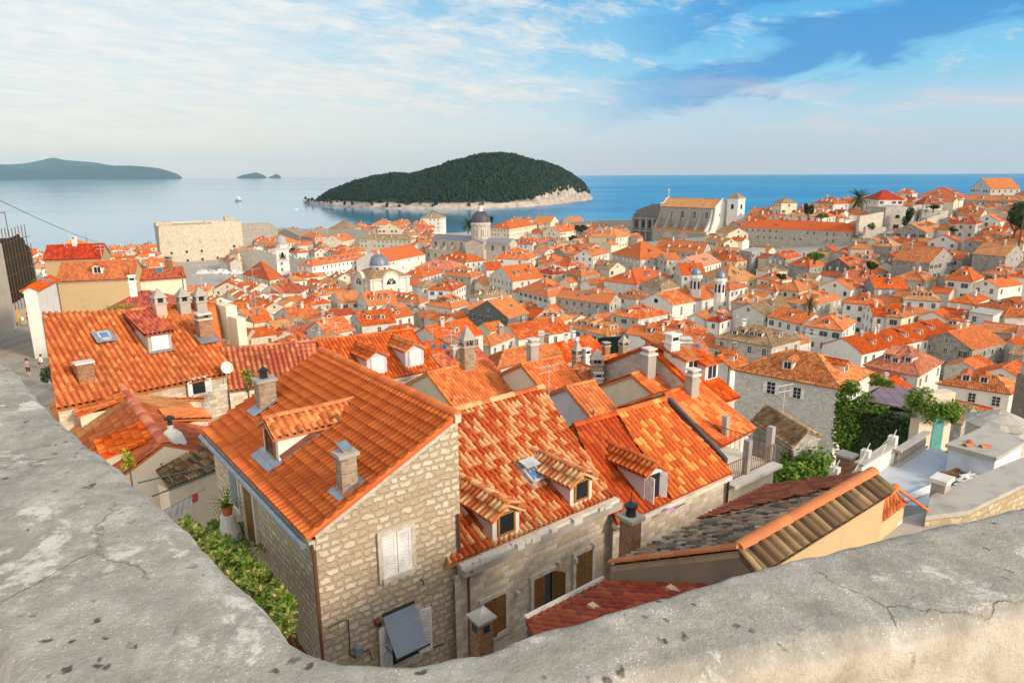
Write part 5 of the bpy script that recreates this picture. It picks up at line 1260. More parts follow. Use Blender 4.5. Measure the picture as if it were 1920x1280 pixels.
# ---- amber chequered house with the long white dormer
def amber_house():
    ze=56.3; A=at(1150,980,ze); B=at(1362,886,ze); C=at(1243,757,ze+2.1); D=at(1075,803,ze+2.1); u=(B-A).normalized(); n=Vector((u.y,-u.x,0)); f=.44
    t=thing('plaster_house','house with orange and yellow chequered roof and long white-fronted dormer','house',(A.x,A.y,47))
    M1=A+(B-A)*f; M2=D+(C-D)*f; m=MB(); E2=at(1452,868,ze-.6)
    m.wquad(A,B,47,ze-.1,0); m.wquad(B,V3(v2(C)*2-v2(B),0),47,ze-.1,1); m.face([V3(B,ze-.1),V3(v2(C)*2-v2(B),ze-.1),C-ZZ*.1],1); m.build('wall',['ashlar','cream'],t)
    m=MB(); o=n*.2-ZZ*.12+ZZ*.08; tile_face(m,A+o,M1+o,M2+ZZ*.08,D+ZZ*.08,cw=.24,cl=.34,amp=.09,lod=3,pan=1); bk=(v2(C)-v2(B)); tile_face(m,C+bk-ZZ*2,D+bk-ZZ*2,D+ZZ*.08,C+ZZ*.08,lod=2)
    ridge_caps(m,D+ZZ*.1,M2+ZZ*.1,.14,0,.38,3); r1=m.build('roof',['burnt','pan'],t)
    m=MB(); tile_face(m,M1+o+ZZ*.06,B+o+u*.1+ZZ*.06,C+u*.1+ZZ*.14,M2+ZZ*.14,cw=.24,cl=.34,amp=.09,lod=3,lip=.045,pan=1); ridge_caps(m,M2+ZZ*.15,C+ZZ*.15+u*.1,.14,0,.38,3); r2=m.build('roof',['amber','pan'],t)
    pn=plane_n(A,B,C); pit=math.degrees(math.acos(pn.z)); P=on_plane(1223,938,A,pn)+ZZ*.03
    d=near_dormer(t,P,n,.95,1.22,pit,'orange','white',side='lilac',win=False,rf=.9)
    s=u; m=MB(); q=P+n*.03+ZZ*.62; m.box(q,s,n,ZZ,.78,.05,1.2,0); m.box(q+n*.03-ZZ*.05,s,n,ZZ,.56,.02,.95,1); w=m.build('window',['white_paint','pane'],d)
    for sg in (-1,1):
        m=MB(); a=.9 if sg>0 else 1.5; ax=(s*sg*math.cos(a)+n*math.sin(a)); c=q+s*sg*.3+ax*.15-ZZ*.08; nn=ZZ.cross(ax)
        m.box(c,ax,nn,ZZ,.3,.035,.98,0)
        for k in range(10): m.box(c+ZZ*(-.4+k*.088),ax,nn,ZZ,.24,.055,.03,0)
        m.build('shutter',['white_paint'],w)
    m=MB(); m.box((B+C)/2+u*.2+ZZ*.2,(C-B).normalized(),u,ZZ,(C-B).length*.9,.16,.42,0); m.build('verge',['dark_lead'],t)
    m=MB(); m.box((A+B)/2+n*.12-ZZ*.12,u,n,ZZ,(B-A).length,.35,.16,0); m.build('cornice',['palegrey'],t)
    pipe(t,[B+n*.2-ZZ*.05,B+n*.12-ZZ*.4,B+n*.1-ZZ*2.5],.05,'iron')
    m=MB(); m.tube([M1-u*.3+n*.5-ZZ*.1,M1+u*.4+n*.5-ZZ*.1],.02,5); m.build('drying_rail',['iron'],t)
    cl=MB(); c=on_plane(1238,940,A,n)+n*.55; cl.grid([[c+u*(i*.07-.2)-ZZ*(j*.08)+n*.03*math.sin(i*2+j) for i in range(6)] for j in range(4)]); tag(cl.build('towel',['lilac_cloth']),'lilac cloth hung under the white shuttered dormer window','towel')
    # balcony terrace beyond
    t2=thing('roof_terrace','small terrace with three concrete posts and rusty railing right of the chequered roof','terrace',tuple(B))
    E0=B+u*.15-ZZ*.6; E1=V3(E2,E0.z); bkd=-n; m=MB()
    m.prism([V3(E0,47),V3(E1,47),V3(E1,E0.z),V3(E0,E0.z)],bkd*3.4,0); m.box((E0+E1)/2+n*.12,u,n,ZZ,(E1-E0).length,.5,.14,1); m.build('terrace_base',['cream','palegrey'],t2)
    for x,y0,y1 in ((1358,830,775),(1398,890,818),(1441,865,793)):
        b=at(x,y0,E0.z); h=atd(x,y1,proj(b)[2]).z-b.z; m=MB(); m.box(b+ZZ*h/2,u,n,ZZ,.26,.26,h,0); m.build('post',['cement'],t2)
    m=MB(); q0=E0-n*.1;q1=E1-n*.1
    for k in range(26): p=q0+(q1-q0)*(k/25); m.tube([p,p+ZZ*.85],.012,4)
    m.tube([q0+ZZ*.85,q1+ZZ*.85],.02,5); m.tube([q0+ZZ*.1,q1+ZZ*.1],.015,5)
    q2=E1-n*3.2
    for k in range(14): p=q1+(q2-q1)*(k/13); m.tube([p,p+ZZ*.85],.012,4)
    m.tube([q1+ZZ*.85,q2+ZZ*.85],.02,5); m.build('railing',['rust'],t2)
    m=MB(); g0=V3(B,ze+.1)+u*.3-n*.3; m.face([g0-ZZ*.9,g0-n*3.0-ZZ*.9,g0-n*3.0+ZZ*1.5,g0+ZZ*.2],0); m.prism([g0-ZZ*.9,g0-n*3.0-ZZ*.9,g0-n*3.0+ZZ*1.5,g0+ZZ*.2],u*.2,0); m.build('side_wall',['lilac'],t2)
amber_house()
# ---- old mossy roof at lower right with new ridge and weathered verge
def mossy_roof():
    z=60.0; A=AE=at(1145,1060,z); B=at(1440,915,z); C=at(1635,890,z+1.6); D=at(1383,1032,z+1.6); u=(C-D).normalized(); n=Vector((u.y,-u.x,0))
    t=thing('old_roofed_building','low tan-walled building with blackened old tiles, red patch and orange ridge','house',(D.x,D.y,50))
    m=MB(); tile_face(m,B,A,D,C,cw=.17,cl=.26,amp=.05,lod=3,slab=.12)
    ro=m.build('roof',['old'],t)
    m=MB(); f=.52; # relaid red tiles on the upper far part
    q=lambda a,b,k:a+(b-a)*k
    pn=plane_n(A,B,C); l0=q(A,B,.50); l1=q(A,B,1.0); h1=C; hh=q(D,C,.80)
    tile_face(m,l1+pn*.05,l0+pn*.05,hh+pn*.05,h1+pn*.05,cw=.17,cl=.26,amp=.055,lod=3,slab=.02); m.build('relaid_tiles',['red'],t)
    m=MB(); ridge_caps(m,D+ZZ*.05,C+ZZ*.05,.11,0,.36,3); ridge_caps(m,A+ZZ*.06,D+ZZ*.04,.085,0,.33,3); m.build('ridge',['plain'],t)
    # short weathered slope over the tan wall
    m=MB(); e0=D+n*.46-ZZ*.26; e1=C+n*.46-ZZ*.26; tile_face(m,e0,e1,C,D,cw=.27,cl=1.4,amp=.12,lod=3,pan=1); ridge_caps(m,D+u*.05+ZZ*.03,e0+u*.05+ZZ*.03,.08,0,.33,3); m.build('roof_verge',['aged','groove_shade_pan'],t)
    m=MB(); w0=v2(D)+n*.32; w1=v2(C)+n*.32; m.wquad(w0,w1,50,z+1.38,0); 
    m.face([V3(A,50),V3(v2(w0),50),V3(w0,z+1.35),V3(D,z+1.5),V3(A,z-.08)],1); m.wquad(w1,V3(B,0),50,z+.1,1); m.box((A+V3(w0,A.z))/2-u*.05-ZZ*.62,(V3(w0,0)-v2(A)).normalized(),u,ZZ,(v2(w0)-v2(A)).length,.1,.22,2)
    m.build('wall',['ochre','brownplaster','zinc'],t)
    pipe(t,[at(1278,1085,z-.4)-u*.2,at(1278,1085,z-.4)-u*.2+ZZ*.95],.02,'iron','vent_pipe')
    # lower red roof against the stone house
    B=on_plane(1132,1091,v2(AE)-u*.03,u); C=on_plane(1312,1098,v2(AE)-u*.03,u); C=B+(C-B)*1.5; u2=u; n2=(v2(C)-v2(B)).normalized(); A0=B-u*2.15; D=C-u*4.2; A=A0
    t2=thing('lean_to_roof','low deep red tiled roof tight against the brown-shuttered stone wall','roof',(B.x,B.y,50))
    m=MB(); tile_face(m,B,A0,D,C,cw=.19,cl=.33,amp=.05,lod=3); m.build('roof_tiles',['red'],t2)
    m=MB(); m.prism([V3(A0,50),V3(B,50),B-ZZ*.15,A0-ZZ*.15],n2*.05,0); m.tube([A0+ZZ*.08-n2*.02,B+ZZ*.08-n2*.02],.06,6,1); m.wquad(V3(D,0),V3(C,0),50,C.z-.1,0); m.build('wall',['grey','palegrey'],t2)
    m=MB(); 
    for x,y in ((1115,1143),(1263,1110)): p=on_plane(x,y,B,plane_n(A0,B,C)); m.box(p+ZZ*.05,u2,n2,ZZ,.14,.26,.07,0)
    m.build('slipped_tile',['ochre'],t2)
    # small orange roof farther right
    z=59.4; r0=at(1620,958,z+.75); r1=at(1678,918,z+.75); e0=at(1632,990,z+.2); e1=at(1697,941,z+.2); t3=thing('small_tiled_roof','small orange tiled roof with its own ridge beyond the tan wall','roof',(r0.x,r0.y,55))
    m=MB(); tile_face(m,e0,e1,r1,r0,cw=.2,cl=.3,amp=.06,lod=3); bk=-n; tile_face(m,r1+bk*1.6-ZZ*.7,r0+bk*1.6-ZZ*.7,r0,r1,cw=.2,cl=.3,amp=.06,lod=3); ridge_caps(m,r0+ZZ*.04,r1+ZZ*.04,.10,0,.34,3); ridge_caps(m,r1+ZZ*.03,at(1735,957,z),.08,0,.3,3); m.build('roof_tiles',['orange'],t3)
    m=MB(); m.prism([V3(e0,56),V3(e1,56),e1-ZZ*.1,e0-ZZ*.1],bk*1.2,0); m.build('wall',['ochre'],t3)
    # brick chimneys
    c=at(1180,1038,58.6); t4=thing('brick_chimney','tall weathered red brick chimney with round pot beside the patchwork roof','chimney',tuple(c)); chimney_box(t4,c,.36,.40,.98,'brick','cement',UU,'pot',2.5,'shaft')
    c=at(906,1200,57.2)+Vector((.05,-.4,0)); t5=thing('brick_chimney','short square brick chimney with pyramid cap at the parapet edge','chimney',tuple(c))
    c=atd(903,1180,14.5); m=MB(); m.box(c-ZZ*.9,UU,VV,ZZ,.36,.36,2.4,0); q=[c+UU*x*.24+VV*y*.24+ZZ*.3 for x,y in ((-1,-1),(1,-1),(1,1),(-1,1))]; m.prism(q,(0,0,.05),1); T=c+ZZ*.52
    for i in range(4): m.face([q[i]+ZZ*.05,q[(i+1)%4]+ZZ*.05,T],1)
    m.box(c+ZZ*.12-VV*.17,UU,VV,ZZ,.16,.04,.16,2); m.box(c+ZZ*.12-UU*.17,UU,VV,ZZ,.04,.16,.16,2); m.build('shaft',['brick','cement','pane'],t5)
mossy_roof()
# ---- left group
def left_group():
    ze=57.0; A=at(108,766,ze); B=at(424,701,ze); u=(B-A).normalized(); n=Vector((u.y,-u.x,0)); zr=ze+3.0; D=at(80,600,zr); C=at(405,569,zr)
    t=thing('long_roofed_house','long weathered orange barrel-tiled roof with skylight, boxed dormer and brick chimney','house',(A.x,A.y,47))
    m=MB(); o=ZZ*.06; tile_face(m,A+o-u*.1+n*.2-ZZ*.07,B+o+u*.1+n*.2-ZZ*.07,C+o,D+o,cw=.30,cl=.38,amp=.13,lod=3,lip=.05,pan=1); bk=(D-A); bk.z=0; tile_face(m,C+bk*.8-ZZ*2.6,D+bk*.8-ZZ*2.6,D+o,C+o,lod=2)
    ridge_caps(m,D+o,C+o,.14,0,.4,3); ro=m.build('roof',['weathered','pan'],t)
    m=MB(); m.wquad(A,B,47,ze-.1,0); m.wquad(V3(v2(A)+v2(bk)*1.8,0),A,47,ze-.1,1); m.face([V3(A,ze-.1),V3(v2(A)+v2(bk)*1.8,ze-.1),D-ZZ*.1],1); m.wquad(B,V3(v2(C)*2-v2(B),0),47,ze-.1,0); m.face([V3(B,ze-.1),V3(v2(C)*2-v2(B),ze-.1),C-ZZ*.1],0); m.build('wall',['ashlar','cement'],t)
    pn=plane_n(A,B,C); pit=math.degrees(math.acos(pn.z)); up=(D-A)-u*(D-A).dot(u)
    skylight(t,on_plane(195,632,A,pn),pn,up,.5,.72)
    P=on_plane(302,657,A,pn); d=place('dormer',dormer_mesh('shed',1.25,1.0,pit,'wine','cement',3,'pane',False),t,P,nang(n)); m=MB(); m.box(P+n*.03+ZZ*.5,u,n,ZZ,.9,.04,.85,0); m.box(P+n*.14,u,n,ZZ,1.5,.3,.04,1); m.build('shutter',['white_paint','zinc'],d)
    c=on_plane(384,632,A,pn); chimney_box(ro,c,.75,.7,1.1,'brick','pale_metal',u,'slab'); m=MB(); m.box(c+pn*.12-up.normalized()*.3,u,up.normalized(),pn,1.1,1.1,.03,0); m.build('flashing',['zinc'],ro)
    c=on_plane(162,712,A,pn); chimney_box(ro,c,.75,.5,.9,'brick','palegrey',u)
    for x,y,mt in ((300,580,'pinkwall'),(345,577,'cement'),(376,576,'cement')): c=on_plane(x,y,A,pn); chimney_box(ro,c,.62,.62,.35,mt,'cement',u,'hat')
    m=MB(); p=C+u*.3; m.box(p-ZZ*1.1+n*.7,u,n,ZZ,.7,1.8,2.2,0); m.box(p-ZZ*1.7+n*2.2,u,n,ZZ,.55,1.4,2.2,0); m.build('party_wall',['cream'],t)
    win_near(t,on_plane(372,724,A,n),n,.7,.8,'white',2.6)
    m=MB(); q=on_plane(430,683,A,n)+n*.6; m.lathe(q*0,[(0,0)],3) if False else None
    # satellite dish
    dsh=thing('satellite_dish','off-white satellite dish at the corner of the long tiled roof','satellite dish',tuple(B)); m=MB(); dc=atd(427,688,proj(B)[2]-.6); ax=Vector((.75,-.55,.35)).normalized(); a1=ax.cross(ZZ).normalized(); a2=a1.cross(ax)
    rr=[[dc+(a1*math.cos(2*math.pi*j/20)+a2*math.sin(2*math.pi*j/20))*r-ax*(.18*(1-(r/.5)**2)) for j in range(21)] for r in (.02,.12,.22,.30,.36)]; m.grid(rr); m.build('dish',['dish'],dsh)
    m=MB(); m.tube([dc-ax*.2,dc-ax*.3-ZZ*.5,dc-ZZ*.9-ax*.4],.025,6); m.tube([dc-a2*.45,dc+ax*.45],.015,5); m.build('arm',['pale_metal'],dsh)
    # rose-tiled roof beside it
    z=56.0; t=thing('terrace_house','house with rosy barrel-tiled roof between the long roof and twin white dormers','house',tuple(at(500,722,47)))
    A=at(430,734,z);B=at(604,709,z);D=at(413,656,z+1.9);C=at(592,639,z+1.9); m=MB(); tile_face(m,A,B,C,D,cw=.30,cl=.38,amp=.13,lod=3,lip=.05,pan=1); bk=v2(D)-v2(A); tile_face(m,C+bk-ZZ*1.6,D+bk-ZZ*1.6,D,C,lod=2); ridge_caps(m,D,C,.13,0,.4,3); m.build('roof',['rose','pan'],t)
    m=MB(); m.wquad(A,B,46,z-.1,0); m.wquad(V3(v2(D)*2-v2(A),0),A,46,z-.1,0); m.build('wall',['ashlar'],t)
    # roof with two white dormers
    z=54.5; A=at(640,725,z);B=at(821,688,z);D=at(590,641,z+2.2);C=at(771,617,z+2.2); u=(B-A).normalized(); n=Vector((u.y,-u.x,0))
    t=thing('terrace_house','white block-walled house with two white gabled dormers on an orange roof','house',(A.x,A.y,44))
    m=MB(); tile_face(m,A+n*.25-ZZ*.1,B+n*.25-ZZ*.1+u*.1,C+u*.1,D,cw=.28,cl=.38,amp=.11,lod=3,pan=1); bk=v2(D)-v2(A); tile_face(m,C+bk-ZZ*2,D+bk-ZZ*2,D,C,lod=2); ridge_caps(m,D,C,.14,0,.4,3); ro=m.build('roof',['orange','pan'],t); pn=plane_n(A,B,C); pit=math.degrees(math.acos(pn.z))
    m=MB(); m.wquad(A,B,44,z-.05,0); m.wquad(B,V3(v2(C)*2-v2(B),0),44,z-.05,0); m.face([V3(B,z-.05),V3(v2(C)*2-v2(B),z-.05),C-ZZ*.1],0); m.box((A+B)/2+n*.08-ZZ*.2,u,n,ZZ,(B-A).length,.25,.2,1); m.box((A+B)/2+n*.04-ZZ*1.5,u,n,ZZ,(B-A).length,.12,.16,1); m.build('wall',['block','stone_trim'],t)
    for x,y in ((708,703),(778,688)):
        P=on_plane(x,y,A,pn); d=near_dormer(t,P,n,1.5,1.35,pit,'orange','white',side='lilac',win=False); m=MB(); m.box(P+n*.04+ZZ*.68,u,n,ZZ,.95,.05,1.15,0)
        for sg in (-1,1): m.box(P+n*.075+ZZ*.68+u*sg*.23,u,n,ZZ,.42,.03,1.05,0)
        m.build('shutter',['white_paint'],d)
    pipe(t,[B+n*.2-ZZ*.1,B+n*.1-u*.15-ZZ*.5,B+n*.1-u*.15-ZZ*6],.05)
    # crooked gabled roof low in the middle left
    z=57.4; R0=at(308,832,z);R1=at(203,685,z); A=at(245,888,z-1.9);B=at(112,800,z-1.9); 
    t=thing('crooked_house','crooked old house with bent ridge, streaked orange and straw tiles and small side dormers','house',(R0.x,R0.y,47)); rd=(R1-R0).normalized(); rn=Vector((-rd.y,rd.x,0)); rn=rn if rn.x<0 else -rn
    Mid=(R0+R1)/2-ZZ*.28
    A=R0+rn*3.1-ZZ*1.75; B=R1+rn*3.1-ZZ*1.75; MB_=(A+B)/2-ZZ*.2; C=R0-rn*3.0-ZZ*1.4; D=R1-rn*3.0-ZZ*1.4; MC=(C+D)/2-ZZ*.2
    m=MB(); tile_face(m,MB_,A,R0,Mid,cw=.24,cl=.38,amp=.06,lod=3); tile_face(m,C,MC,Mid,R0,cw=.24,cl=.38,amp=.06,lod=3); ra=m.build('roof',['burnt'],t)
    m=MB(); tile_face(m,B,MB_,Mid,R1,cw=.24,cl=.38,amp=.06,lod=3); tile_face(m,MC,D,R1,Mid,cw=.24,cl=.38,amp=.06,lod=3); rb=m.build('roof',['tan'],t)
    m=MB(); ridge_caps(m,R0+ZZ*.04,Mid+ZZ*.04,.2,0,.4,3); ridge_caps(m,Mid+ZZ*.04,R1+ZZ*.04,.16,0,.4,3); m.build('ridge',['rose'],t)
    m=MB()
    for a,b in ((A,B),(D,C)): m.wquad(a-(rn*.25 if a is A else -rn*.25),b-(rn*.25 if a is A else -rn*.25),46,a.z-.15,0)
    m.face([V3(A,46),V3(C,46),C-ZZ*.1,R0-ZZ*.1,A-ZZ*.1],0); m.build('wall',['cream'],t)
    pl=plane_n(A,MB_,R0); pr_=plane_n(C,MC,R0)
    def sd(x,y,nrm,dirn,w,hf,roof,P0,pit):
        P=on_plane(x,y,P0,nrm); place('dormer',dormer_mesh('shed',w,hf,pit,roof,'cream',3,'pane',False),t,P,nang(dirn))
    pitl=math.degrees(math.acos(pl.z)); pitr=math.degrees(math.acos(pr_.z))
    sd(150,795,pl,rn,1.9,.75,'mixed',A,pitl); sd(196,868,pl,rn,1.9,.6,'orange',A,pitl)
    sd(312,722,pr_,-rn,2.0,.55,'tan',C,pitr); sd(372,758,pr_,-rn,1.5,.5,'bright',C,pitr); sd(385,795,pr_,-rn,1.5,.5,'bright',C,pitr)
    # lean-to, hooded chimney, yard wall
    z=56.3; t=thing('yard_outhouse','cream outhouse with dull brown corrugated tiled roof below the crooked house','outhouse',tuple(at(360,900,50)))
    A=at(318,915,z);B=at(440,868,z);C=at(392,826,z+.5);D=at(292,880,z+.5); m=MB(); tile_face(m,A,B,C,D,cw=.16,cl=.5,amp=.04,lod=3); m.build('roof',['aged'],t); u=(B-A).normalized(); n=Vector((u.y,-u.x,0))
    m=MB(); m.wquad(A-n*.1,B-n*.1+u*1.6,52,z-.1,0); m.wquad(V3(v2(D),0),A-n*.1,52,z-.1,0); m.build('wall',['cream'],t)
    c=at(326,850,z+.3); t=thing('hooded_chimney','rounded whitewashed hood chimney with thin pipe on red tiles','chimney',tuple(c)); m=MB(); prof=[(.58,-.9),(.58,.15),(.54,.5),(.42,.85),(.22,1.05),(.13,1.1),(.12,1.3)]; m.lathe(c,prof,16,0); m.lathe(c+ZZ*1.3,[(.09,0),(.09,.22),(.2,.24),(.2,.32),(.0,.42)],10,1); m.build('hood',['palegrey','iron'],t)
    t=thing('pergola_frame','green metal pipe pergola frame over the small yard','pergola',tuple(at(395,965,54))); m=MB()
    P=lambda x,y,zz=56.6: at(x,y,zz)
    for a,b in (((232,884),(392,822)),((258,905),(440,862)),((285,930),(415,880)),((297,862),(325,905))): m.tube([P(*a),P(*b)],.03,6)
    b=P(393,812); m.tube([V3(b,52.5),b],.03,6); m.build('frame',['green_pipe'],t)
    t=thing('tv_antenna','small roof aerial on the corner gutter of the bright orange roof','antenna',tuple(P(393,812))); m=MB(); q=P(393,812); m.tube([q,q+ZZ*.5],.015,5); m.tube([q+ZZ*.5-UU*.5-VV*.2,q+ZZ*.5+UU*.5+VV*.2],.012,5)
    for k in range(7): cc=q+ZZ*.5+(UU*.5+VV*.2)*(k/3-1); m.tube([cc-VV*.25,cc+VV*.25],.008,4)
    m.build('mast',['pale_metal'],t)
left_group()
# ---- far left rooftops
K=lambda L,N,R,c,ax,ends,roof,wall,da,nch,label,**kw: city_house('1',L,N,R,8,ax,ends,roof,wall,da,0,nch,c=c,label=label,**kw)
K((425,665),(1002,640),9,86,'a','g','burnt','ochre',1,0,'ochre house with dark-streaked orange roof, one white dormer and skylight, left background',wins='none',pitch=30,lod=2)
K((330,505),(762,488),8,102,'a','g','red','ochre',0,1,'dark red tiled roof stepping up behind the ochre house',wins='none',pitch=30,lod=2)
K((445,412),(668,402),6,116,'a','h','tan','cream',0,0,'highest tan tiled roof at the back of the left rooftops against the sea',wins='none')
K((1015,660),(1388,632),6,92,'a','g','red','cream',0,1,'plain cream wall house with narrow red roof right of the ochre house',wins='none',lod=2)
K((590,858),(730,925),(1310,905),60,'b','h','wine','ochre',0,1,'low hipped dull red roof in front of the ochre wall',wins='none',lod=2)
K((245,745),(425,650),(440,640),74,'a','g','orange','white',0,0,'narrow white house with sloping orange roof beside the alley',wins='none',lod=2)
# ------------------------------------------------------------------ the remaining houses between the ones above, laid out on the town's street grid
def infill():
    CW,CH=240,160; prot=[[1e9]*CW for _ in range(CH)]
    def hull(poly,z0,z1):
        P=[proj(Vector((x,y,z))) for x,y in poly for z in (z0,z1)]
        if any(p[2]<5 for p in P): return None
        xs=[p[0]/8 for p in P]; ys=[p[1]/8 for p in P]; return min(xs),max(xs),min(ys),max(ys),sum(p[2] for p in P)/len(P)
    def mark(b):
        if not b: return
        for j in range(max(0,int(b[2])),min(CH,int(b[3])+1)):
            for i in range(max(0,int(b[0]+.7)),min(CW,int(b[1]-.2)+1)): prot[j][i]=min(prot[j][i],b[4])
    for h in HOUSES: mark(hull(h['poly'],h['ze']-(9 if h['c']<110 else 1.1),h['zt']))
    for x0,x1,y0,y1,c in ((297,455,415,496,430),(370,470,500,520,385),(510,548,435,525,330),(668,762,468,540,268),(805,967,383,470,345),(1187,1395,358,460,400),(1640,1790,385,445,300),(1290,1366,498,562,236),(1578,1800,712,870,50),(1560,1920,780,1000,30),(430,600,470,492,380),(1388,1622,420,482,300),(1122,1170,634,668,118)): mark((x0/8,x1/8,y0/8,y1/8,c))
    polys=[h['poly'] for h in HOUSES]
    LMP=[[(q.x,q.y) for q in (atd(x0,y,c0),atd(x1,y,c0),atd(x1,y,c1),atd(x0,y,c1))] for x0,x1,y,c0,c1 in ((650,765,505,255,285),(805,965,450,325,375),(1185,1400,430,380,455),(515,545,500,322,340),(1640,1800,430,292,325),(297,470,450,420,470),(1580,1800,760,36,60),(1112,1172,650,110,122))]
    def inpoly(p,P,m):
        cx=sum(a for a,b in P)/4; cy=sum(b for a,b in P)/4; c=False
        Q=[]
        for a,b in P:
            d=math.hypot(a-cx,b-cy) or 1; Q.append((a+(a-cx)/d*m,b+(b-cy)/d*m))
        x,y=p
        for (a,b),(d,e) in zip(Q,Q[1:]+Q[:1]):
            if (b>y)!=(e>y) and x<(d-a)*(y-b)/(e-b)+a: c=not c
        return c
    rr=random.Random(21); n=0
    for si in range(-9,62):
        for qi in range(-8,47):
            s=si*8.6+rr.uniform(-1,1); q=qi*8.4+rr.uniform(-1,1)+101.5; wu,wv=rr.uniform(7,9.5),rr.uniform(7,10)
            c=UU*q+VV*s; y=c.y; x=c.x
            r=math.hypot(x,y)
            if r<60 or y<20: continue
            p=proj(Vector((x,y,eave_z(x,y))))
            if not(-60<p[0]<1980): continue
            if ground_z(x,y)<7 or (q-101.5<-74): continue
            P=[(x+UU.x*a*wu/2+VV.x*b*wv/2,y+UU.y*a*wu/2+VV.y*b*wv/2) for a,b in ((-1,-1),(1,-1),(1,1),(-1,1))]
            tst=[(x,y)]+[((px_+x)/2,(py_+y)/2) for px_,py_ in P]+[((px_*.85+x*.15),(py_*.85+y*.15)) for px_,py_ in P]
            near=[Q for Q in polys if abs(Q[0][0]-x)<40 and abs(Q[0][1]-y)<40]+LMP
            if any(inpoly(t,Q,.4) for Q in near for t in tst): continue
            ok=False
            for drop in (.5,2.0,3.5,5.0,6.5):
                ze=eave_z(x,y)-drop; b=hull(P,ze-2,ze+wv*.24)
                if not b: break
                bad=vis=tot=0
                for j in range(max(0,int(b[2])),min(CH,int(b[3])+1)):
                    for i in range(max(0,int(b[0]+.5)),min(CW,int(b[1])+1)):
                        tot+=1; k=prot[j][i]
                        if k>1e8: vis+=1
                        elif k>b[4]+3: bad+=1
                if tot and bad/tot<=(.06 if p[2]<80 else .18): ok=True; break
            if not ok or not tot or vis<max(1,.10*tot): continue
            roof=rr.choices(['orange','mottled','mixed','plain','tan','mossy','pink','red','rose'],[34,20,14,9,6,5,4,4,4])[0]
            south=q-101.5>110
            wall=rr.choices(['white','palegrey','cream','stone','greystone'],[20,18,14,24,24] if south else [34,20,16,20,6])[0]
            ex,ey=(UU*wu,VV*wv); N=Vector((P[0][0],P[0][1],ze)); L=Vector((P[3][0],P[3][1],ze)); R=Vector((P[1][0],P[1][1],ze))
            ends=rr.choice(['h','g','g','h','h']); ax=rr.choice(['a','b'])
            house(L,N,R,ze-11,ax,ends,roof,wall,rr.choice([0,0,1,2]) if (ends=='h' or ax=='a') else 0,rr.choice([0,1,2]) if (ends=='h' or ax=='b') else 0,rr.choice([0,1,1,2]),pitch=rr.uniform(24,29),maxrows=2,winskip=.3)
            polys.append(P); n+=1
            mark(hull(P,ze-1.0,ze+wv*.2))
    # low back wings and sheds in the leftover gaps: parts of the house they lean on
    cen=[(sum(a for a,b in h['poly'])/4,sum(b for a,b in h['poly'])/4,h) for h in HOUSES]; m_=0
    for si in range(-17,108):
        for qi in range(-16,80):
            s=si*5.0+rr.uniform(-.8,.8); q=qi*5.0+rr.uniform(-.8,.8)+101.5; wu,wv=rr.uniform(4.6,6.6),rr.uniform(4.6,6.8); c=UU*q+VV*s; x,y=c.x,c.y; r=math.hypot(x,y)
            if r<58 or y<20 or ground_z(x,y)<7 or q-101.5<-74: continue
            p=proj(Vector((x,y,eave_z(x,y))))
            if not(-40<p[0]<1960): continue
            P=[(x+UU.x*a*wu/2+VV.x*b*wv/2,y+UU.y*a*wu/2+VV.y*b*wv/2) for a,b in ((-1,-1),(1,-1),(1,1),(-1,1))]
            near=[Q for Q in polys if abs(Q[0][0]-x)<34 and abs(Q[0][1]-y)<34]+LMP
            if any(inpoly(t,Q,.1) for Q in near for t in [(x,y)]+[((a+x)/2,(b+y)/2) for a,b in P]): continue
            best=min(cen,key=lambda k:(k[0]-x)**2+(k[1]-y)**2)
            if math.hypot(best[0]-x,best[1]-y)>15: continue
            ok=False
            for drop in (1.8,3.2,4.6,6.0):
                ze=eave_z(x,y)-drop; b=hull(P,ze-2,ze+wv*.24)
                if not b: break
                bad=vis=tot=0
                for j in range(max(0,int(b[2])),min(CH,int(b[3])+1)):
                    for i in range(max(0,int(b[0]+.5)),min(CW,int(b[1])+1)):
                        tot+=1; k=prot[j][i]
                        if k>1e8: vis+=1
                        elif k>b[4]+3: bad+=1
                if tot and bad/tot<=(.06 if p[2]<80 else .20): ok=True; break
            if not ok or not tot or (vis+bad)<max(1,.12*tot): continue
            V=[Vector((a,b_,0)) for a,b_ in P]; lod=2 if p[2]<150 else 1; par=best[2]['o']; wb=MB(); f=rr.random()<.5
            if f: V=V[1:]+V[:1]
            for i in range(4): wb.wquad(V[i],V[(i+1)%4],ze-9,ze,0,i*5)
            mid=(V[0]+V[3])/2; mid2=(V[1]+V[2])/2; ri=(V[3]-V[0]).length/2*.48
            wb.face([V3(V[0],ze),V3(V[3],ze),V3(mid,ze+ri)],0); wb.face([V3(V[1],ze),V3(V[2],ze),V3(mid2,ze+ri)],0)
            wb.build('annex_wall',[rr.choice(['palegrey','cream','stone','citystone','white'])],par)
            rb=MB(); e=(V[1]-V[0]).normalized()*.15; g_=(V[3]-V[0]).normalized()*.25
            tile_face(rb,V3(V[0]-e-g_,ze-.06),V3(V[1]+e-g_,ze-.06),V3(mid2+e,ze+ri+.06),V3(mid-e,ze+ri+.06),lod=lod); tile_face(rb,V3(V[2]+e+g_,ze-.06),V3(V[3]-e+g_,ze-.06),V3(mid-e,ze+ri+.06),V3(mid2+e,ze+ri+.06),lod=lod); ridge_caps(rb,V3(mid-e,ze+ri+.06),V3(mid2+e,ze+ri+.06),.12)
            ro=rb.build('annex_roof',[rr.choice(['orange','mottled','mixed','plain','tan','red','mossy','orange'])+('' if lod>1 else '_far')],par)
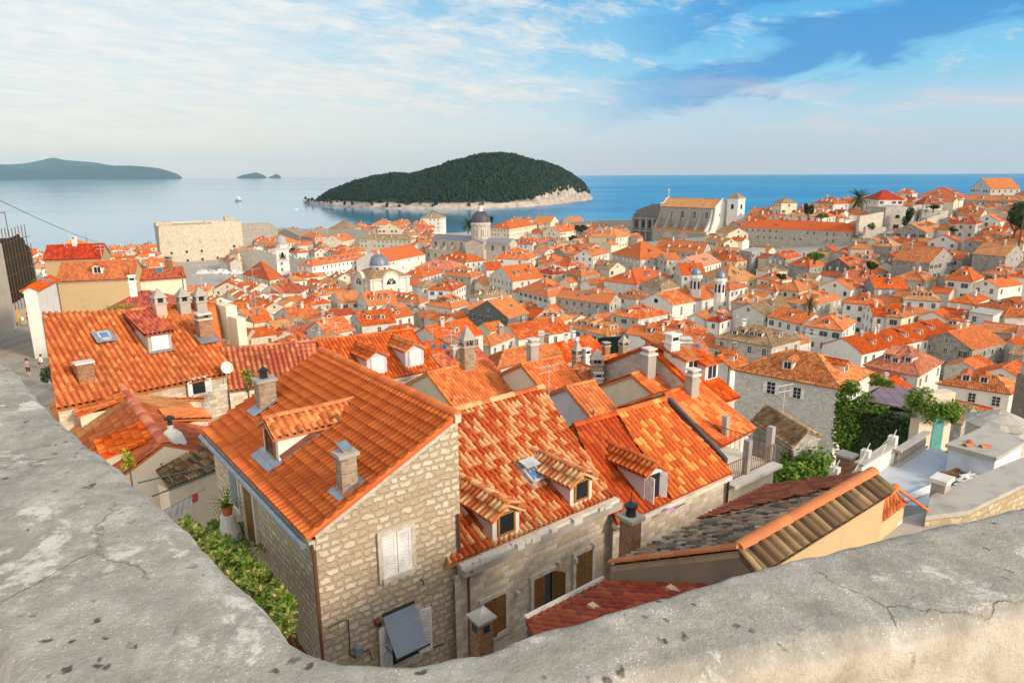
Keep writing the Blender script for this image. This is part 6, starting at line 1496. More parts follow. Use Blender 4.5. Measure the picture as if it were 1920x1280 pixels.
            if rr.random()<.4: place('chimney',chim_mesh(rr.choice(['hat','plain','white','brick'])),ro,V3(mid+(mid2-mid)*.4,ze+ri-.2),0,(.8,.8,.9))
            polys.append(P); m_+=1; mark(hull(P,ze-.6,ze+wv*.2))
    print('annexes',m_)
    print('infill',n,'houses',len(HOUSES))
infill()
# ------------------------------------------------------------------ setting: sea, ground, islands, parapet
def setting():
    # water
    m,g=newmat('water'); pos=g.n('ShaderNodeNewGeometry').outputs['Position']
    w1=g.noise(g.vmul(pos,(1,1,1)),.06,6,.65); w2=g.noise(g.vmul(pos,(.6,1.6,1)),.004,5,.6); w3=g.noise(g.vmul(pos,(.22,1,1)),.0016,4,.6)
    azw=g.math('ARCTAN2',g.sep(pos)[0],g.sep(pos)[1]); calm=g.math('ADD',g.mapr(azw,.16,-.10),g.math('MULTIPLY',g.math('SUBTRACT',w3,.5),.9),clamp=True)  # sheltered slick water towards the harbour, wind-ruffled open sea
    hgt=g.math('ADD',g.math('MULTIPLY',w1,1.0),g.math('MULTIPLY',w2,3.0))
    nr=g.n('ShaderNodeBump',{'Height':hgt,'Strength':g.mapr(calm,0,1,.30,.07),'Distance':1.6}).outputs[0]
    col=g.mix(calm,g.mix(g.mapr(w3,.35,.65),(.012,.17,.36),(.035,.28,.48)),(.06,.26,.42))
    b=finish(g,col,g.mapr(calm,0,1,.42,.08),nr,0,g.mapr(calm,0,1,.22,.7)); MAT['water']=m
    mb=MB(); R=[0,300,800,2000,5000,12000,18000,26000]
    rows=[]
    for r in R: rows.append([(r*math.sin(a*math.pi/24-0),r*math.cos(a*math.pi/24-0),0) for a in range(-18,19)])
    mb.grid(rows,smooth=False); struct(mb.build('sea',['water']),'structure','calm evening sea')
    # town ground
    mb=MB(); rows=[]
    for j in range(0,84): rows.append([(x,-30+j*8,ground_z(x,-30+j*8)) for x in range(-420,440,8)])
    mb.grid(rows); struct(mb.build('ground',['cement']),'structure','paved ground under the town')
    # street at the left, inside the wall
    P=[at(-60,760,50.35),at(110,760,50.35),at(78,600,50.35),at(20,604,50.35)]
    mb=MB(); mb.prism([p-ZZ*.5 for p in P],(0,0,.5),0); struct(mb.build('street',['paving']),'structure','stone paved alley')
wallmat('paving',(.34,.31,.26),(.44,.41,.35),(.22,.20,.17),.8,.5,.02,.02,stainamt=.3,bump=.3)
setting()
def island():
    m,g=newmat('island_rock'); pos=g.n('ShaderNodeNewGeometry').outputs; z=g.sep(pos['Position'])[2]
    n=g.noise(g.vmul(pos['Position'],(1,1,2.2)),.05,7,.7); sl=g.sep(pos['Normal'])[2]
    rock=g.ramp(n,[(.3,(.16,.12,.09)),(.5,(.42,.34,.27)),(.7,(.58,.50,.42))])
    veg=g.mix(n,(.010,.022,.010),(.03,.05,.018))
    lim=g.math('ADD',g.mapr(z,7,15),g.math('MULTIPLY',g.math('SUBTRACT',n,.5),2.0))
    f=g.math('MULTIPLY',g.mapr(lim,.3,.7),g.mapr(sl,.45,.7))
    finish(g,g.mix(f,rock,veg),.95,g.n('ShaderNodeBump',{'Height':n,'Strength':.8,'Distance':4.0}).outputs[0]); MAT['island_rock']=m
    sil=[(568,379),(575,377),(590,370),(610,358),(650,344),(700,329),(740,321),(780,320),(800,314),(850,301),(900,289),(930,285),(960,288),(1000,300),(1040,310),(1070,323),(1092,338),(1104,350),(1111,372)]
    sho=[(568,381),(575,380),(590,383),(620,386),(700,391),(780,392),(860,392),(940,390),(1000,387),(1060,381),(1100,376),(1111,374)]
    def itp(T,x):
        for (a,b),(c,d) in zip(T,T[1:]):
            if x<=c: return b+(d-b)*max(0,(x-a))/(c-a)
        return T[-1][1]
    NX,NY=150,40; grid=[]; info=[]
    for j in range(NY+1):
        row=[]
        for i in range(NX+1):
            x=568+543*i/NX; S=at(x,itp(sho,x),0); c0=proj(S)[2]; f=i/NX
            depth=520*math.sin(math.pi*min(1,max(0,(f*.96+.02))))**.6+30
            w=j/NY; c=c0+depth*w; d=ray(x,640); hx=(x-960)/FPX
            T=atd(x,itp(sil,x),c0+depth*.5); hm=max(2,T.z-8); 
            if f>.72: prof=min(1,(w/.5)**(.75-.5*min(1,(f-.72)/.2))) if w<.5 else math.cos((w-.5)*math.pi)**.7
            else: prof=min(1,(w/.5)**.80) if w<.5 else max(0,math.cos((w-.5)*math.pi))**.7
            px_=Vector((hx*c,c*.99,0)); 
            base=S+Vector((S.x,S.y,0)).normalized()*(depth*w)
            z=hm*prof
            nz=mnoise.noise(Vector((base.x*.006,base.y*.006,3)))*8+mnoise.noise(Vector((base.x*.03,base.y*.03,9)))*5
            edge=min(1,w*6)*min(1,(1-w)*4)
            z=z+nz*edge*.8
            if w>0 and z<9 and w<.12: z=min(9,4+5*w*8+mnoise.noise(Vector((base.x*.05,base.y*.05,1)))*4)
            if w==0: z=-1
            row.append((base.x,base.y,z))
        grid.append(row)
    mb=MB(); mb.grid(grid); o=mb.build('island',['island_rock']); struct(o,'structure','wooded island with pale rocky shore')
    # pine cover: a far-off wood
    rr=random.Random(5); fb=MB()
    import itertools
    dirs=[(math.cos(2*math.pi*k/5),math.sin(2*math.pi*k/5)) for k in range(5)]
    for _ in range(9500):
        j=rr.uniform(.6,NY*.62); i=rr.uniform(1,NX-2); a=int(j);b=int(i); p=Vector(grid[a][b])*(1-(j-a))+Vector(grid[a+1][b])*(j-a)
        q=Vector(grid[a][b+1])*(1-(j-a))+Vector(grid[a+1][b+1])*(j-a); p=p+(q-p)*(i-b)
        lim=13+mnoise.noise(Vector((p.x*.02,p.y*.02,5)))*9+(16*max(0,(i/NX-.72)/.28))
        if p.z<lim and rr.random()<.93: continue
        r=rr.uniform(2.4,5.2); h=rr.uniform(4,9); u=(rr.randrange(900)+.5,rr.randrange(900)+.5); ph=rr.uniform(0,6)
        low=[p+Vector((r*rr.uniform(.7,1.2)*math.cos(ph+2*math.pi*k/5),r*rr.uniform(.7,1.2)*math.sin(ph+2*math.pi*k/5),rr.uniform(-1,1))) for k in range(5)]
        mid=[p+Vector((r*rr.uniform(.6,.95)*math.cos(ph+.6+2*math.pi*k/5),r*rr.uniform(.6,.95)*math.sin(ph+.6+2*math.pi*k/5),h*rr.uniform(.5,.7))) for k in range(5)]
        top=p+Vector((rr.uniform(-1,1),rr.uniform(-1,1),h))
        for k in range(5):
            k2=(k+1)%5; fb.face([low[k],low[k2],mid[k]],0,[u]*3); fb.face([low[k2],mid[k2],mid[k]],0,[u]*3); fb.face([mid[k],mid[k2],top],0,[u]*3)
    struct(fb.build('forest',['leaf_pine']),'stuff','dark pine wood covering the island')
    # far coasts
    m,g=newmat('far_land'); pos=g.n('ShaderNodeNewGeometry').outputs['Position']; n=g.noise(pos,.0035,6,.65)
    finish(g,g.ramp(n,[(.3,(.008,.020,.014)),(.62,(.02,.036,.024)),(.72,(.06,.065,.05))]),.95); MAT['far_land']=m
    def ridge(name,pts,c,dep,label):
        rows=[]; X=[]; x=pts[0][0]
        while x<=pts[-1][0]: X.append(x); x+=1.5
        for j,(w,k) in enumerate(((0,-.02),(.15,.28),(.35,.6),(.6,1),(.8,.7),(1,-.02))):
            r=[]
            for x in X:
                p=atd(x,itp(pts,x),c); z=max(0,p.z); q=Vector((p.x,p.y,0)); q=q+q.normalized()*(dep*(w-.6))
                nz=mnoise.noise(Vector((q.x*.0016,q.y*.0016,2)))*.22+mnoise.noise(Vector((q.x*.006,q.y*.006,7)))*.10
                r.append((q.x,q.y,z*k*(1+nz*(1 if k!=1 else .25)) if k>0 else -5))
            rows.append(r)
        b=MB(); b.grid(rows); struct(b.build(name,['far_land']),'structure',label)
    ridge('hills',[(-400,318),(-200,300),(-60,312),(0,309),(40,307),(75,301),(102,296),(120,300),(150,303),(185,306),(230,313),(280,318),(318,322),(333,327),(341,332)],21500,2800,'blue far mountainous coast')
    ridge('hills',[(-400,322),(-150,312),(-40,309),(0,310),(20,314),(60,318),(110,314),(160,309),(200,312),(250,310),(300,316),(330,325),(341,332)],17500,2200,'nearer dark blue coast')
    ridge('hills',[(444,332),(455,328),(470,325),(480,323.5),(492,327),(500,332)],18000,800,'low blue islet')
    ridge('hills',[(503,333),(512,329),(518,326),(524,329),(528,333)],18200,500,'small pointed blue islet')
island()
def haze():
    m=bpy.data.materials.new('haze_air'); m.use_nodes=True; m.node_tree.nodes.clear(); g=G(m.node_tree)
    v=g.n('ShaderNodeVolumePrincipled',{'Color':(.48,.80,1.0,1),'Density':HAZE_D,'Anisotropy':0.0})
    g.n('ShaderNodeOutputMaterial',{'Volume':v.outputs[0]}); MAT['haze_air']=m
    b=MB(); b.abox(-26500,26500,-1000,26500,-17.5,760); struct(b.build('haze',['haze_air']),'stuff')
HAZE_D=2.7e-5
haze()
# ---- parapet
def parapet():
    m,g=newmat('parapet_stone'); pos=g.n('ShaderNodeTexCoord').outputs['Object']; nrm=g.n('ShaderNodeNewGeometry').outputs['Normal']
    a=g.noise(pos,3.1,9,.72,.4); b=g.noise(pos,9.0,8,.72); c=g.noise(pos,60,5,.7); d=g.noise(g.vadd(pos,(5,3,1)),1.5,9,.70,.9); e=g.noise(pos,170,3,.6)
    col=g.ramp(a,[(.30,(.255,.245,.21)),(.45,(.40,.385,.335)),(.57,(.52,.495,.43)),(.70,(.68,.65,.575))])
    col=g.mix(g.mapr(b,.40,.62,.45,0),col,(.24,.215,.17))
    col=g.mix(g.mapr(c,.38,.66,.26,0),col,(.20,.18,.145))
    col=g.mix(g.math('MULTIPLY',g.mapr(g.math('ADD',g.math('MULTIPLY',d,.72),g.math('MULTIPLY',b,.28)),.56,.60),.75),col,(.72,.68,.60))
    sp=g.n('ShaderNodeTexVoronoi',{'Vector':pos,'Scale':55.0,'Randomness':1.0}).outputs['Distance']
    col=g.mix(g.math('MULTIPLY',g.mapr(sp,.20,.12),g.mapr(a,.44,.56)),col,(.76,.73,.66))
    sp2=g.n('ShaderNodeTexVoronoi',{'Vector':g.vadd(pos,g.vmul(g.n('ShaderNodeTexNoise',{'Vector':pos,'Scale':22.0}).outputs['Color'],(.07,.07,.07))),'Scale':11.0}).outputs['Distance']
    col=g.mix(g.math('MULTIPLY',g.mapr(sp2,.22,.12),g.mapr(d,.55,.45)),col,(.09,.083,.07))
    col=g.mix(g.mapr(e,.32,.62,.22,0),col,(.15,.135,.11))
    cr=g.n('ShaderNodeTexVoronoi',{'Vector':g.vadd(pos,g.vmul(g.n('ShaderNodeTexNoise',{'Vector':pos,'Scale':3.5,'Detail':5.0}).outputs['Color'],(.35,.35,.35))),'Scale':1.15},feature='DISTANCE_TO_EDGE').outputs['Distance']
    crk=g.math('MULTIPLY',g.mapr(cr,.010,.003),g.mapr(d,.50,.56)); col=g.mix(g.math('MULTIPLY',crk,.38),col,(.14,.12,.10))
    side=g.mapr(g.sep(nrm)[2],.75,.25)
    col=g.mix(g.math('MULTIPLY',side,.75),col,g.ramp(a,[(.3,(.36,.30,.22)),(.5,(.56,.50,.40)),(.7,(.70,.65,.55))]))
    hgt=g.math('ADD',g.math('ADD',g.math('MULTIPLY',b,.5),g.math('MULTIPLY',c,.32)),g.math('SUBTRACT',g.math('MULTIPLY',e,.16),g.math('MULTIPLY',crk,.3)))
    finish(g,col,.93,g.n('ShaderNodeBump',{'Height':hgt,'Strength':1.0,'Distance':.020}).outputs[0],0,.2); MAT['parapet_stone']=m
    zt=66.5
    O=[at(x,y,zt) for x,y in ((0,664),(40,702),(75,745),(98,772),(180,838),(250,893),(320,956),(400,1037),(480,1114),(545,1183),(585,1213),(640,1228),(720,1231),(800,1222),(900,1205),(1000,1179),(1130,1141),(1280,1101),(1380,1066),(1500,1036),(1640,1005),(1760,977),(1920,942))]
    dl=(O[0]-O[7]).normalized(); dr=(O[-1]-O[15]).normalized()
    O=[O[0]+dl*6,O[0]+dl*3]+O+[O[-1]+dr*1.5,O[-1]+dr*4]
    Li=[at(0,1200,zt),at(40,1280,zt)]; Ri=[at(1070,1284,zt),at(1920,1128,zt)]
    # resample the outer line densely
    def resamp(T,st):
        R=[T[0]]
        for a,b in zip(T,T[1:]):
            n=max(1,int((b-a).length/st))
            for k in range(1,n+1): R.append(a+(b-a)*(k/n))
        return R
    O=resamp(O,.035)
    def inner(p):
        # distance to inner lines: nearest point, left line for the left arm, right line for the right arm
        def near(a,b,p): d=(b-a).normalized(); return a+d*((p-a).dot(d))
        l=near(Li[0],Li[1],p); r=near(Ri[0],Ri[1],p)
        return l,r
    dL=(Li[1]-Li[0]).normalized(); dR=(Ri[1]-Ri[0]).normalized()
    den=dL.x*dR.y-dL.y*dR.x; w=Ri[0]-Li[0]; k=(w.x*dR.y-w.y*dR.x)/den; IC=Li[0]+dL*k
    N=len(O); corner=min(range(N),key=lambda i:(O[i]-at(640,1228,zt)).length)
    rows=[]; K=26
    mn=lambda v,s:mnoise.noise(v*s)
    for i,p in enumerate(O):
        l,r=inner(p)
        if i<corner:
            q=l if (l-IC).dot(dL)<0 else IC
        else:
            q=r if (r-IC).dot(dR)>0 else IC
        q=q+(q-p).normalized()*.025; d=(q-p); L=d.length; dn=d.normalized(); row=[]
        for zz,off in ((-16,-.10),(-2,-.02),(-.6,0),(-.2,0),(-.06,.0)): row.append(p+dn*off+ZZ*zz)
        for kk in range(K+1):
            t=kk/K; e=0
            dist=min(t,1-t)*L
            drop=-.045*max(0,1-dist/.06)**2
            row.append(p+dn*(L*t)+ZZ*drop)
        for zz,off in ((-.06,.012),(-.15,.0),(-.35,0),(-.7,0),(-1.2,0)): row.append(q+dn*off+ZZ*zz)
        R2=[]
        for v in row:
            dz=mn(v,2.0)*.012+mn(v,9.0)*.007+mn(v,26)*.0035
            ex=mn(v+Vector((9,0,0)),6)*.016+mn(v+Vector((9,0,0)),20)*.007
            R2.append(v+ZZ*dz+dn*ex)
        rows.append(R2)
    mb=MB(); mb.grid(rows); o=mb.build('parapet_wall',['parapet_stone']); tag(o,'broad weathered grey stone parapet turning a corner in the foreground','parapet')
    mb=MB(); mb.abox(-9,6,-6,2.4,64.6,65.35); struct(mb.build('wall_walk',['paving']),'structure','walkway behind the parapet')
parapet()
# ------------------------------------------------------------------ trees and plants
def leaf_cloud(mb,c,rad,n,size,mi=0,rr=None,clumps=9,flat=1.0):
    rr=rr or random.Random(1); c=Vector(c); R=Vector(rad); cl=[]
    for _ in range(clumps):
        while True:
            v=Vector((rr.uniform(-1,1),rr.uniform(-1,1),rr.uniform(-1,1)))
            if v.length<1: break
        cl.append((Vector((v.x*R.x*.72,v.y*R.y*.72,v.z*R.z*.72)),rr.uniform(.28,.5)))
    for _ in range(n):
        cc,k=rr.choice(cl); v=Vector((rr.gauss(0,1),rr.gauss(0,1),rr.gauss(0,1))).normalized()*(rr.random()**.35)
        p=c+cc+Vector((v.x*R.x*k,v.y*R.y*k,v.z*R.z*k)); a=Vector((rr.gauss(0,1),rr.gauss(0,1),rr.gauss(0,.6))).normalized(); b=a.cross(Vector((rr.gauss(0,1),rr.gauss(0,1),rr.gauss(0,1)))).normalized()
        s=size*rr.uniform(.6,1.4); u=(rr.randrange(900)+.5,rr.randrange(900)+.5)
        mb.face([p-a*s,p+b*s*.55,p+a*s,p-b*s*.55],mi,[u]*4)
def tree(c,w,h,label,leaf='leaf_dark',n=900,size=.35,name='tree',trunk=True,seed=1,clumps=9,cat='tree',th=.45):
    c=Vector(c); rr=random.Random(seed); t=thing(name,label,cat,tuple(c)); th=h*th
    m=MB(); b=c+ZZ*th
    m.tube([c-ZZ*1.5,c+ZZ*th*.6,b,b+ZZ*h*.2],[w*.06,w*.045,w*.035,w*.015],7)
    for k in range(5):
        a=2*math.pi*k/5+rr.random(); m.tube([c+ZZ*th*.8,c+ZZ*(th+h*.15)+Vector((math.cos(a),math.sin(a),0))*w*.18,c+ZZ*(th+h*.3)+Vector((math.cos(a),math.sin(a),0))*w*.32],[w*.025,w*.018,w*.008],5)
    m.build('trunk',['bark'],t)
    m=MB(); leaf_cloud(m,c+ZZ*(th*.55+(h-th*.55)/2),(w/2,w/2,(h-th*.55)/2),n,size,0,rr,clumps); m.build('crown',[leaf],t); return t
def palm(c,h,r,label,seed=1,name='palm_tree'):
    c=Vector(c); rr=random.Random(seed); t=thing(name,label,'palm tree',tuple(c)); m=MB(); m.tube([c-ZZ,c+ZZ*h*.5+Vector((.1,0,0)),c+ZZ*h],[.32,.26,.24],8); m.build('trunk',['bark'],t)
    m=MB(); top=c+ZZ*h
    for k in range(46):
        a=rr.uniform(0,6.283); el=rr.uniform(-.5,1.25); d=Vector((math.cos(a)*math.cos(el),math.sin(a)*math.cos(el),math.sin(el))); pts=[]; p=top.copy(); dd=d.copy()
        for j in range(7): pts.append(p.copy()); p=p+dd*r/6; dd=(dd-ZZ*.22).normalized()
        s=d.cross(ZZ).normalized(); u=(rr.randrange(900)+.5,rr.randrange(900)+.5)
        for j in range(6):
            w=r*.16*math.sin(math.pi*(j+.6)/6.8); nn=(pts[j+1]-pts[j])
            for sg in (-1,1):
                for q in (0,.5):
                    b=pts[j]+nn*q; m.face([b,b+nn*.42,b+nn*.75+s*sg*w-ZZ*w*.35],0,[u]*3)
    m.build('crown',['leaf_dark'],t); return t
def tp(rg,x,y,c): return atd(*px(rg,(x,y)),c)
def plants():
    def T(rg,x,yb,yt,wpx,c,label,**k):
        s=RG[rg][2]; b=tp(rg,x,yb,c); h=(yb-yt)/s*c/1280; w=wpx/s*c/1280; k['th']=.06; return tree(b,w,h*1.03,label,**k)
    T('5',1850,470,250,170,232,'large dark evergreen tree at the right edge above the hillside houses',n=2200,size=.5,seed=3,clumps=14,th=.25)
    T('5',300,350,225,75,300,'slim dark tree left of the pale hotel-like house on the hill',n=900,size=.45,seed=4,th=.3)
    T('5',400,362,315,100,296,'low green shrubby tree below the three-dormer pale house',n=700,size=.4,seed=5,th=.2,leaf='leaf_green',name='bush',cat='bush')
    T('5',1040,440,275,85,298,'dark ivy-clad tree beside the ruined hill tower',n=1400,size=.4,seed=6,th=.2)
    T('5',770,455,390,70,288,'green creeper bush on the broken pale wall',n=500,size=.35,seed=7,th=.2,leaf='leaf_green',name='bush',cat='bush')
    T('5',1240,290,250,90,318,'dark bush on the long upper hill wall',n=500,size=.4,seed=8,th=.2,name='bush',cat='bush')
    T('3',1555,262,198,110,410,'round dark tree between the white seaside houses',n=900,size=.5,seed=9,th=.25)
    T('3',1500,335,278,90,385,'dark tree cluster behind the tan hipped house',n=800,size=.45,seed=10,th=.25)
    T('3',1590,330,290,70,388,'smaller dark tree right beside the tan hipped house',n=500,size=.4,seed=20,th=.25)
    T('3',885,200,125,40,375,'narrow dark tree just right of the dark cathedral dome',n=500,size=.4,seed=11,th=.3)
    T('5',350,668,605,160,232,'wide green tree in front of the long grey college building',n=1100,size=.4,seed=12,th=.2,leaf='leaf_green')
    T('5',770,745,678,110,205,'dark shrub mass in the gap by the cream house',n=800,size=.35,seed=13,th=.2,name='bush',cat='bush')
    T('5',100,820,765,90,205,'dark bush between stone houses below the terrace roof',n=500,size=.3,seed=14,th=.2,name='bush',cat='bush')
    T('2',1095,435,375,90,425,'dark green tree beside the pinkish waterside house',n=700,size=.5,seed=15,th=.25)
    T('1',1060,590,556,120,300,'bright green tree by the harbour behind the narrow red roof',n=700,size=.5,seed=16,th=.2,leaf='leaf_green')
    T('5',1385,460,425,60,250,'dark shrub behind the white gabled house',n=400,size=.3,seed=17,th=.2,name='bush',cat='bush')
    palm(tp('5',675,262,330),.5+2.8,6.2,'big spreading palm on the hill skyline',2)
    palm(tp('5',1880,560,225),12.5,5.5,'tall palm at the right edge below the dark evergreen tree',3)
    palm(tp('3',712,262,382),4.5,5.5,'palm left of the cathedral drum',4)
    palm(tp('5',310,1050,150),1.5,2.2,'small palm between white houses in the middle of the town',5)
    tree(tp('m',1565,550,62),3.2,3.2,'bright green bush beside the white block-walled house','leaf_green',1200,.16,'bush',seed=18,cat='bush',th=.15)
    tree(tp('6',545,1190,44)-ZZ*1.2,4.6,4.3,'bright green tree in the courtyard below the grey stone house','leaf_green',2600,.16,seed=19,th=.2,clumps=14)
    tree(tp('6',400,1210,38)-ZZ*.5,3.0,2.2,'low green hedge bush beside the plaster wall below the terrace','leaf_green',1400,.13,'bush',seed=21,cat='bush',th=.15)
    tree(at(80,580,51),2.6,5.5,'leafy climbing shrub at the alley corner of the white house','leaf_green',900,.14,'bush',seed=22,cat='bush',th=.2)
    tree(at(86,650,51)+Vector((.3,0,0)),1.6,1.8,'potted plant by the alley wall','leaf_green',500,.10,'potted_plant',seed=23,cat='plant',th=.2)
    tree(at(92,730,50.5)+Vector((.3,.3,0)),2.0,2.2,'dark bushy plant at the near end of the alley wall','leaf_dark',700,.11,'potted_plant',seed=24,cat='plant',th=.2)
    tree(at(225,582,57.5),2.8,.6,'weeds growing on the ridge of the dull red hipped roof','leaf_yellow',260,.10,'weeds_clump',seed=25,cat='plant',th=.1)
    tree(at(466,742,56.8),1.0,1.6,'green weed sprig beside the crumbling left chimney','leaf_green',220,.08,'bush',seed=26,cat='plant',th=.15)
    tree(at(1235,1,0)*0+atd(245,890,22),.55,1.1,'yellow-green leafy sprig over the parapet edge','leaf_lime',140,.06,'sprig',seed=27,cat='plant',th=.2)
    # loquat bush below the parapet: rosettes of long leaves
    t=thing('loquat_bush','dense loquat bush with rosettes of pointed leaves below the left parapet','bush',tuple(at(440,1080,56))); rr=random.Random(8); m=MB()
    poly=[(338,968),(372,990),(420,1008),(468,1040),(512,1090),(548,1130),(545,1190),(500,1150),(440,1090),(380,1030)]
    def inside(x,y,P):
        c=False
        for (a,b),(d,e) in zip(P,P[1:]+P[:1]):
            if (b>y)!=(e>y) and x<(d-a)*(y-b)/(e-b)+a: c=not c
        return c
    pts=[]
    while len(pts)<330:
        x,y=rr.uniform(330,555),rr.uniform(960,1200)
        if inside(x,y,poly): pts.append((x,y))
    for x,y in pts:
        k=rr.random(); p=at(x,y,58.2-k*1.1-(1100-y)*.002); ax=Vector((rr.gauss(0,.35),rr.gauss(-.25,.35),1)).normalized(); a1=ax.cross(Vector((1,.2,0))).normalized(); a2=ax.cross(a1); n=rr.randint(11,16); lv=rr.random()
        for i in range(n):
            th=2*math.pi*i/n*2.4; e=.25+.9*(i/n); d=(a1*math.cos(th)+a2*math.sin(th))*math.cos(e)+ax*math.sin(e); L=rr.uniform(.17,.30)*(1.15-.4*i/n); s=d.cross(ax).normalized()*L*.15; tip=p+d*L-ZZ*L*.15; mid=p+d*L*.55+ax*.015; u=(rr.randrange(900)+.5,rr.randrange(900)+.5); mi=1 if (i>n*.5 and lv>.25) or lv>.8 else 0
            m.face([p,mid+s,tip,mid],mi,[u]*4); m.face([p,mid,tip,mid-s],mi,[u]*4)
    m.build('leaves',['leaf_green','leaf_yellow'],t)
    m=MB()
    for x,y in pts[::4]:
        p=at(x,y,57.2); m.tube([V3(p+Vector((.2,.3,0)),54),p],[.03,.015],5)
    m.build('stems',['bark'],t)
    t=thing('loquat_bush','small darker bush in the shade under the open side door','bush',tuple(at(450,1000,55))); m=MB()
    for _ in range(110):
        x,y=rr.uniform(395,505),rr.uniform(978,1030); p=at(x,y,57-rr.random()*.8); ax=Vector((rr.gauss(0,.3),rr.gauss(-.2,.3),1)).normalized(); a1=ax.cross(Vector((1,.2,0))).normalized(); a2=ax.cross(a1); n=12
        for i in range(n):
            th=2*math.pi*i/n*2.4; e=.2+.8*(i/n); d=(a1*math.cos(th)+a2*math.sin(th))*math.cos(e)+ax*math.sin(e); L=rr.uniform(.16,.27); s=d.cross(ax).normalized()*L*.14; tip=p+d*L-ZZ*.05; mid=p+d*L*.55; u=(rr.randrange(900)+.5,rr.randrange(900)+.5)
            m.face([p,mid+s,tip,mid-s],0,[u]*4)
    m.build('leaves',['leaf_green'],t)
    m=MB()
    for k in range(6): p=at(405+k*18,1005,56.3); m.tube([V3(p,53.5),p],[.03,.015],5)
    m.build('stems',['bark'],t)
    # fern pot
    c=atd(425,948,21.5); t=thing('potted_fern','arching fern in a pot on a white cloth-covered stand','potted plant',tuple(c)); m=MB()
    for k in range(34):
        a=rr.uniform(0,6.28); el=rr.uniform(.1,1.3); d=Vector((math.cos(a)*math.cos(el),math.sin(a)*math.cos(el),math.sin(el))); p=c.copy(); s=d.cross(ZZ).normalized(); pp=[]
        for j in range(7): pp.append(p.copy()); p=p+d*.11; d=(d-ZZ*.2).normalized()
        for j in range(6):
            w=.05*(1-j/7); nn=pp[j+1]-pp[j]; u=(rr.randrange(900)+.5,.5)
            for sg in (-1,1): m.face([pp[j],pp[j+1],pp[j]+nn*.8+s*sg*w],0,[u]*3)
    m.build('fronds',['leaf_green'],t); m=MB(); m.lathe(c-ZZ*.3,[(.0,0),(.13,0),(.18,.28),(.2,.3),(.16,.3)],12); m.build('pot',['terracotta'],t)
    m=MB(); m.lathe(c-ZZ*1.15,[(.36,0),(.33,.3),(.24,.6),(.22,.85),(.0,.86)],14); tag(m.build('plant_stand',['cloth_white']),'small stand draped in pale cloth under the fern','stand')
plants()
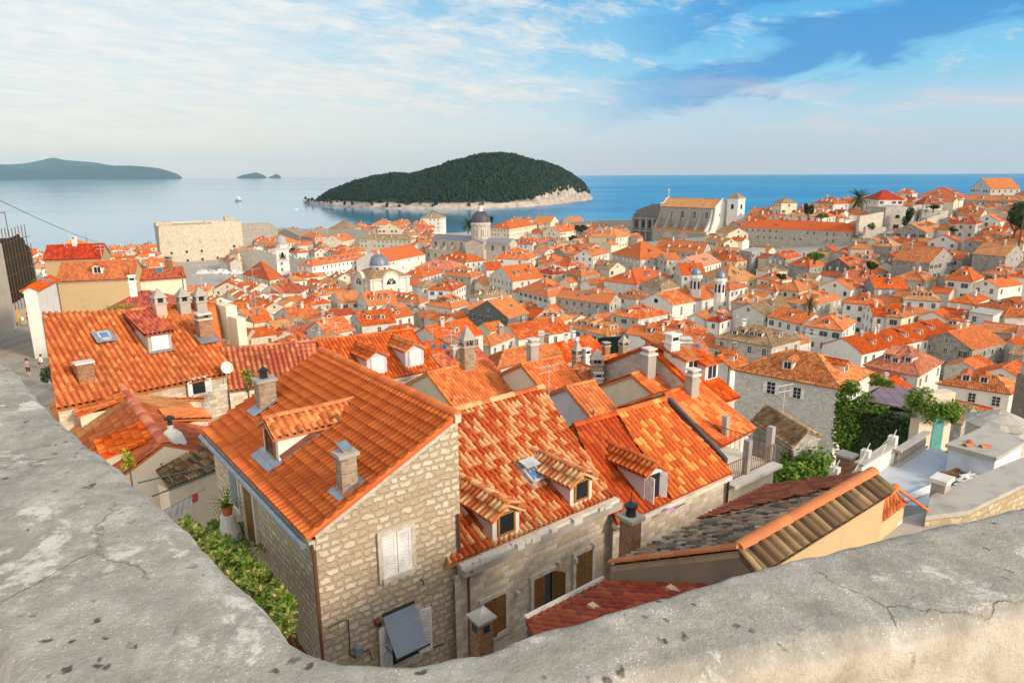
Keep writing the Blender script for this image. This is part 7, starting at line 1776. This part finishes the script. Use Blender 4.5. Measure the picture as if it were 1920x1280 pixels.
# ------------------------------------------------------------------ ivy house, roof terrace and odds and ends at the right
def right_group():
    # ivy house
    c=52; P=lambda x,y,cc=c:atd(x,y,cc); A=P(1618,752,50); B=P(1722,772,48.0); C=P(1740,737,53); D=P(1658,721,55)
    t=thing('ivy_house','small house smothered in dark ivy under a purple diamond-slate roof','house',(A.x,A.y,40))
    m=MB(); m.prism([A,B,C,D],(0,0,.12),0); 
    m.build('roof',['slate_diamond'],t)
    m=MB(); G0=P(1584,760,50.5); w=[v2(G0),v2(B)+Vector((.4,-.3,0)),v2(C),v2(D)]
    zr=A.z
    for p,q in zip(w,w[1:]+w[:1]): m.wquad(p,q,38,zr-.3,0)
    m.build('wall',['darkstone'],t)
    rr=random.Random(12); m=MB(); f=(w[1]-w[0]); n=Vector((f.y,-f.x,0)).normalized(); n=n if n.y<0 else -n
    for _ in range(7500):
        k=rr.random(); z=rr.uniform(42.5,zr-.1-.5*k); bul=.18+.22*mnoise.noise(Vector((k*9,z*.8,1)))+rr.random()*.22
        p=V3(w[0]+f*k+n*bul,z); a=Vector((rr.gauss(0,1),rr.gauss(0,1),rr.gauss(-.6,1))).normalized(); b=a.cross(n+Vector((rr.gauss(0,.4),rr.gauss(0,.4),.3))).normalized(); s=rr.uniform(.07,.15); u=(rr.randrange(900)+.5,.5)
        m.face([p-a*s,p+b*s*.7,p+a*s,p-b*s*.7],0,[u]*4)
    m.build('ivy',['leaf_dark'],t)
    m=MB(); leaf_cloud(m,V3(w[0]+f*.14+n*.2,zr+.1),(1.9,1.2,1.7),2900,.12,0,rr,11); leaf_cloud(m,V3(w[0]+f*.05+n*.2,zr-2.0),(1.3,1.0,2.4),2200,.12,0,rr,10); leaf_cloud(m,V3(w[0]+f*.5+n*.3,zr-.3),(2.4,.5,.5),900,.11,0,rr,9)
    leaf_cloud(m,D+ZZ*.4-UU*.6,(1.6,1.3,.6),800,.11,0,rr,7); m.build('creeper',['leaf_green'],t)
    # vine-draped chimney block with door
    q=P(1752,790,45); t=thing('vine_pier','cream terrace wall pier with turquoise door crowned by lush green vine','wall',(q.x,q.y,50)); m=MB()
    e0=P(1727,790,44); e1=P(1785,800,44.5); d=(v2(e1)-v2(e0)).normalized(); nn=Vector((d.y,-d.x,0)); nn=nn if nn.y<0 else -nn
    zf=P(1748,838,43).z; m.box(V3((v2(e0)+v2(e1))/2-nn*.5,(zf+e0.z+.8)/2),d,nn,ZZ,(v2(e1)-v2(e0)).length,.8,e0.z+.8-zf+2,0); m.box(P(1742,752,44.5),d,nn,ZZ,1.1,1.0,.9,1); m.box(P(1742,746,44.5),d,nn,ZZ,1.3,1.2,.12,2); m.build('wall',['cream','brick','palegrey'],t)
    m=MB(); dc=on_plane(1757,812,V3(e0-nn*.1,0),nn)+nn*.03; m.box(dc,d,nn,ZZ,.75,.06,2.1,0); m.build('door',['teal_paint'],t)
    m=MB(); leaf_cloud(m,P(1748,762,44.0),(2.0,1.1,1.25),3600,.11,0,rr,15); leaf_cloud(m,P(1782,772,44.4),(.75,.7,1.0),900,.11,0,rr,6); m.build('vine',['leaf_green'],t)
    # roof terrace
    z=56.6; F=[at(1612,908,z),at(1690,850,z),at(1760,838,z),at(1800,870,z),at(1850,880,z),at(1745,948,z),at(1665,945,z)]
    t=thing('roof_terrace','white painted flat roof terrace with tall pillars, balustrade and cluttered corner','terrace',(F[0].x,F[0].y,46))
    m=MB(); m.prism([V3(p,46) for p in F],(0,0,z-46),0); m.build('deck',['roofdeck'],t)
    u=(v2(F[1])-v2(F[0])).normalized(); n=Vector((-u.y,u.x,0))
    def at2(x,y): return at(x,y,z)
    m=MB(); a,b=at2(1612,908),at2(1675,868); m.prism([a,b,b+ZZ*.75,a+ZZ*.75],n*.22,0); m.box((a+b)/2+ZZ*.79+n*.11,(b-a).normalized(),n,ZZ,(b-a).length+.1,.34,.09,1); m.build('low_wall',['white','cement'],t)
    for x,y,yt in ((1618,893,838),(1668,868,812),(1563,905,872)):
        b=at2(x,y); h=atd(x,yt,proj(b)[2]).z-z; m=MB(); m.box(b+ZZ*h/2-ZZ*.3,u,n,ZZ,.30,.30,h+.6,0); m.tube([b+ZZ*(h-.02)-UU*.5-VV*.15,b+ZZ*(h+.10)+UU*.5+VV*.1],.02,5,1); m.build('pillar',['white','pale_metal'],t)
    m=MB(); a,b=at2(1680,873),at2(1733,838); d=(b-a).normalized()
    for k in range(12): 
        p=a+(b-a)*(k+.5)/12; m.lathe(p,[(.06,0),(.05,.15),(.085,.3),(.05,.5),(.06,.62)],8,0)
    m.box((a+b)/2+ZZ*.66,d,n,ZZ,(b-a).length+.2,.28,.09,0); m.box((a+b)/2+ZZ*.03,d,n,ZZ,(b-a).length+.2,.25,.06,0); m.build('balustrade',['cement'],t)
    m=MB(); 
    for (x0,y0),(x1,y1) in (((1580,905),(1624,850)),((1622,860),(1672,815)),((1640,880),(1662,830))): m.tube([at(x0,y0,z+.8),(at(x0,y0,z+.8)+at(x1,y1,z+1.2))/2-ZZ*.12,at(x1,y1,z+1.4)],.012,4)
    m.build('cable',['pale_metal'],t)
    # box shed
    t=thing('rooftop_shed','whitewashed box shed with slanted concrete roof on the terrace','shed',tuple(at(1790,880,z)))
    zz=z+1.15; R=[at(1772,836,zz),at(1868,862,zz),at(1925,830,zz),at(1850,800,zz)]; Bp=[(p-(sum(R,Vector())/4))*.90+sum(R,Vector())/4 for p in R]
    m=MB(); m.prism([V3(p,z-.5) for p in Bp],(0,0,1.6),0); m.build('wall',['bluewhite'],t); m=MB(); m.prism([p-ZZ*.05 for p in R],(0,0,.14),0); m.build('roof',['cement'],t)
    for k,(x,y,a) in enumerate(((1808,836,.3),(1822,834,1.2),(1838,838,.1))):
        q=at(x,y,zz+.10); m=MB(); dd=Vector((math.cos(a),math.sin(a),0)); s=Vector((-dd.y,dd.x,0)); R_=[[q+dd*i*.38+s*(.11*math.cos(math.pi*j/6))+ZZ*(.09*math.sin(math.pi*j/6)) for j in range(7)] for i in range(2)]; m.grid(R_); tag(m.build('loose_tile',['terracotta']),['loose roof tile leftmost of three on the shed roof','middle raised loose roof tile on the shed roof','loose roof tile rightmost of three on the shed roof'][k],'roof tile','loose tiles on the shed roof')
    # clutter
    rr=random.Random(3)
    q=at(1815,918,z+.05); t=thing('slat_pile','pile of white painted wooden slats thrown on the terrace corner','slat pile',tuple(q)); m=MB()
    for _ in range(46):
        a=rr.uniform(-.5,.9); d=Vector((math.cos(a),math.sin(a),rr.uniform(-.12,.12))).normalized(); s=ZZ.cross(d).normalized(); p=q+UU*rr.uniform(-.5,.7)+VV*rr.uniform(-.3,.3)+ZZ*rr.uniform(.02,.4); m.box(p,d,s,d.cross(s),rr.uniform(.5,1.0),.06,.02)
    m.build('slat',['white_paint'],t)
    q=at(1775,905,z+.02); t=thing('junk_heap','heap of boards, blue sheet and dark sacks beside the shed','junk heap',tuple(q)); 
    m=MB()
    for _ in range(12): a=rr.uniform(-.3,.6); d=Vector((math.cos(a),math.sin(a),rr.uniform(-.1,.2))).normalized(); s=ZZ.cross(d).normalized(); m.box(q+UU*rr.uniform(-.6,.8)+ZZ*rr.uniform(.05,.4),d,s,d.cross(s),rr.uniform(.5,1.1),.14,.03)
    m.build('board',['brown_wood'],t)
    for mt,dx,dz,r in (('cloth_blue',.45,.1,.2),('cloth_black',.1,.18,.15),('zinc',.75,.15,.16),('net_green',-.5,.08,.18)):
        m=MB(); cc=q+UU*dx+ZZ*dz; rows=[]
        for i in range(7):
            th=math.pi*i/6; rows.append([cc+Vector((math.cos(2*math.pi*j/10)*math.sin(th),math.sin(2*math.pi*j/10)*math.sin(th),math.cos(th)*.7))*r*(1+.35*mnoise.noise(Vector((j*.9 if j<10 else 0,i*1.3,dx*9)))) for j in range(11)])
        m.grid(rows); m.build('sack',[mt],t)
    t=thing('pipe_bundle','bundle of long white plastic pipes lying on the terrace edge','pipe bundle',tuple(at(1720,935,z))); m=MB()
    for k in range(5): a=at(1690+k*2,942-k*3,z+.06+k*.01); b=at(1752,918-k*3,z+.06+k*.03); m.tube([a,b],.035,6)
    m.build('pipe',['white_paint'],t)
    # rampart ledge behind the parapet at the right
    z2=59.2; t=thing('rampart_ledge','flat cement-topped stone wall ledge between terrace and parapet','wall',tuple(at(1800,950,z2)))
    L=[at(1735,975,z2),at(1745,935,z2),at(1905,868,z2),at(1990,840,z2),at(1990,880,z2),at(1815,965,z2)]
    m=MB(); m.prism([V3(p,50) for p in L],(0,0,z2-50),0); m.build('wall',['rubble_ochre'],t); m=MB(); m.prism([p+ZZ*.003 for p in L],(0,0,.12),0); m.build('coping',['cement'],t)
    z3=59.0; t=thing('rampart_ledge','lower cement ledge in front of the small orange roof','wall',tuple(at(1680,990,z3)));L=[at(1560,1045,z3),at(1640,985,z3),at(1735,958,z3),at(1812,966,z3),at(1760,1010,z3)]
    m=MB(); m.prism([V3(p,50) for p in L],(0,0,z3-50),0); m.build('wall',['cement'],t)
    q=at(1762,925,z2); m=MB(); m.box(q+ZZ*.15,UU,VV,ZZ,.45,.35,.5,0); m.box(q+ZZ*.44,UU,VV,ZZ,.6,.45,.12,1); tag(m.build('stub_chimney',['cement','palegrey']),'squat cement chimney stub beside the slat pile','chimney')
    q=at(1683,983,z3+.02); m=MB(); m.box(q+ZZ*.06,UU,VV,ZZ,.34,.09,.10); tag(m.build('stone_block',['palegrey']),'small pale block lying on the lower ledge','block')
    t=thing('brick_chimney','square brick chimney with cement cap left of the white terrace pillars','chimney',tuple(atd(1582,890,30))); chimney_box(t,atd(1582,895,30.5),.6,.6,1.05,'brick','cement',UU,None,3,'shaft')
    # grey tower-like edge at the far right
    t=thing('stone_pier','tall grey stone pier at the right edge with dark tiled lower half','wall',tuple(atd(1905,700,60))); a=atd(1912,700,60); m=MB(); zt=atd(1905,628,60).z; zm=atd(1905,700,60).z; m.abox(a.x,a.x+4,a.y-3,a.y,zm,zt,0); m.abox(a.x-.15,a.x+4,a.y-3.1,a.y+.1,zm-6,zm,1); m.build('wall',['stone','old_brickwork'],t)
    t=thing('round_roof','round stone turret with worn grey conical tiles at the right edge','turret',tuple(atd(1860,780,52))); c=atd(1876,782,54); m=MB(); m.lathe(V3(c,0),[(2.2,40),(2.2,c.z-.3)],28,0,False); m.build('wall',['stone'],t); m=MB(); m.lathe(V3(c,0),[(2.45,c.z-.4),(.0,c.z+.7)],28,0,False); m.build('roof',['citystone'],t)
m,g=newmat('slate_diamond'); pos=g.n('ShaderNodeTexCoord').outputs['Object']; rv=g.n('ShaderNodeVectorRotate',{'Vector':pos,'Axis':(0,0,1),'Angle':.25}).outputs[0]
bt=g.n('ShaderNodeTexBrick',{'Vector':rv,'Color1':(.20,.13,.145,1),'Color2':(.27,.19,.20,1),'Mortar':(.09,.07,.075,1),'Scale':1.0,'Mortar Size':.03,'Brick Width':.8,'Row Height':.8},offset=0.0); finish(g,bt.outputs[0],.55,g.n('ShaderNodeBump',{'Height':bt.outputs[1],'Strength':.6,'Distance':.03},invert=True).outputs[0]); MAT['slate_diamond']=m
wallmat('rubble_ochre',(.36,.27,.15),(.60,.50,.34),(.40,.31,.19),.32,.18,.12,.03,stainamt=.3,bump=.8); wallmat('old_brickwork',(.16,.13,.11),(.36,.30,.25),(.20,.17,.14),.22,.10,.04,.02,stainamt=.5)
right_group()
# ------------------------------------------------------------------ far left wall, scaffold, alley people, harbour bits
def left_edge():
    a=at(-140,760,50.3); b=at(32,616,50.3); zt=atd(10,440,proj(b)[2]).z
    t=thing('tall_wall','tall blank weathered pale wall at the far left edge','wall',tuple(b)); m=MB(); d=(v2(b)-v2(a)).normalized(); n=Vector((-d.y,d.x,0)); n=n if n.x<0 else -n
    m.prism([V3(a,46),V3(b,46),V3(b,zt-.8),V3(a,zt+2)],n*8,0); m.build('wall',['pale_plaster_wall'],t)
    t=thing('scaffold','dark scaffold tower wrapped in green netting beside the tall left wall','scaffold',tuple(b)); c=proj(b)[2]+1.5
    c0=c; c1=c+13; p0=atd(8,600,c0); p1=atd(66,585,c1); zt2=atd(10,445,c0).z; m=MB(); f=(v2(p1)-v2(p0)); dd=f.normalized(); nn=Vector((-dd.y,dd.x,0)); nn=nn if nn.x<0 else -nn
    topf=[atd(8,446,c0).z,atd(27,442,c0+4).z,atd(44,438,c1-4).z,atd(66,560,c1).z]
    xs=[atd(8,500,c0),atd(27,500,c0+4),atd(46,500,c0+9),atd(64,500,c1)]; zs=[atd(8,446,c0).z,atd(27,445,c0+4).z,atd(44,437,c0+9).z,atd(58,470,c1).z]
    for i in range(3): 
        for k in range(8):
            q0=v2(xs[i])+(v2(xs[i+1])-v2(xs[i]))*(k/8); q1=v2(xs[i])+(v2(xs[i+1])-v2(xs[i]))*((k+1)/8); s=lambda kk:Vector((.12*math.sin(kk*2.1),.12*math.cos(kk*1.7),0)); za=zs[i]+(zs[i+1]-zs[i])*k/8; zb=zs[i]+(zs[i+1]-zs[i])*(k+1)/8
            m.face([V3(q0+s(i*8+k),52.6),V3(q1+s(i*8+k+1),52.6),V3(q1+s(i*8+k+1),zb),V3(q0+s(i*8+k),za)],0,None,True)
    m.build('netting',['net_green'],t); m=MB()
    for i in range(4):
        for k in ((0,.33,.66) if i<3 else (0,)):
            q=v2(xs[i])+((v2(xs[min(3,i+1)])-v2(xs[i]))*k); m.tube([V3(q+Vector((.15,-.15,0)),51),V3(q+Vector((.15,-.15,0)),zs[i]+1.1)],.05,5)
    for z in (54,56,58,60): m.tube([V3(p+Vector((.15,-.15,0)),z) for p in xs],.04,5)
    q=xs[0]; m.tube([V3(q,zs[0]),V3(q,zs[0]+3)],.05,5); m.tube([V3(q,zs[0]+3),V3(xs[1],zs[1]+3.2)],.05,5); m.tube([V3(xs[1],zs[1]),V3(xs[1],zs[1]+3.2)],.05,5); m.build('poles',['rust'],t)
    t=thing('plank_gate','plank site gate with yellow post closing the alley end','gate',tuple(at(48,606,50.3))); m=MB(); p=at(34,610,50.4); q=at(66,603,50.4); dd=(q-p).normalized(); 
    for k in range(7): x=p+(q-p)*((k+.5)/7); m.box(x+ZZ*.95,dd,ZZ.cross(dd),ZZ,(q-p).length/7-.03,.06,1.9,1 if k==0 else 0)
    m.build('planks',['planks','yellow_wood'],t)
    # overhead cable
    m=MB(); P0=atd(-30,362,46); P1=atd(228,468,95); m.tube([P0+(P1-P0)*(k/16)-ZZ*(1.2*math.sin(math.pi*k/16)*.35) for k in range(17)],.022,5); tag(m.build('overhead_cable',['iron']),'thin dark cable slung from the left edge to the background roofs','cable')
    # washing line
    ln=thing('washing_line','washing line with white laundry and one pink garment by the cream yard wall','laundry',tuple(at(335,940,56))); m=MB(); A=at(296,962,56.2);B=at(385,915,56.2); m.tube([A,B],.008,4); m.build('line',['iron'],ln); u=(B-A)
    for k,(f,w,h,mt) in enumerate(((.12,.26,.62,'cloth_white'),(.30,.24,.50,'cloth_white'),(.44,.2,.55,'cloth_white'),(.58,.22,.42,'cloth_white'),(.76,.14,.34,'cloth_pink'))):
        m=MB(); ud=u.normalized(); nd=Vector((-ud.y,ud.x,0)); p=A+u*f; m.grid([[p+ud*(w*(i/5-.5)*2*.5*2)+nd*(.03*math.sin(i*2.2+j+k))-ZZ*(h*j/5) for i in range(6)] for j in range(6)]); m.build('garment',[mt],ln)
plaster('pale_plaster_wall',(.46,.42,.35),(.27,.24,.20),.5)
left_edge()
def person(pos,h,label,shirt,legs,pose='walk',hdg=0.0,bare=True):
    t=thing('person',label,'person',tuple(pos)); k=h/1.7; me=bpy.data.meshes.new('body')
    st=.22 if pose=='walk' else .08
    if pose=='sit':
        J=[(0,0,.55),(0,-.02,.85),(0,0,1.05),(0,.02,1.18),(0,.03,1.32),(-.1,.0,.52),(-.11,.38,.55),(-.11,.42,.08),(.1,0,.52),(.11,.38,.55),(.11,.42,.08),(-.2,0,1.02),(-.25,.05,.75),(-.15,.28,.62),(.2,0,1.02),(.25,.05,.75),(.15,.28,.62),(-.11,.55,.03),(.11,.55,.03)]
    else:
        J=[(0,0,.92),(0,0,1.15),(0,0,1.38),(0,.01,1.50),(0,.02,1.62),(-.09,0,.88),(-.10,st*.7,.48),(-.10,st*.3,.08),(.09,0,.88),(.10,-st*.4,.48),(.10,-st*1.4,.10),(-.19,0,1.36),(-.23,-.08,1.08),(-.20,.05,.84),(.19,0,1.36),(.23,.06,1.08),(.19,.20,.86),(-.10,st*.3+.13,.03),(.10,-st*1.4+.12,.03)]
    R=[.12,.115,.13,.055,.095,.095,.065,.042,.095,.065,.042,.06,.042,.032,.06,.042,.032,.035,.035]
    Ed=[(0,1),(1,2),(2,3),(3,4),(0,5),(5,6),(6,7),(0,8),(8,9),(9,10),(2,11),(11,12),(12,13),(2,14),(14,15),(15,16),(7,17),(10,18)]
    ca,sa=math.cos(hdg),math.sin(hdg)
    me.from_pydata([((x*ca-y*sa)*k,(x*sa+y*ca)*k,z*k) for x,y,z in J],Ed,[]); o=bpy.data.objects.new('body',me); COL.objects.link(o); o.parent=t
    md=o.modifiers.new('skin','SKIN'); sv=me.skin_vertices[0].data
    for i,r in enumerate(R): sv[i].radius=(r*k,r*k)
    sv[0].use_root=True; o.modifiers.new('sub','SUBSURF').render_levels=1
    m_,g=newmat('figure'); z=g.sep(g.n('ShaderNodeTexCoord').outputs['Object'])[2]
    sk=(.50,.29,.19); w=.92 if pose!='sit' else .6; kn=.5 if bare else .08
    c=g.ramp(g.math('DIVIDE',z,1.8*k),[(0,sk),((kn)/1.8,legs),(w/1.8,shirt),((1.42 if pose!='sit' else 1.1)/1.8,sk)],'CONSTANT'); finish(g,c,.8); me.materials.append(m_)
    m=MB(); hz=J[4][2]; hx,hy=J[4][0],J[4][1]; hp=Vector(pos)+Vector(((hx*ca-(hy-.03)*sa)*k,(hx*sa+(hy-.03)*ca)*k,(hz+.03)*k)); rows=[]
    for i in range(6): th=math.pi*i/5*.62; rows.append([hp+Vector((math.cos(2*math.pi*j/10)*math.sin(th),math.sin(2*math.pi*j/10)*math.sin(th),math.cos(th)*1.05))*.125*k for j in range(11)])
    m.grid(rows); m.build('hair',['hair'],t)
person(at(55,706,50.36),1.66,'woman in rose top and black shorts walking up the alley',(.42,.24,.20),(.03,.03,.035),'walk',.5)
person(at(59,612,50.36)+Vector((0,-.4,0)),1.7,'person in pale red top carrying a white bag by the plank gate',(.45,.16,.13),(.35,.2,.16),'stand',2.4)
person(at(80,690,50.36),1.6,'person in white shirt sitting against the alley wall',(.75,.74,.72),(.06,.06,.08),'sit',1.6)
q=at(55,612,50.36)+Vector((-.35,-.5,.85)); m=MB(); m.lathe(q,[(0,0),(.16,.02),(.2,.2),(.14,.38),(.03,.42)],10); tag(m.build('bag',['cloth_white']),'white bag held beside the plank gate','bag')
def harbour():
    # ferry
    c=at(447,377,0); t=thing('ferry_boat','small white two-deck ferry out on the pale water','boat',tuple(c)); s=proj(c)[2]/1280; m=MB(); m.prism([c+Vector((-5,-11,0)),c+Vector((5,-11,0)),c+Vector((5.5,8,0)),c+Vector((0,15,0)),c+Vector((-5.5,8,0))],(0,0,3),0); m.build('hull',['lead'],t)
    m=MB(); m.abox(c.x-5,c.x+5,c.y-10,c.y+7,3,6,0); m.abox(c.x-4.6,c.x+4.6,c.y-8,c.y+5,7,9.6,0); m.abox(c.x-5.2,c.x+5.2,c.y-10.4,c.y+7,6,6.6,0); m.abox(c.x-3,c.x+3,c.y-4,c.y+3,9.6,11.6,0); m.build('cabin',['hull'],t); m=MB(); m.abox(c.x-4.3,c.x+4.3,c.y-10.1,c.y-9.9,3.8,5.2); m.abox(c.x-4,c.x+4,c.y-8.1,c.y-7.9,7.6,8.8); m.build('window',['pane'],t)
    # lighthouse and mole
    c=at(282,486,0); t=thing('stone_mole','low dark rocky breakwater left of the harbour fort','breakwater',tuple(c)); m=MB(); rows=[]
    a=at(258,487,0); b=at(306,484,0)
    for i in range(25):
        f=i/24; p=a+(b-a)*f; rows.append([V3(p+Vector((0,dy,0)),z+mnoise.noise(Vector((i*.7,dy,3)))*.8) for dy,z in ((-8,-1),(-5,2.2),(-2,3.0),(3,3.2),(8,-1))])
    m.grid(rows); m.build('rock',['darkstone'],t)
    c=at(287,480,3.0); t=thing('harbour_light','small red harbour light on the breakwater','lighthouse',tuple(c)); h=atd(286,460,proj(c)[2]).z-3; m=MB(); m.lathe(c,[(1.6,0),(1.3,h*.1),(.8,h*.15),(.7,h*.8),(1.2,h*.82),(1.2,h*.86),(.6,h*.87),(.6,h*.97),(.0,h*1.08)],12); m.build('tower',['red_paint'],t)
    rr=random.Random(6)
    lab=['white motor boat moored leftmost below the harbour fort','small white boat second from the left below the fort','open white boat third from the left below the fort','white cabin boat in the middle below the harbour fort','little white boat right of the middle below the fort','white boat second from the right by the harbour wall','white boat rightmost by the harbour wall']
    for k in range(7):
        x=375+k*13+rr.uniform(-3,3); c=atd(x,512+rr.uniform(-3,4),385); zc=c.z; t=thing('moored_boat',lab[k],'boat',tuple(c),'boats in the old harbour'); a=rr.uniform(-.5,.5); d=Vector((math.cos(a),math.sin(a),0)); s=Vector((-d.y,d.x,0)); L=rr.uniform(2.2,3.2); m=MB(); m.prism([c-d*L-s*1,c-d*L+s*1,c+d*L*.5+s*1,c+d*L*1.2,c+d*L*.5-s*1],(0,0,1.2),0); m.build('hull',['hull'],t); m=MB(); m.box(c+ZZ*1.8-d*.4,d,s,ZZ,L*.9,1.5,1.2,0); m.build('cabin',['hull' if k%2 else 'bluewhite'],t)
    for x,y,c,l in ((555,393,1300,'tiny white sailboat near the left tip of the island'),(1008,388,1350,'tiny orange boat below the island cliffs')):
        q=at(x,y,0); t=thing('small_boat',l,'boat',tuple(q)); m=MB(); m.prism([q+Vector((-3,-1,0)),q+Vector((2,-1,0)),q+Vector((4,0,0)),q+Vector((2,1,0)),q+Vector((-3,1,0))],(0,0,1.4),0); m.build('hull',['hull' if x<900 else 'red_paint'],t)
harbour()
def scaffold_mid():
    t=thing('netted_scaffold','dark green netted scaffold standing among the middle rooftops','scaffold',tuple(atd(1150,650,118))); c=118; A=atd(1122,636,c);B=atd(1168,632,c-4);C=atd(1168,668,c-4);D=atd(1130,660,c); m=MB(); d=v2(B)-v2(A); n=Vector((-d.y,d.x,0)).normalized()
    m.prism([V3(A,C.z-3),V3(B,C.z-3),B,A+ZZ*.2,],n*1.5,0); m.build('netting',['net_green'],t); m=MB()
    for k in range(5): p=A+(B-A)*k/4-n*.1; m.tube([V3(p,C.z-3),p+ZZ*1.0],.05,5)
    m.build('poles',['iron'],t)
    # tv aerials on masts over the roofs
    for k,(x,y0,y1,c,l) in enumerate(((605,700,590,52,'tall thin aerial on the ridge left of the twin white dormers'),(632,665,600,60,'aerial mast behind the long rosy roof'),(385,590,492,52,'very tall thin aerial rising from the hatted chimneys'),(1029,745,680,34,'slim mast by the plain orange roof behind the patchwork roof'),(480,580,500,90,'small aerial over the left background roofs'))):
        b=atd(x,y0,c); tt=thing('tv_antenna',l,'antenna',tuple(b)); h=atd(x,y1,c).z-b.z; m=MB(); m.tube([b,b+ZZ*h],.02,5)
        for z in (h*.97,h*.8): m.tube([b+ZZ*z-UU*.7,b+ZZ*z+UU*.7],.014,4)
        for j in range(6): q=b+ZZ*h*.97+UU*(j*.25-.6); m.tube([q-VV*.3,q+VV*.3],.01,4)
        m.build('mast',['pale_metal'],tt)
scaffold_mid()
# ------------------------------------------------------------------ say which house is which
def label_houses():
    LM=[(375,460,'the harbour fort'),(529,480,'the clock tower'),(711,495,'the blue dome'),(901,420,'the cathedral dome'),(1300,410,'the buttressed church'),(1500,440,'the long college building'),(1330,530,'the twin belfries'),(1680,790,'the ivy house'),(1610,372,'the hill palm'),(1690,410,'the ruined hill tower'),(1880,400,'the dark evergreen tree'),(1148,650,'the green netted scaffold'),(180,505,'the ochre left house'),(730,900,'the nearest stone gable'),(1000,860,'the patchwork roof'),(1230,850,'the chequered roof'),(745,670,'the twin white dormers'),(250,650,'the long weathered roof'),(285,480,'the red harbour light'),(620,480,'the long white palace'),(1760,905,'the white terrace'),(1855,770,'the round turret'),(870,330,'the wooded island')]
    RW={'orange':'orange','plain':'plain red-orange','mottled':'mottled orange','mixed':'streaked orange','mossy':'brown mossy','tan':'tan','red':'dark red','pink':'salmon','rose':'rosy brown','wine':'dull red','cement':'flat cement'}
    WW={'white':'white','cream':'cream','palegrey':'pale grey','stone':'stone','greystone':'grey stone','darkstone':'dark stone','block':'white block','pinkwall':'pink','ochre':'ochre','grey':'grey','darkgrey':'dark grey','cement':'cement','ashlar':'stone','citystone':'grey stone'}
    FW={'h':'hipped','g':'gabled','x':'pyramid','f':''}
    DW={1:'one dormer',2:'two dormers',3:'three dormers'}
    hs=[h for h in HOUSES if h['o']['label']=='tbd']
    for h in hs:
        b=f"{WW.get(h['wall'],'stone')} house with {RW.get(h['roof'],'orange')} {FW[h['ends']]} roof".replace('  ',' ')
        h['b']=b; h['d']=b+(f" and {DW.get(h['nd'],'many dormers')}" if h['nd'] and h['ends']!='f' else ' without dormers')
    used=set(); ORD={0:'',1:'second ',2:'third ',3:'fourth ',4:'fifth ',5:'sixth '}
    def rel(p,l):
        dx,dy=p[0]-l[0],p[1]-l[1]
        if abs(dx)>1.2*abs(dy): return 'left of' if dx<0 else 'right of'
        return 'behind' if dy<0 else 'in front of'
    groups={}
    for h in hs: groups.setdefault(h['d'],[]).append(h)
    for d,G_ in groups.items():
        for h in G_:
            best=None
            for l in LM:
                r=rel(h['px'],l); D=math.hypot(h['px'][0]-l[0],h['px'][1]-l[1])
                same=sorted(math.hypot(o['px'][0]-l[0],o['px'][1]-l[1]) for o in G_ if rel(o['px'],l)==r); k=same.index(D)
                if k>5: continue
                lab=f"{d}, {'nearest ' if len(same)>1 and k==0 else ORD[k]}{r} {l[2]}"
                sc=D*(1+.8*k)
                if lab in used or len(lab.split())>16: continue
                if best is None or sc<best[0]: best=(sc,lab)
            if best is None: best=(0,d+f", at {int(h['px'][0]/19.2)} percent across")
            if 'percent' in best[1]: print('FALLBACK',best[1])
            used.add(best[1]); h['o']['label']=best[1]; h['o']['group']='tiled houses of the old town'
label_houses()
